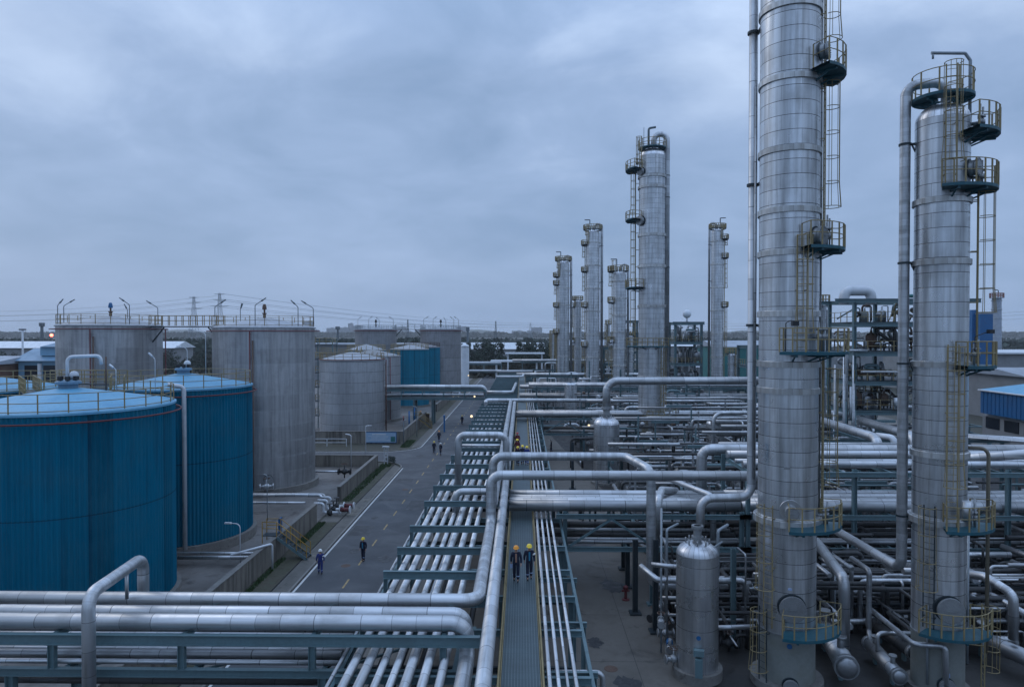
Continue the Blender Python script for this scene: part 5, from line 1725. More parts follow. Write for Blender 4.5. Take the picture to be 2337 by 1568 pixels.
# machinery on the floors: drums, exchangers, valves, boxes
def machine(label, p, kind, s=1.0, rz=0.0, group=None, mat=None):
    p = Vector(p)
    if kind == 'drum':
        t = thing('drum', label, 'drum', p, group)
        MB().lathe(p, [(0.01, 0.3 * s), (0.6 * s, 0.32 * s), (0.6 * s, 1.7 * s), (0.45 * s, 1.95 * s), (0.12 * s, 2.1 * s), (0.12 * s, 2.4 * s), (0.01, 2.42 * s)], 20).build('shell', mat or 'pipe_jacket_dull', t)
        for k in (0, 2.1, 4.2):
            MB().bar(p + Vector((math.cos(k), math.sin(k), 0)) * 0.5 * s, p + Vector((math.cos(k) * 0.5 * s, math.sin(k) * 0.5 * s, 0.5 * s)), 0.12 * s, 0.12 * s).build('leg', 'steel_dark', t)
        MB().tube([p + Vector((0, 0, 2.3 * s)), p + Vector((0, 0, 2.7 * s)), p + Vector((0.9 * s, 0, 2.7 * s)), p + Vector((0.9 * s, 0, 0.2))], 0.09 * s, 8, 0.2 * s).build('outlet_pipe', 'pipe_jacket', t)
    elif kind == 'exchanger':
        t = thing('heat_exchanger', label, 'heat exchanger', p, group)
        d = Vector((math.cos(rz), math.sin(rz), 0)); n = Vector((-d.y, d.x, 0))
        L = 2.2 * s; rr_ = 0.42 * s; zc = Vector((0, 0, 0.95 * s))
        m = MB().tube([p + zc - d * L, p + zc + d * L], rr_, 22, 0)
        m.build('shell', mat or 'pipe_jacket_dull', t)
        for k in (-1, 1):
            e = p + zc + d * (L * k)
            MB().tube([e - d * 0.1 * k, e + d * 0.16 * k * s], rr_ * 1.16, 22, 0).build('flange', 'flange_steel', t)
            q = [(rr_ * math.cos(PI / 2 * i / 6) + 1e-3, 0.45 * rr_ * math.sin(PI / 2 * i / 6)) for i in range(7)]
            b = MB(); pts = [e + d * k * (0.16 * s + zz) for _, zz in q]
            b.tube(pts, [a for a, _ in q], 22, 0)
            b.build('end_cap', mat or 'pipe_jacket_dull', t)
            MB().bar(p + d * (L * 0.6 * k), p + d * (L * 0.6 * k) + Vector((0, 0, 0.8 * s)), 0.3 * s, 0.16 * s, up=n).build('saddle', 'steel_paint', t)
            z0 = p + zc + d * (L * 0.62 * k) + Vector((0, 0, rr_ * 0.8))
            m = MB().tube([z0, z0 + Vector((0, 0, 0.55 * s))], 0.14 * s, 12, 0)
            m.tube([z0 + Vector((0, 0, 0.45 * s)), z0 + Vector((0, 0, 0.56 * s))], 0.24 * s, 14, 0)
            m.build('nozzle', 'flange_steel', t)
    elif kind == 'pump':
        t = thing('pump', label, 'pump', p, group)
        d = Vector((math.cos(rz), math.sin(rz), 0)); n = Vector((-d.y, d.x, 0))
        MB().box(p + Vector((0, 0, 0.12 * s)), (1.8 * s, 0.7 * s, 0.24 * s), rz).build('base', 'plinth_mat', t)
        MB().tube([p + d * 0.1 * s + Vector((0, 0, 0.6 * s)), p + d * 0.85 * s + Vector((0, 0, 0.6 * s))], 0.26 * s, 14, 0).build('motor', 'blue_panel', t)
        m = MB().tube([p - d * 0.75 * s + Vector((0, 0, 0.6 * s)), p - d * 0.2 * s + Vector((0, 0, 0.6 * s))], 0.3 * s, 14, 0)
        m.tube([p - d * 0.5 * s + Vector((0, 0, 0.6 * s)), p - d * 0.5 * s + Vector((0, 0, 1.4 * s))], 0.12 * s, 10, 0)
        m.build('pump_head', 'flange_steel', t)
    elif kind == 'valve':
        t = thing('valve', label, 'valve', p, group)
        d = Vector((math.cos(rz), math.sin(rz), 0))
        m = MB().tube([p - d * 0.45 * s + Vector((0, 0, .5 * s)), p + d * 0.45 * s + Vector((0, 0, .5 * s))], 0.13 * s, 10, 0)
        m.ball(p + Vector((0, 0, .5 * s)), 0.24 * s, 12, 8)
        for k in (-1, 1):
            m.tube([p + d * .42 * k * s + Vector((0, 0, .5 * s)), p + d * .5 * k * s + Vector((0, 0, .5 * s))], 0.25 * s, 12, 0)
        m.tube([p, p + Vector((0, 0, 1.1 * s))], 0.05 * s, 8, 0)
        m.build('body', mat or 'flange_steel', t)
        q = MB(); c = p + Vector((0, 0, 1.1 * s))
        q.tube([c + Vector((math.cos(a * PI / 6), math.sin(a * PI / 6), 0)) * 0.25 * s for a in range(13)], 0.025 * s, 6, 0, False)
        q.bar(c - Vector((0.25 * s, 0, 0)), c + Vector((0.25 * s, 0, 0)), 0.03, 0.03)
        q.build('hand_wheel', 'rusty_steel', t)
    return t
rnd = random.Random(3)
lev = [8.7, 11.9, 15.1]
nm = ['lowest', 'middle', 'upper']
for li, zz in enumerate(lev):
    xs = [37.3, 39.0, 40.3, 43.0, 45.6]
    for i, xx in enumerate(xs):
        kind = ('drum', 'valve', 'drum', 'exchanger', 'valve')[(i + li * 2) % 5]
        machine('%s machine from the left on the %s floor of the large frame, a %s' % (ORD[i], nm[li], 'drum' if kind == 'drum' else ('lying exchanger' if kind == 'exchanger' else 'valve')), (xx, 76.6 + rnd.uniform(-.5, 1.5), zz + 0.33), kind, rnd.uniform(0.75, 1.0), rnd.uniform(0, 3), 'machinery in the large open frame', rnd.choice(['pipe_jacket_dull', 'skirt_paint', 'pipe_jacket', 'rusty_steel']))
machine('white cooler drum on the top floor of the large open frame', (38.3, 77, 18.4), 'drum', 0.7, 0, 'machinery in the large open frame', 'skirt_paint')
machine('second drum on the top floor of the large open frame', (40.2, 77, 18.4), 'drum', 0.75, 0, 'machinery in the large open frame', 'pipe_jacket_dull')
simple_column('round process vessel standing inside the large open frame', 1948, 1996, 78.5, 905, (), 1, False, 'process columns', rings=2)
simple_column('slim tank behind the very tall column at the edge of the large open frame', 1868, 1886, 86, 700, (), 1, False, 'process columns', rings=3)
# connecting pipe work on the frames
def zig(label, p, moves, r, mat, group, br=None):
    pts = [Vector(p)]
    for mv in moves:
        pts.append(pts[-1] + Vector(mv))
    return pipe(label, pts, r, mat, group, br=br or r * 2.4, seg=10 if r < 0.2 else 14)
gz = 'small pipes on the large open frame'
i = 0
for (x0, y0, z0, mv, rr_) in ((35.2, 74.6, 5, [(0, 0, 10.5), (2.2, 0, 0)], .16), (35.6, 74.5, 11.6, [(0, 0, -3.6), (1.2, 0, 0), (0, 0, -4)], .13), (40.4, 74.4, 10.4, [(0, 0, -1.0), (3.4, 0, 0)], .26), (42.4, 74.5, 8.3, [(0, 0, -3.5), (1.4, 0, 0)], .13),
                               (40.9, 74.4, 17.0, [(3.5, 0, 0), (0, 0, -2.2)], .16), (43.5, 74.3, 14.0, [(-3.0, 0, 0)], .15), (38, 74.4, 7.6, [(0, 0, -3.4), (2, 0, 0), (0, 0, -3)], .18), (44.6, 74.4, 19.4, [(0, 0, -8)], .13), (37.4, 74.4, 5.2, [(7, 0, 0)], .2), (36.6, 74.3, 13.2, [(4, 0, 0), (0, 0, -2.5)], .12)):
    zig('%s small pipe bending across the front of the large open frame' % ORD[i], (x0, y0, z0), mv, rr_, 'pipe_jacket', gz)
    i += 1
t = MB()
for k in (-.25, .25):
    t.bar((40.6 + k, 76.0, 18.5), (41.5 + k, 76.0, 20.7), 0.08, 0.08)
for q in range(6):
    t.bar((40.5 + q * 0.16 - .05, 76, 18.9 + q * 0.33), (41.05 + q * 0.16, 76, 18.9 + q * 0.33), 0.05, 0.05)
tag(t.build('inclined_ladder', 'rail_ochre'), 'short inclined ladder on the top floor of the large open frame', 'ladder')

# ------------------------------------------------------------------ pipe work that fills the plant between the racks
MASS = MB()
MASS_MATS = ['pipe_jacket', 'pipe_jacket_dull', 'pipe_jacket_dark', 'pipe_white', 'rusty_steel', 'steel_paint']


def clutter(zone, n, xr, yr, zmax, seed, mats=('pipe_jacket', 'pipe_jacket_dull', 'pipe_jacket_dark'), rmin=.06, rmax=.2, kinds=3, mass=False, xmin=-99):
    rn = random.Random(seed)
    for i in range(n):
        x, y = rn.uniform(*xr), rn.uniform(*yr)
        rr_ = rn.uniform(rmin, rmax)
        z = rn.uniform(0.6, zmax)
        k = rn.randrange(kinds)
        L = rn.uniform(2, 6)
        sx = rn.choice((-1, 1))
        if k == 0:
            mv = [(0, 0, z), (sx * L, 0, 0), (0, 0, -min(z - 0.2, rn.uniform(1, 4)))]
            p = (x, y, 0.05)
        elif k == 1:
            mv = [(sx * L, 0, 0), (0, rn.choice((-1, 1)) * rn.uniform(1, 3), 0), (0, 0, -(.3 + .4 * abs(rn.uniform(-.5, .9))) * z)]
            p = (x, y, z)
        else:
            mv = [(0, 0, z), (0, rn.choice((-1, 1)) * rn.uniform(1.2, 4), 0)]
            p = (x, y, 0.05)
        mt = rn.choice(mats)
        pts = [Vector(p)]
        for q in mv:
            pts.append(pts[-1] + Vector(q))
        if min(q.x for q in pts) < xmin:
            mv = [(abs(q[0]), q[1], q[2]) for q in mv]
            pts = [Vector(p)]
            for q in mv:
                pts.append(pts[-1] + Vector(q))
        if mass:
            MASS.tube(pts, rr_, 10, rr_ * 2.4, mi=MASS_MATS.index(mt), n=3)
        else:
            zig('small bent pipe run ' + zone, p, mv, rr_, mt, 'small pipe runs ' + zone)


J, Dd, Kk, Wh, Ru, St = 'pipe_jacket', 'pipe_jacket_dull', 'pipe_jacket_dark', 'pipe_white', 'rusty_steel', 'steel_paint'
clutter('between the first and second racks, left of the tall columns', 110, (9.5, 24), (53, 92), 5.0, 11, (J, J, Dd, Kk, St), mass=True)
clutter('behind the very tall column, under the rack', 44, (14, 24), (37, 50), 4.4, 12, (Dd, Kk, Kk, J))
clutter('around the foot of the second tall column', 36, (17, 34), (37, 46), 4.0, 13, (Dd, Kk, Kk, J))
clutter('between the tall columns, deeper in the plant', 110, (22, 42), (53, 74), 6.5, 14, (J, Dd, Kk, St), mass=True)
clutter('between the second and third racks', 80, (8, 44), (103, 122), 6.5, 15, (J, Dd, Wh, St), .1, .25, mass=True)
clutter('beyond the third rack around the far columns', 80, (4, 44), (131, 174), 8.0, 16, (J, J, Dd, Wh, St, Ru), .12, .28, mass=True)
clutter('among the farthest columns', 22, (4, 44), (181, 206), 9.0, 17, (J, Dd, Wh, Wh), .15, .32, mass=True)
rn = random.Random(5)
for i in range(26):
    x, y = rn.uniform(10.5, 46), rn.uniform(54, 122)
    if 19 < x < 23 and y < 60: continue
    kd = rn.choice(('drum', 'exchanger', 'pump', 'valve', 'exchanger', 'drum'))
    machine({'drum': 'small upright drum on legs among the pipes between the racks', 'exchanger': 'lying exchanger on saddles among the pipes between the racks', 'pump': 'pump with blue motor on the ground between the racks', 'valve': 'valve with hand wheel among the pipes between the racks'}[kd], (x, y, 0.01), kd, rn.uniform(1.0, 1.7), rn.uniform(0, PI), {'drum': 'drums between the racks', 'exchanger': 'exchangers between the racks', 'pump': 'pumps between the racks', 'valve': 'valves between the racks'}[kd])
for i in range(22):
    x, y = rn.uniform(3.5, 44), rn.uniform(103, 200)
    o = MB().ibeam((x, y, 0), (x, y, rn.uniform(5, 12)), 0.3, 0.3, up=(1, 0, 0), t=0.05)
    tag(o.build('steel_leg', 'steel_paint'), 'lone steel leg among the far pipes right of the walkway', 'steel post', 'steel legs among the far pipes')

# foreground equipment around the columns
machine('dark lying exchanger between the feet of the two tall columns, nearer the first', (16.3, 35.9, 0.02), 'exchanger', 1.2, R(-101), None, 'pipe_jacket_dull')
machine('lying exchanger with domed end in front of the second tall column', (18.45, 34.9, 0.02), 'exchanger', 0.8, R(-96), None, 'pipe_jacket_dull')
machine('lying exchanger at the lower right corner of the photo', (25.2, 35.6, 0.02), 'exchanger', 1.0, R(110), None, 'pipe_jacket_dull')
machine('small white-topped valve at the bottom edge beside the very tall column', (13.9, 30.9, 0.02), 'valve', 0.7, R(30), None, 'pipe_white')
machine('valve at the left foot of the foreground vessel', (7.7, 34.6, 0.4), 'valve', 0.9, R(10))
machine('second valve at the left foot of the foreground vessel', (7.3, 35.8, 1.8), 'valve', 0.8, R(80))
machine('black pump beside the paved lane, left of the foreground vessel', (8.0, 36.9, 0.02), 'pump', 0.7, R(80))
z = lambda v, y: CAM_Z + (760 - v) / FPX * y
pipe('thick silver pipe bending down beside the very tall column to the dark exchanger', [(17.2, 40.0, 5.2), (16.25, 34.5, 5.0), (16.25, 34.5, 1.5)], 0.27, 'pipe_jacket_dull', br=0.55)
pipe('upright silver pipe between the feet of the tall columns', [(18.76, 39.0, z(1300, 37)), (18.76, 37, z(1300, 37)), (18.76, 37, 1.3), (18.5, 36.2, 0.9)], 0.14, 'pipe_jacket_dull', br=0.25)
pipe('long slanting pipe in front of the second tall column, turning down at its right', [(19.4, 38, z(1390, 38)), (18.55, 32.4, z(1468, 32.4)), (19.85, 32.1, z(1469, 32.2)), (19.9, 32.1, 0.1)], 0.13, 'pipe_jacket', br=0.28)
pipe('short silver elbow rising from the exchanger before the second tall column', [(20.0, 35.2, z(1447, 35)), (18.3, 35.2, z(1447, 35)), (18.3, 35.2, 1.0)], 0.11, 'pipe_jacket', br=0.25)
pipe('thick silver pipe bending down to the exchanger at the lower right corner', [(23.6, 42, z(1290, 42)), (24.6, 36.5, z(1312, 36.5)), (25.2, 35.2, 4.0), (25.2, 35.2, 1.7)], 0.23, 'pipe_jacket', br=0.5)
pipe('silver pipe passing behind the second tall column at knee height of the rack', [(14.6, 44.2, z(1302, 44.2)), (34, 44.2, z(1302, 44.2))], 0.26, 'pipe_jacket')
pipe('dark pipe under the rack behind the very tall column', [(14.0, 47.4, z(1230, 47.4) - 0.2), (34, 47.4, z(1230, 47.4) - 0.2)], 0.3, K_)
pipe('slanting silver pipe at the right edge under the rack', [(31.0, 44.5, 3.6), (34.5, 40.0, 2.6)], 0.2, 'pipe_jacket_dull')
for i, (xx, yy, v0, v1) in enumerate(((16.8, 41, 1172, 1290), (25.3, 41, 1172, 1310), (18.3, 40, 1290, 1560), (23.4, 36, 1210, 1560), (24.2, 36, 1420, 1560), (19.3, 32.6, 1380, 1560), (21.4, 45, 1240, 1300), (22.0, 45, 1240, 1300))):
    pipe('%s thin standpipe from the left-hand list around the tall column feet' % ORD[i] if False else 'thin blue-grey standpipe near the feet of the tall columns', [(xx, yy, z(v0, yy)), (xx, yy, max(0.05, z(v1, yy)))], 0.055, 'lamp_grey', 'thin standpipes at the tall columns')
for i, (yy, zz) in enumerate(((26.6, 4.1), (24.4, 4.0))):
    pipe('%s slim pipe from the back bending down at the right side of the walkway' % ORD[i], [(0.9, yy, zz), (3.15 - 0.06 * i, yy, zz), (3.15 - 0.06 * i, yy, 0.05)], 0.11, 'pipe_jacket', 'bending pipes beside the walkway', br=0.25)
for i, yy in enumerate((30.5, 26.0, 22.5, 36.0)):
    t = thing('pipe_support', '%s portal support from the %s at the right side of the walkway' % (('middle', 'front', 'nearest', 'back')[i], 'row'), 'pipe support', (2.5, yy, 0), 'portal supports beside the walkway')
    MB().ibeam((2.75, yy, 0), (2.75, yy, 4.2), 0.2, 0.2, up=(1, 0, 0)).build('post', 'steel_paint', t)
    MB().ibeam((0.85, yy, 4.32), (2.9, yy, 4.32), 0.16, 0.22).build('beam', 'steel_paint', t)
# thin instrument lines on the first loop, hoses and stands
t = thing('fire_stand', 'red hydrant stand beside the steel legs of the paved lane', 'hydrant', (6.75, 44.4, 0))
MB().lathe((6.75, 44.4, 0), [(0.25, 0), (0.25, 0.06), (0.09, 0.08), (0.09, 0.7), (0.16, 0.72), (0.16, 0.88), (0.05, 0.95), (0.01, 1.0)], 14, smooth=False).build('post', 'pipe_red', t)
MB().tube([(6.5, 44.4, 0.6), (7.0, 44.4, 0.6)], 0.07, 10, 0).build('outlet', 'pipe_red', t)

clutter('behind the foreground vessel, left of the very tall column', 20, (9, 13), (38, 44.5), 3.2, 31, (Dd, Kk, Kk, J), .05, .16, xmin=8.6)
clutter('behind the rack with the V brace', 36, (8.6, 14.6), (52, 60), 5.2, 32, (Dd, Kk, J, St), .06, .2, mass=True)
clutter('at the right edge under the rack', 26, (30, 46), (38, 50), 5.0, 33, (Dd, Kk, Kk, J), .06, .22)

clutter('', 90, (14.5, 34), (37.5, 46), 3.2, 41, (Dd, Kk, Kk, Kk, J), .05, .18, mass=True)
clutter('', 60, (8.6, 14), (37.5, 46), 2.6, 42, (Dd, Kk, Kk, J), .04, .13, mass=True, xmin=8.4)
clutter('', 40, (30, 46), (36, 50), 4.5, 43, (Dd, Kk, Kk, J), .05, .2, mass=True)
clutter('', 60, (22, 48), (74, 95), 7.5, 44, (J, Dd, Kk, St), .07, .22, mass=True)
for lv in (0.2, 8.95, 12.15, 15.35, 18.5):
    for q in range(16):
        x0, y0 = rn.uniform(36.4, 47), rn.uniform(75.3, 79.5)
        hh = rn.uniform(.8, 2.6)
        MASS.tube([(x0, y0, lv), (x0, y0, lv + hh), (x0 + rn.uniform(-2.5, 2.5), y0, lv + hh), (x0 + rn.uniform(-2.5, 2.5), y0 + .3, lv + rn.uniform(.2, 1))], rn.uniform(.06, .2), 8, .25, mi=rn.choice((0, 1, 1, 2, 2, 5, 4)), n=3)
for lv in (0.2, 6.3, 10.8, 15.5):
    for q in range(16):
        x0, y0 = rn.uniform(33.6, 39), rn.uniform(150.4, 155)
        hh = rn.uniform(1.2, 3.6)
        MASS.tube([(x0, y0, lv), (x0, y0, lv + hh), (x0 + rn.uniform(-2, 2), y0, lv + hh)], rn.uniform(.12, .34), 8, .4, mi=rn.choice((0, 1, 1, 2, 5)), n=3)
for q in range(120):                # standpipes, posts and small valves among the racks
    x0, y0 = rn.uniform(9, 50), rn.uniform(52, 122)
    if abs(y0 - 61) < 3 and 28 < x0 < 38: continue
    hh = rn.uniform(2, 8.5)
    MASS.bar((x0, y0, 0.02), (x0, y0, hh), .16, .16, mi=rn.choice((5, 5, 1, 0)))
    if q % 2:
        MASS.ball((x0 + .4, y0 - .3, hh * rn.uniform(.3, .9)), .28, 8, 6, mi=rn.choice((1, 3, 4)))
    if q % 3 == 0:
        MASS.box((x0 + 1.2, y0, hh - .2), (3.4, .2, .28), mi=5)
for q in range(50):                 # long straight lines at many levels
    x0, y0 = rn.uniform(8, 22), rn.uniform(53, 121)
    zz = rn.uniform(2.0, 7.6)
    MASS.tube([(x0, y0, zz), (x0 + rn.uniform(10, 26), y0, zz)], rn.uniform(.07, .24), 8, 0, mi=rn.choice((0, 1, 1, 2)), n=3)
for q in range(9):                  # bundle of risers at the left side of the large open frame
    x0 = 33.2 + q * .34
    MASS.tube([(x0, 73.2 + (q % 3) * .5, 0), (x0, 73.2 + (q % 3) * .5, 9 + (q * 37 % 8))], .07 + .05 * (q % 3), 8, 0, mi=(0, 1, 5)[q % 3], n=3)
tag(MASS.build('pipe_work', MASS_MATS, org=(0, 0, 0)), 'tangle of small pipes filling the plant between the racks', None, None, 'stuff')

# low racks close behind the column feet
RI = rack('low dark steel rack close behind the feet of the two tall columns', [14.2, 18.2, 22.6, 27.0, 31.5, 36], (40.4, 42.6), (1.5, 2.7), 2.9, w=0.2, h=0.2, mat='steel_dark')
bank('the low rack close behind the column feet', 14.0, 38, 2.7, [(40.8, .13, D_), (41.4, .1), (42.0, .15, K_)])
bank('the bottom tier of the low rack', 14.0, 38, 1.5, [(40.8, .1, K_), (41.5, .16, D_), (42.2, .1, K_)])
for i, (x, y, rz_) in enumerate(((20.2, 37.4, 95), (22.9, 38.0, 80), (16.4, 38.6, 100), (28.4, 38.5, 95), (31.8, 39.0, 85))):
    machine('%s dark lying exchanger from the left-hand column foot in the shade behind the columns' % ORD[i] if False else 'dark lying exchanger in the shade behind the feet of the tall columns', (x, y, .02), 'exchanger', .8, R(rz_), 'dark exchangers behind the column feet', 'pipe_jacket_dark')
rn2 = random.Random(8)
for i in range(5):
    machine('drum on legs in the far open frame with the white ball', (34.4 + i * 1.05, 151.5 + (i % 2), (6.3, 10.8, 15.5, 6.3, 10.8)[i]), 'drum', 1.25, 0, 'drums in the far open frame', 'pipe_jacket_dull')
S4 = frame('far steel frame with floors just left of the middle column', [26.5, 31.5], [188, 194], [7, 12, 17, 20.5], 0.4, 1.5)
S5 = frame('far steel frame with floors between the two open frames', [46, 52], [140, 146], [6.5, 10.5, 14.5], 0.4, 1.4)

pipe('thin blue-grey standpipe just left of the foreground vessel', [(7.55, 37.0, 7.9), (7.55, 37.0, 0.05)], 0.055, 'lamp_grey')
pipe('silver pipe low on the right side of the foreground vessel', [(10.0, 35.6, 2.0), (12.2, 35.8, 2.0)], 0.13, 'pipe_jacket_dull')

# the tight group of small lines, valves and posts between the loop pipe and the two vessels
vz = 'valves beside the foreground vessel'
for i, (x, y, zz) in enumerate(((8.1, 38.4, .02), (7.9, 40.6, .02), (8.6, 42.0, .02), (10.6, 38.6, .02), (11.3, 37.2, .02), (12.0, 39.6, .02))):
    machine('valve with hand wheel low among the pipes beside the foreground vessel', (x, y, zz), 'valve', .95, R(40 * i), vz, ('flange_steel', 'black_iron', 'pipe_jacket_dull')[i % 3])
sz = 'thin upright lines beside the foreground vessel'
for i, (x, y, h) in enumerate(((8.0, 37.6, 4.6), (8.25, 38.9, 6.2), (8.5, 40.4, 5.0), (10.4, 37.4, 5.6), (10.9, 38.4, 4.2), (11.3, 39.4, 6.0), (12.3, 37.6, 5.2))):
    pipe('thin upright grey line beside the foreground vessel', [(x, y, .02), (x, y, h), (x + (.9 if i % 2 else -.05), y + 1.2, h)], .05 + .02 * (i % 3), ('pipe_jacket_dull', 'lamp_grey')[i % 2], sz, br=.15)
for i, (x, y, h) in enumerate(((11.75, 38.0, 5.4), (8.3, 43.6, 5.0))):
    o = MB().ibeam((x, y, 0), (x, y, h), .26, .26, up=(1, 0, 0))
    o.box((x, y, .06), (.6, .6, .12))
    tag(o.build('steel_leg', 'steel_paint'), 'blue-grey steel post %s' % ('between the foreground vessel and the very tall column', 'behind the loop pipe left of the foreground vessel')[i], 'steel post')
for i, zz in enumerate((1.1, 1.9, 2.9)):
    pipe('%s horizontal line from the bottom behind the foreground vessel' % ORD[i], [(8.2, 39.4 + i * .5, zz), (13.2, 39.4 + i * .5, zz)], .09 + .02 * i, ('pipe_jacket_dull', 'pipe_jacket', 'pipe_jacket_dull')[i], 'horizontal lines behind the foreground vessel')

# ------------------------------------------------------------------ pipe bridges over the road, further off
def bridge(label, x0, x1, y, zb, legs, w=2.6, h=1.5, pr=.4, n=5):
    k = thing('pipe_bridge', label, 'pipe bridge', ((x0 + x1) / 2, y, 0), 'pipe bridges over the road')
    for yy in (y, y + w):
        for zz in (zb, zb + h):
            MB().ibeam((x0, yy, zz), (x1, yy, zz), 0.25, 0.38, t=0.04).build('chord', 'steel_paint', k)
        for i in range(n + 1):
            xx = x0 + (x1 - x0) * (i + 0.02) / (n + 0.04)
            MB().bar((xx, yy, zb + 0.2), (xx, yy, zb + h - 0.2), 0.2, 0.2).build('web_post', 'steel_paint', k)
    MB().box(((x0 + x1) / 2, y + w / 2, zb + 0.1), (x1 - x0, w - 0.3, 0.06)).build('deck', 'steel_dark', k)
    for xx in legs:
        for yy in (y, y + w):
            MB().ibeam((xx, yy, 0), (xx, yy, zb - 0.2), 0.4, 0.4, up=(1, 0, 0), t=0.05).build('leg', 'steel_paint', k)
        MB().bar((xx, y, zb - 2.2), (xx, y + w, zb - 0.6), 0.14, 0.14).build('brace', 'steel_dark', k)
    return k
bridge('nearer pipe bridge crossing the road to the grey tanks', -27, -6.9, 129, 4.9, (-20.5, -17.0), h=1.6)
pipe('large silver pipe on top of the nearer pipe bridge over the road', [(-30, 129.6, 7.15), (-7.2, 129.6, 7.15), (-6.9, 129.6, 5.6)], .42, 'pipe_jacket', 'pipes on the road bridges', br=.8)
pipe('second silver pipe inside the nearer pipe bridge over the road', [(-30, 130.6, 5.5), (-7.0, 130.6, 5.5)], .3, 'pipe_jacket', 'pipes on the road bridges')
bridge('farther pipe bridge crossing the road to the teal tanks', -36, -6.9, 226, 4.4, (-24, -18.5), h=2.6, w=3)
pipe('white pipe on top of the farther pipe bridge over the road', [(-38, 226.6, 7.5), (-7, 226.6, 7.5)], .42, 'pipe_white', 'pipes on the road bridges')
pipe('white pipe low on the farther pipe bridge over the road', [(-38, 225.5, 4.95), (-7, 225.5, 4.95)], .35, 'pipe_white', 'pipes on the road bridges')

# ------------------------------------------------------------------ inside the tank yard and along the road
YP = 'low pipes in the tank yard'
for i, (yy, zz, xa) in enumerate(((67.0, 1.35, -28.4), (68.0, 1.2, -28.0), (65.6, 0.95, -28.6))):
    pipe('%s low silver pipe from the back between the second blue tank and the red valves' % ORD[i], [(xa, yy, zz), (-19.9, yy, zz), (-19.7, yy - .1, 0.3)] if i < 2 else [(xa, yy, zz), (-21.0, yy, zz)], .17 - .02 * i, 'pipe_jacket', YP, br=.3)
for i, (yy, zz) in enumerate(((50.2, 0.75), (51.1, 0.75), (50.6, 0.5))):
    pipe('%s low silver pipe at the foot of the second blue tank' % ['front', 'rear', 'lowest'][i], [(-26.6, yy, zz), (-19.6, yy, zz)], .1 - .02 * (i == 2), 'pipe_jacket', YP)
pipe('silver pipe with black valve at the foot of the tall grey tank', [(-25.6, 80.3, 1.0), (-20.9, 80.3, 1.0)], .13, 'pipe_jacket', YP)
machine('big black valve at the end of the low pipe by the tall grey tank', (-21.0, 80.1, 0.3), 'valve', 1.5, 0, None, 'black_iron')
machine('black valve at the foot of the second blue tank', (-26.2, 53.2, 0.1), 'valve', 1.3, R(40), None, 'black_iron')
machine('second black valve at the foot of the second blue tank', (-25.0, 54.4, 0.1), 'valve', 1.2, R(70), None, 'black_iron')
machine('silver valve on the bund floor in front of the tall grey tank', (-27.0, 71.5, 0.5), 'valve', 1.4, R(15), None, 'pipe_jacket')
# manifold with red valves in the gap of the bund wall
mf = thing('valve_manifold', 'manifold of red and black valves in the gap of the bund wall', 'manifold', (-18.2, 65.5, 0))
m = MB()
for i in range(3):
    m.tube([(-19.8, 64.4 + i * 1.2, 1.2), (-18.9, 64.4 + i * 1.2, 1.2), (-18.9, 64.4 + i * 1.2, 0.35), (-17.2, 64.4 + i * 1.2, 0.35)], .13, 10, .25)
m.build('header', 'pipe_white', mf)
m = MB()
for i in range(3):
    p = Vector((-18.3, 64.4 + i * 1.2, 0.35))
    m.ball(p, 0.3, 12, 8)
    m.tube([p, p + Vector((0, 0, .8))], .06, 8, 0)
    m.tube([p + Vector((0, 0, .8)), p + Vector((0, 0, .85))], .28, 14, 0)
m.build('black_valve', 'black_iron', mf)
for i in range(2):
    p = Vector((-17.3, 64.5 + i * 1.5, 0.6))
    MB().tube([p, p + Vector((0.9, 0, 0))], .2, 12, 0).build('red_valve', 'pipe_red', mf)
for i in range(2):
    for dx in (0, .95):
        p = Vector((-17.35 + dx, 64.5 + i * 1.5, 0.6))
        MB().tube([p - Vector((.04, 0, 0)), p + Vector((.04, 0, 0))], .36, 18, 0).build('flange', 'pipe_white', mf)
pipe('white pipe bent over the bund wall near the yellow stile', [(-20.4, 47.2, 1.9), (-18.35, 49.6, 1.95), (-18.35, 49.6, 0.05)], .08, 'pipe_white', br=.2)
# stile with yellow rails
sx = thing('stile_stair', 'steel stile with yellow handrails climbing over the bund wall beside the road', 'stair', (-17.6, 52.2, 0))
for i in range(8):
    MB().box((-18.65 + i * 0.29, 52.2, 1.72 - i * 0.215), (0.29, 0.9, 0.04)).build('step', 'steel_dark', sx)
for yy in (51.73, 52.67):
    MB().bar((-18.8, yy, 1.75), (-16.45, yy, 0.04), 0.05, 0.22).build('stringer', 'steel_paint', sx)
    m = MB()
    for h in (.55, 1.05):
        m.tube([(-19.9, yy, 1.9 + h), (-18.8, yy, 1.9 + h), (-16.5, yy, 0.1 + h)], .03, 6, 0)
    for q in (0, .33, .66, 1):
        xx = -18.8 + 2.3 * q; zz = 1.75 - 1.7 * q
        m.bar((xx, yy, zz), (xx, yy, zz + 1.15), .05, .05)
    m.bar((-19.9, yy, 1.3), (-19.9, yy, 2.95), .05, .05)
    m.build('handrail', 'rail_bright', sx)
MB().box((-19.4, 52.2, 1.86), (1.1, 0.9, 0.05)).build('landing', 'steel_dark', sx)
MB().box((-19.0, 53.1, 2.3), (0.14, 0.5, 1.2)).build('side_panel', 'blue_panel', sx)
sx = thing('stile_stair', 'small yellow stair over the far bund wall under the nearer pipe bridge', 'stair', (-17.6, 124, 0))
for i in range(8):
    MB().box((-18.6 + i * 0.29, 124, 1.8 - i * 0.22), (0.29, 1.0, 0.05)).build('step', 'steel_dark', sx)
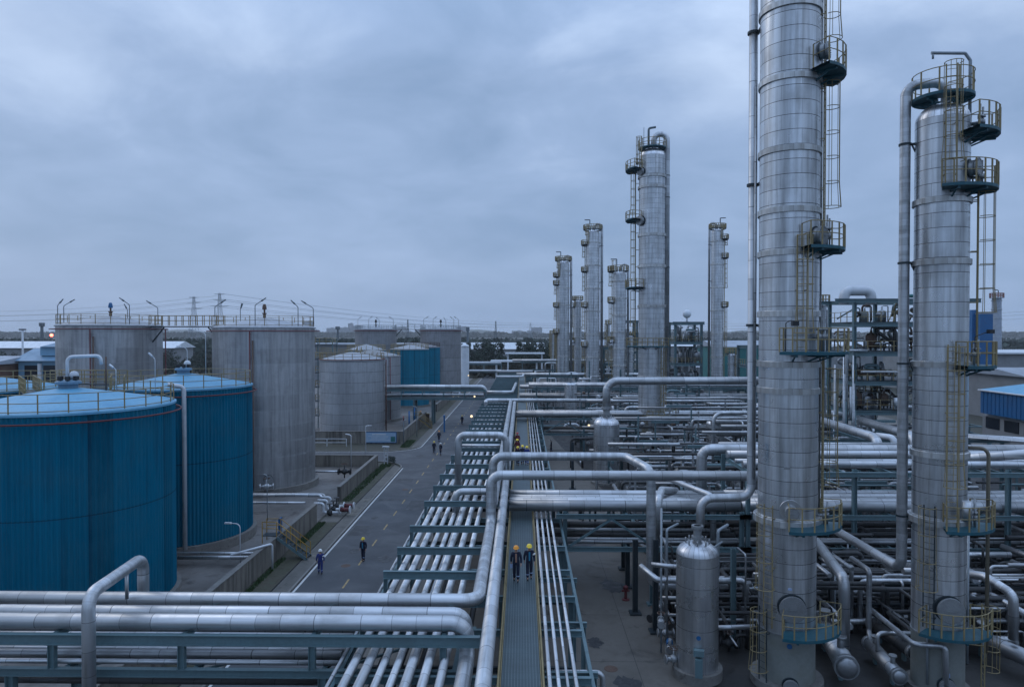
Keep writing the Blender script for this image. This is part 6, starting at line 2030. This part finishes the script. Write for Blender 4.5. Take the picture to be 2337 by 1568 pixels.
for yy in (123.5, 124.5):
    m = MB()
    m.bar((-18.8, yy, 1.75), (-16.45, yy, 0.04), 0.06, 0.22)
    for h in (.55, 1.1):
        m.tube([(-19.6, yy, 1.9 + h), (-18.8, yy, 1.9 + h), (-16.5, yy, 0.1 + h)], .045, 6, 0)
    for q in (0, .5, 1):
        m.bar((-18.8 + 2.3 * q, yy, 1.75 - 1.7 * q), (-18.8 + 2.3 * q, yy, 2.9 - 1.7 * q), .07, .07)
    m.build('handrail', 'rail_ochre', sx)
# lamp posts and poles by the walls
LP_ = 'lamp posts along the bund walls'
lamp_post('small white lamp post at the foot of the second blue tank', (-21.3, 51, 0), 3.0, (-.75, 0, .05), LP_, mat='pipe_white', r=.04, head=.4)
lamp_post('white lamp post by the back bund wall behind the tall grey tank', (-22.1, 87.6, 0), 4.2, (-.3, 0.1, .05), LP_, mat='pipe_white', r=.06, head=.5)
lamp_post('white lamp post on the side road in front of the panelled wall', (-22.6, 98.0, 0), 4.0, (.35, 0, .02), LP_, mat='pipe_white', r=.06, head=.5)
lamp_post('thin grey post at the corner of the notice board wall', (-18.6, 106.5, 0), 3.6, (.2, 0, .1), LP_, mat='lamp_grey', r=.08, head=.3)
lamp_post('thin grey post on the verge beyond the side road', (-17.6, 113.5, 0), 5.0, (-.3, 0, .1), LP_, mat='lamp_grey', r=.07, head=.4)
lamp_post('thin post beside the wall by the red valves', (-23.6, 62.6, 0), 4.2, (-.15, 0, .05), LP_, mat='lamp_grey', r=.04, head=.2)
t = thing('barrier_stand', 'white twin-post stand at the corner of the side road', 'barrier stand', (-18.0, 89.5, 0))
m = MB()
for dx in (-.2, .25):
    m.bar((-18.0 + dx, 89.5, 0), (-18.0 + dx, 89.5, 2.4), .09, .09)
for zz in (.5, 1.0, 1.5, 2.0, 2.4):
    m.bar((-18.2, 89.5, zz), (-17.75, 89.5, zz), .07, .07)
m.build('post', 'pipe_white', t)
MB().bar((-18.4, 89.3, 2.45), (-17.5, 89.3, 2.42), .25, .18).build('head', 'pipe_white', t)
t = thing('handrail', 'white handrail in front of the panelled bund wall on the side road', 'handrail', (-40, 104, 0))
rails(MB(), [(-60, 104.2, 0), (-27, 104.2, 0)], 1.15, .05, 1, 3.0).build('rail', 'pipe_white', t)
for i, (xx, yy) in enumerate(((-20.3, 122), (-20.2, 127.5))):
    pipe('%s blue post standing on the far bund wall' % ORD[i], [(xx, yy, 0), (xx, yy, 3.4)], .14, 'blue_panel')
t = thing('marker_post', 'dark blue round post standing on the road near the far worker', 'bollard', P(1014, 986, z=0))
p = t.location
MB().lathe(p, [(.14, 0), (.14, 2.6), (.2, 2.65), (.2, 2.9), (.02, 3.0)], 12, smooth=False).build('post', 'blue_panel', t)
t = thing('box_sign', 'small wooden-brown box standing on the verge by the pipe bridge', 'box', P(974, 963, z=0))
p = t.location
MB().box(p + Vector((0, 0, .85)), (1.0, .8, 1.5)).build('case', 'rusty_steel', t)
MB().box(p + Vector((0, 0, 1.64)), (1.2, 1.0, .08)).build('lid', 'rail_ochre', t)
# lamps lit along the rack edge
for i, (u, v, y) in enumerate(((1076, 950, 92.7), (1083, 905, 128), (1069, 857, 205))):
    p = P(u, v, y=y)
    t = thing('rack_lamp', '%s lit lamp from the front on the road edge of the main rack' % ORD[i], 'lamp', (p.x, p.y, p.z), 'lit lamps on the main rack')
    MB().ball(p, .17, 12, 8).build('globe', 'lamp_glow', t)
    MB().bar((p.x, p.y, 4.9), p - Vector((0, 0, .2)), .08, .08).build('stem', 'lamp_grey', t)
for i, (u, v, y) in enumerate(((1437, 789, 205), (1716, 796, 150), (1617, 984 - 60, 140), (1344, 971, 96), (805, 1000 - 130, 118))):
    p = P(u, v, y=y)
    t = thing('work_lamp', ['small lit lamp on the hidden far column', 'small lit lamp left of the tall column', 'small lit lamp beyond the third rack', 'small orange lamp on the second rack post', 'bright lamp on the roof railing of the lower grey tank'][i], 'lamp', (p.x, p.y, p.z))
    MB().ball(p, .16, 10, 8).build('globe', 'lamp_glow', t)
    MB().box(p + Vector((0, .3, 0)), (.3, .3, .3)).build('housing', 'lamp_dark', t)
# parked van with its lights on
vp = Vector((-17.4, 179, 0.02))
van = thing('van', 'white van with lit headlights on the verge beyond the pipe bridge', 'van', vp)
m = MB()
prof = [(-1.0, .35), (-1.0, 1.1), (-.75, 1.25), (-.35, 2.05), (3.6, 2.1), (3.7, .35)]
b = len(m.v)
for xx in (-.9, .9):
    for yy, zz in prof:
        m.v.append(vp + Vector((xx * (.9 if zz > 1.9 else 1), yy, zz)))
n = len(prof)
for i in range(n):
    j = (i + 1) % n
    m.face([i, j, n + j, n + i])
m.face(list(range(n))[::-1]); m.face(list(range(n, 2 * n)))
m.build('body', 'white_sheet', van)
MB().box(vp + Vector((0, -.62, 1.62)), (1.5, .05, .62), m=Matrix.Rotation(-.46, 3, 'X')).build('windscreen', 'dark_glass', van)
for xx in (-.62, .62):
    MB().tube([vp + Vector((xx, -1.0, .8)), vp + Vector((xx, -1.06, .8))], .2, 14, 0).build('headlight', 'headlight_glow', van)
for xx in (-.86, .86):
    for yy in (-.2, 2.7):
        MB().tube([vp + Vector((xx - .1, yy, .34)), vp + Vector((xx + .1, yy, .34))], .34, 16, 0).build('wheel', 'rubber', van)

# ------------------------------------------------------------------ buildings left and right of the plant
def building(name, label, x0, x1, y0, y1, h, wall, roof, ridge=0.0, over=.4, windows=(), group=None, flat=True):
    k = thing(name, label, 'building', ((x0 + x1) / 2, (y0 + y1) / 2, 0), group)
    MB().box(((x0 + x1) / 2, (y0 + y1) / 2, h / 2), (x1 - x0, y1 - y0, h)).build('wall', wall, k)
    m = MB()
    a, b, c, d = x0 - over, x1 + over, y0 - over, y1 + over
    if ridge:
        ym = (c + d) / 2
        pts = [(a, c, h), (b, c, h), (b, d, h), (a, d, h), (a, ym, h + ridge), (b, ym, h + ridge)]
        if (x1 - x0) < (y1 - y0):
            xm = (a + b) / 2
            pts = [(b, c, h), (b, d, h), (a, d, h), (a, c, h), (xm, c, h + ridge), (xm, d, h + ridge)]
        m.v = [Vector(p) + Vector((0, 0, .02)) for p in pts]
        for f in ([0, 1, 5, 4], [2, 3, 4, 5], [1, 2, 5], [3, 0, 4], [3, 2, 1, 0]):
            m.face(f)
    else:
        m.box(((x0 + x1) / 2, (y0 + y1) / 2, h + .2), (b - a, d - c, .4))
    m.build('roof', roof, k)
    for (axis, pos, a0, a1, z0, z1) in windows:
        if axis == 'y':
            MB().box(((a0 + a1) / 2, pos, (z0 + z1) / 2), (a1 - a0, .12, z1 - z0)).build('window', 'dark_glass', k)
        else:
            MB().box((pos, (a0 + a1) / 2, (z0 + z1) / 2), (.12, a1 - a0, z1 - z0)).build('window', 'dark_glass', k)
    return k
k = building('gatehouse', 'pale blue house with hipped roof and dark openings left of the far left grey tank', -112, -92, 150, 162, 11.2, 'pale_blue_paint', 'dim_blue_roof', 2.6, .9,
             [('y', 149.98, -110.6, -107.4, 4.5, 10.2), ('y', 149.98, -106.4, -101.0, 4.5, 10.2), ('y', 149.98, -98.2, -93.5, 4.5, 10.2)])
MB().box((-105.3, 153, 13.3), (5.4, 3.4, 2.0)).build('cupola', 'pale_blue_paint', k)
MB().lathe((-105.3, 153, 14.31), [(3.3, 0), (0.05, .95)], 4, smooth=False, a0=PI / 4, a1=2 * PI + PI / 4).build('cupola_roof', 'dim_blue_roof', k)
for xx in (-107.0, -99.6, -98.6):
    MB().box((xx, 149.7, 5.3), (.7, .5, 10.6)).build('pillar', 'white_sheet', k)
building('warehouse', 'brown walled warehouse with pale roof at the left edge of the photo', -140, -112.8, 140, 165, 10.6, 'brown_wall', 'grey_roof', 1.6, .6, [('y', 139.98, -130, -118, 3, 7.5)])
building('warehouse', 'long pale warehouse roof in the gap between the two tall grey tanks', -265, -170, 330, 350, 10.0, 'pale_wall', 'white_sheet', 3.2, 1)
building('warehouse', 'long low warehouse behind the lower grey tank', -98, -38, 250, 275, 13.0, 'pale_wall', 'grey_roof', 0, 1)
building('warehouse', 'pale warehouse beyond the trees in the middle distance', -60, 15, 480, 505, 6.0, 'pale_wall', 'white_sheet', 4.5, 1)
building('warehouse', 'second pale warehouse beyond the trees in the middle distance', 30, 70, 520, 545, 8.0, 'pale_wall', 'grey_roof', 4.0, 1)
k = thing('shed', 'blue upper storey with bright blue roof at the right edge', 'building', (77, 70, 6.4))
MB().box((77.6, 71.5, 8.0), (28.8, 47, 3.18)).build('wall', 'blue_panel', k)
m = MB()
m.v = [Vector(p) for p in ((63.0, 47.8, 9.6), (63.0, 95.2, 9.6), (92.2, 95.2, 9.6), (92.2, 47.8, 9.6), (77.6, 47.8, 11.4), (77.6, 95.2, 11.4))]
for q in ([0, 4, 5, 1], [4, 3, 2, 5], [0, 3, 4], [1, 5, 2], [0, 1, 2, 3]):
    m.face(q)
m.build('roof', 'blue_roof', k)
m = MB()
for i in range(60):
    m.box((63.17, 48.4 + i * 0.78, 8.0), (0.05, 0.1, 3.1))
m.build('cladding_rib', 'blue_panel', k)
MB().tube([(62.95, 47.9, 9.55), (62.95, 95.1, 9.55)], 0.12, 8, 0).build('gutter', 'white_sheet', k)
k = building('office_block', 'grey storey with windows under the blue shed at the right edge', 63.9, 92, 47.5, 95.6, 6.0, 'pale_wall', 'grey_roof', 0, -.2, [('x', 63.86, 49 + i * 3.6, 51.6 + i * 3.6, 4.4, 5.9) for i in range(13)])
building('warehouse', 'long white-roofed hall behind the chimney at the right edge', 118, 240, 190, 225, 11.6, 'pale_wall', 'white_sheet', 0, 1)
building('warehouse', 'lower grey hall with barred windows above the blue shed', 96, 200, 130, 150, 9.0, 'pale_wall', 'grey_roof', 1.4, 1, [('y', 129.95, 99 + i * 9, 105 + i * 9, 3.5, 7.5) for i in range(8)])
building('warehouse', 'green sheet hall right of the far columns', 58, 92, 205, 228, 13.2, 'green_sheet', 'grey_roof', 1.8, .6)
building('warehouse', 'far pale hall right of the green hall', 70, 190, 330, 350, 11, 'pale_wall', 'white_sheet', 2.0, .6)
t = thing('silo', 'slim white silo beside the right far grey tank', 'silo', (-18.9, 225, 0))
MB().lathe((-18.9, 225, 0), [(1.35, 0), (1.35, 13.2), (1.2, 13.4), (.02, 13.9)], 24, smooth=False).build('shell', 'white_sheet', t)
MB().lathe((-18.9, 225, 12.6), [(1.37, 0), (1.42, .05), (1.42, .2), (1.37, .25)], 24, smooth=False).build('band', 'lamp_grey', t)
t = thing('tower_block', 'bright blue sheet-clad tower behind the second tall column', 'tower', (127.5, 190, 0))
MB().box((127.2, 191, 11.3), (3.4, 4, 22.6)).build('wall', 'blue_panel', t)
MB().box((125.2, 192.5, 11.9), (1.0, 2.6, 23.8)).build('side_shaft', 'blue_panel', t)
MB().box((127.2, 191, 22.72), (3.6, 4.2, .22)).build('roof', 'grey_roof', t)
t = thing('chimney', 'pale banded chimney with a reddish railed top at the right edge', 'chimney', (158, 230, 0))
MB().lathe((158, 230, 0), [(1.7, 0), (1.35, 29.2)], 24).build('shaft', 'chimney_grey', t)
for zz in (16, 19, 22, 25, 28):
    MB().lathe((158, 230, zz), [(1.45, 0), (1.6, .05), (1.6, .3), (1.42, .35)], 24, smooth=False).build('band', 'lamp_grey', t)
MB().lathe((158, 230, 28.9), [(1.3, 0), (2.1, .02), (2.1, .2), (1.3, .22)], 20, smooth=False).build('gallery', 'lamp_grey', t)
m = MB()
pts = [Vector((158 + 2 * math.cos(PI * i / 8), 230 + 2 * math.sin(PI * i / 8), 29.1)) for i in range(17)]
rails(m, pts, 1.5, .09, 2, .8)
m.build('railing', 'rail_red', t)
MB().tube([(158.5, 230, 29), (158.5, 230, 31.6), (157.2, 230, 31.8)], .15, 8, .3).build('davit', 'lamp_dark', t)

# ------------------------------------------------------------------ trees, woods, hills, skyline
def tree_proto(seed, h, w, mat, col=2):
    rn = random.Random(seed)
    t = thing('tree', 'x', 'tree', (0, 0, 0))
    m = MB().tube([(0, 0, 0), (.1, 0, h * .25), (0, .1, h * .5)], [.03 * h, .024 * h, .014 * h], 7, 0)
    for i in range(5):
        a = rn.uniform(0, 2 * PI)
        m.tube([(0, 0, h * (.28 + .05 * i)), (math.cos(a) * w * .25, math.sin(a) * w * .25, h * (.45 + .06 * i))], [.012 * h, .005 * h], 5, 0)
    m.build('trunk', 'bark', t)
    c = MB()
    blobs = []
    for i in range(11):
        a = rn.uniform(0, 2 * PI); q = rn.uniform(.1, .36) * w; zz = rn.uniform(.34, .90) * h
        blobs.append((Vector((math.cos(a) * q * (1.15 - zz / h * .7), math.sin(a) * q * (1.15 - zz / h * .7), zz)), rn.uniform(.13, .24) * w))
    for p, r0 in blobs:
        for j in range(46):
            d = Vector((rn.gauss(0, 1), rn.gauss(0, 1), rn.gauss(0, .8))).normalized()
            q = p + d * r0 * rn.uniform(.55, 1.1)
            s = rn.uniform(.035, .075) * h * .55
            u = Vector((rn.gauss(0, 1), rn.gauss(0, 1), rn.gauss(0, 1))).normalized(); v = u.cross(d).normalized()
            b = len(c.v)
            c.v += [q - u * s, q + v * s * .8, q + u * s, q - v * s * .8]
            c.face([b, b + 1, b + 2, b + 3])
    c.build('crown', mat, t)
    return t
protos = [tree_proto(1, 9, 6.5, 'leaf_dark'), tree_proto(2, 11, 6.0, 'leaf_dark'), tree_proto(3, 7, 7.0, 'leaf_brown'), tree_proto(4, 8, 6.5, 'leaf_dark'), tree_proto(5, 12, 5.0, 'leaf_dark')]
bpy.context.view_layer.update()
used = set()
rn = random.Random(21)
def plant(x, y, k, label, group, s=1.0):
    pr = protos[k]
    if k not in used:
        used.add(k); o = pr
        o.location = (x, y, 0); o.rotation_euler = (0, 0, rn.uniform(0, 6.28)); o['label'] = label
    else:
        o = copy_tree(pr, (x, y, 0), rn.uniform(0, 6.28), label)
    o.scale = (s, s, s * rn.uniform(.9, 1.1)); o['group'] = group
    return o
for i in range(46):
    plant(rn.uniform(-30, 18), rn.uniform(268, 345), rn.choice((0, 1, 3, 4, 1)), 'dark green tree in the belt beyond the end of the road', 'trees beyond the end of the road', rn.uniform(.95, 1.2))
for i in range(34):
    plant(rn.uniform(-185, -120), rn.uniform(235, 330), rn.choice((0, 2, 3, 3)), 'dark or brownish tree in the gap between the two tall grey tanks', 'trees between the tall grey tanks', rn.uniform(.9, 1.2))
for i in range(36):
    plant(rn.uniform(-330, -195), rn.uniform(270, 420), rn.choice((2, 2, 0, 3)), 'brownish tree on the slope at the far left, beyond the pale blue house', 'trees at the far left', rn.uniform(.9, 1.3))
for i in range(10):
    plant(rn.uniform(-105, -45), rn.uniform(280, 360), rn.choice((0, 3, 4)), 'tree behind the far grey tanks', 'trees behind the far tanks', rn.uniform(1, 1.25))
for i in range(4):
    plant(-17.6 + rn.uniform(-.5, .6), 90.0 + rn.uniform(-.6, .5), 3, 'low green bush at the corner of the side road', 'bushes at the side road corner', rn.uniform(.09, .14))
# far woods: masses of leaves
def woods(name, areas, n, hmax, size, mat, seed):
    rn = random.Random(seed)
    m = MB()
    for i in range(n):
        x0, x1, y0, y1 = areas[i % len(areas)]
        x, y = rn.uniform(x0, x1), rn.uniform(y0, y1)
        top = hmax * (.62 + .38 * (0.5 + .5 * math.sin(x * .11 + 3 * math.sin(x * .031))) )
        z = top * (rn.random() ** .6)
        s = size * rn.uniform(.6, 1.3)
        u = Vector((rn.gauss(0, 1), rn.gauss(0, .4), rn.gauss(0, 1))).normalized(); v = Vector((rn.gauss(0, 1), rn.gauss(0, .4), rn.gauss(0, 1))); v = (v - u * v.dot(u)).normalized()
        p = Vector((x, y, z)); b = len(m.v)
        m.v += [p - u * s, p + v * s * .8, p + u * s, p - v * s * .8]
        m.face([b, b + 1, b + 2, b + 3])
    return tag(m.build(name, mat, org=(0, 0, 0)), kind='stuff')
woods('wood', [(-420, -190, 430, 520), (-330, -130, 470, 560), (-130, 80, 560, 640)], 9000, 12, 2.2, 'leaf_dark', 1)
woods('far_wood', [(-2300, -800, 2300, 2600), (-800, 700, 2400, 2700), (700, 2600, 2200, 2500)], 24000, 19, 6.0, 'leaf_dark', 2)
woods('distant_hedge', [(-1300, 1500, 1000, 1250), (-700, -250, 640, 780), (220, 1000, 620, 760), (-250, 250, 760, 860)], 22000, 9, 3.2, 'leaf_dark', 6)
woods('undergrowth', [(-330, -110, 240, 420), (-40, 40, 262, 330)], 5000, 4.5, 1.5, 'leaf_brown', 3)
m = MB()
nx = 120
for i in range(nx + 1):
    x = -5600 + 11200 * i / nx
    hgt = 26 + 14 * math.sin(i * .37) + 9 * math.sin(i * .91 + 1) + 6 * math.sin(i * 2.1)
    for yy, zz in ((3900, 0), (4100, max(9, hgt * .5)), (4400, max(14, hgt * .9)), (4800, 0)):
        m.v.append(Vector((x, yy, zz)))
for i in range(nx):
    for j in range(3):
        a = i * 4 + j
        m.face([a, a + 4, a + 5, a + 1], None, True)
tag(m.build('hills', 'leaf_dark', org=(0, 0, 0)), kind='structure')
rn = random.Random(9)
blk = None
for i in range(46):
    y = rn.uniform(2800, 3700)
    u = rn.choice((rn.uniform(690, 910), rn.uniform(1060, 1260), rn.uniform(300, 700), rn.uniform(900, 1060)))
    x = (u - 1192) * y / FPX
    h = rn.uniform(18, 44) + (28 if 700 < u < 830 and rn.random() < .5 else 0)
    w = rn.uniform(20, 56)
    o = MB().box((x, y, h / 2), (w, 20, h))
    o.box((x + w * .15, y, h + 1.5), (w * .25, 8, 3))
    tag(o.build('distant_building', 'far_block'), 'distant pale building of the town on the horizon', 'building', 'distant buildings on the horizon')

def pylon(label, x, y, h, w, name='pylon', mat='lamp_grey', arms=True, th=.15):
    t = thing(name, label, 'pylon', (x, y, 0), 'pylons and masts on the horizon')
    m = MB()
    n = 9
    def corner(k, q):
        s = w * (1 - q) ** 1.3 + .55 * (1 if arms else .8)
        return Vector((x + (s if k in (0, 3) else -s), y + (s if k in (0, 1) else -s), h * q))
    for i in range(n):
        a, b = i / n, (i + 1) / n
        for k in range(4):
            m.bar(corner(k, a), corner(k, b), th, th)
            m.bar(corner(k, a), corner((k + 1) % 4, b), th * .6, th * .6)
            m.bar(corner((k + 1) % 4, a), corner(k, b), th * .6, th * .6)
            m.bar(corner(k, b), corner((k + 1) % 4, b), th * .6, th * .6)
    m.build('lattice', mat, t)
    if arms:
        for q, L in ((.80, 6.5), (.9, 5.0), (.985, 3.6)):
            MB().bar((x - L, y, h * q), (x + L, y, h * q), .35, .35).build('arm', mat, t)
    return t
pylon('lattice pylon seen between the two tall grey tanks', -245, 506, 44.5, 4.0)
pylon('second lattice pylon seen behind the left edge of the tall grey tank by the road', -214, 480, 45.5, 4.0)
pylon('far lattice mast right of the far grey tanks', -35, 900, 33, 2.0, 'mast', 'lamp_dark', False, .5)
pylon('farther small pylon right of the far mast', 12, 1000, 32, 4.0, th=.35)
pylon('far mast over the bridge of the far grey tanks', -168, 1000, 37, 2.0, 'mast', 'lamp_dark', False, .5)
def stack(label, x, y, h, r, mat='lamp_dark'):
    o = MB().lathe((x, y, 0), [(r, 0), (r * .8, h * .86), (r * 1.5, h * .88), (r * 1.5, h), (.05, h)], 12, smooth=False)
    return tag(o.build('stack', mat), label, 'stack', 'far stacks on the horizon')
stack('dark far stack standing beside the white silo', -40, 500, 21.5, .9)
stack('dark far stack at the far left, left of the red light', -455, 640, 27.0, 1.6)
stack('small far stack left of the lower grey tank', -190, 700, 24, 1.6)
t = thing('mast_light', 'tall floodlight mast with a crossbar head at the far left', 'lamp post', (-148, 200, 0))
MB().tube([(-148, 200, 0), (-148, 200, 18.2)], .28, 10, 0).build('pole', 'pipe_white', t)
MB().box((-148, 200, 18.4), (1.9, .5, .45)).build('lamp_head', 'lamp_dark', t)
t = thing('beacon', 'glowing red light on the horizon at the far left', 'beacon', (-418, 600, 0))
MB().ball((-418, 600, 15.4), 1.35, 14, 10).build('globe', 'beacon_glow', t)
MB().tube([(-418, 600.5, 0), (-418, 600.5, 14.2)], .3, 8, 0).build('mast', 'lamp_dark', t)
def cable(label, a, b, sag, r=.07):
    a, b = Vector(a), Vector(b)
    n = 14
    pts = [a.lerp(b, i / n) - Vector((0, 0, sag * 4 * (i / n) * (1 - i / n))) for i in range(n + 1)]
    tag(MB().tube(pts, r, 4, 0, False).build('power_line', 'lamp_dark'), label, 'cable', 'power lines on the horizon')
for i, (L, q) in enumerate(((6.4, .80), (-6.4, .80), (4.9, .9), (-4.9, .9), (3.5, .985))):
    cable('power line running left from the lattice pylon to the edge of the photo', (-245 + L, 506, 44.5 * q), (-560 + L, 560, 40 * q), 7)
    cable('power line slung between the two lattice pylons', (-245 + L, 506, 44.5 * q), (-214 + L, 480, 45.5 * q), .5)
    cable('power line running right from the second pylon across the middle of the photo', (-214 + L, 480, 45.5 * q), (12 + L * .6, 1000, 32 * q), 5, .09)
    cable('power line running from the far small pylon behind the columns to the right', (12 + L * .6, 1000, 32 * q), (560, 760, 42 * q), 7, .09)

# ------------------------------------------------------------------ people
WKZ = 4.895
p = P(1178, 1325, z=WKZ); person('worker in dark navy overall and orange helmet on the walkway, facing the camera', (p.x, p.y, WKZ), 178, 'cloth_navy', 'helmet_orange', 'pair of workers on the walkway', shirt='skin_tone', hold='bag')
p = P(1208, 1321, z=WKZ); person('worker with yellow helmet, bright blue shirt front and white armband on the walkway', (p.x, p.y, WKZ), 183, 'cloth_navy', 'helmet_yellow', 'pair of workers on the walkway', stride=-.24, shirt='cloth_teal', armband=-1)
p = P(829, 1279, z=0.02); person('worker in dark overall and yellow helmet walking down the middle of the road', (p.x, p.y, 0.02), 170, 'cloth_navy', 'helmet_yellow', 'workers on the near road', shirt='cloth_teal', swing=.04)
p = P(731, 1309, z=0.02); person('worker in bright blue overall and pinkish helmet walking along the white edge line', (p.x, p.y, 0.02), 20, 'cloth_blue', 'helmet_white', 'workers on the near road', stride=.26, armband=1)
for i, (u, v, f, c, hm, lab) in enumerate(((1002, 1008, 10, 'cloth_navy', 'helmet_orange', 'worker alone in navy with orange helmet, beyond the pair on the far road'), (990.6, 1035, 200, 'cloth_navy', 'helmet_yellow', 'worker in black on the far road, left of the pair by the centre line'),
                                          (1005.7, 1039, 150, 'cloth_navy', 'helmet_white', 'worker with pale helmet on the far road, right of the pair by the centre line'), (1054.6, 969, 180, 'cloth_navy', 'helmet_yellow', 'farthest worker on the road, close to the main rack'),
                                          (1258, 1031, 90, 'cloth_navy', 'helmet_white', 'worker in dark blue on the paved lane right of the walkway'), (405, 1262, 250, 'cloth_navy', 'helmet_white', 'worker with white helmet between the two blue tanks'),
                                          (921, 972, 120, 'cloth_red', 'helmet_red', 'worker in red beside the half hidden grey tank'), (960, 958, 220, 'cloth_navy', 'helmet_orange', 'worker in dark clothes near the pipe bridge legs'))):
    p = P(u, v, z=0.02)
    person(lab, (p.x, p.y, 0.02), f, c, hm, 'workers further off')
for i, (x, y, f, c, hm, lab) in enumerate(((-.42, 64.5, 170, 'cloth_navy', 'helmet_yellow', 'left worker of the three abreast in the far group on the walkway'), (0.02, 65.2, 185, 'cloth_navy', 'helmet_yellow', 'middle worker of the three abreast in the far group on the walkway'),
                                          (0.44, 64.7, 180, 'cloth_blue', 'helmet_yellow', 'right worker of the three abreast in the far group on the walkway'), (-.5, 69.0, 180, 'cloth_red', 'helmet_yellow', 'worker in red jacket behind the three on the walkway'), (-.52, 73.5, 175, 'cloth_red', 'helmet_red', 'last worker in red with red helmet at the back of the group on the walkway'))):
    person(lab, (x, y, WKZ), f, c, hm, 'far group on the walkway', stride=.2 * (-1) ** i)

# ------------------------------------------------------------------ haze
hz = MB().box((0, 2400, 26.5), (12000, 5200, 55)).build('haze', 'far_block', org=(0, 0, 0))
tag(hz, kind='stuff')
hm = bpy.data.materials.new('haze_air')
hm.use_nodes = True
nt = hm.node_tree
nt.nodes.clear()
out = nt.nodes.new('ShaderNodeOutputMaterial')
vol = nt.nodes.new('ShaderNodeVolumePrincipled')
vol.inputs['Color'].default_value = (0.96, 0.975, 1.0, 1)
vol.inputs['Density'].default_value = 0.00013
vol.inputs['Anisotropy'].default_value = 0.1
nt.links.new(vol.outputs[0], out.inputs['Volume'])
hz.data.materials.clear()
hz.data.materials.append(hm)
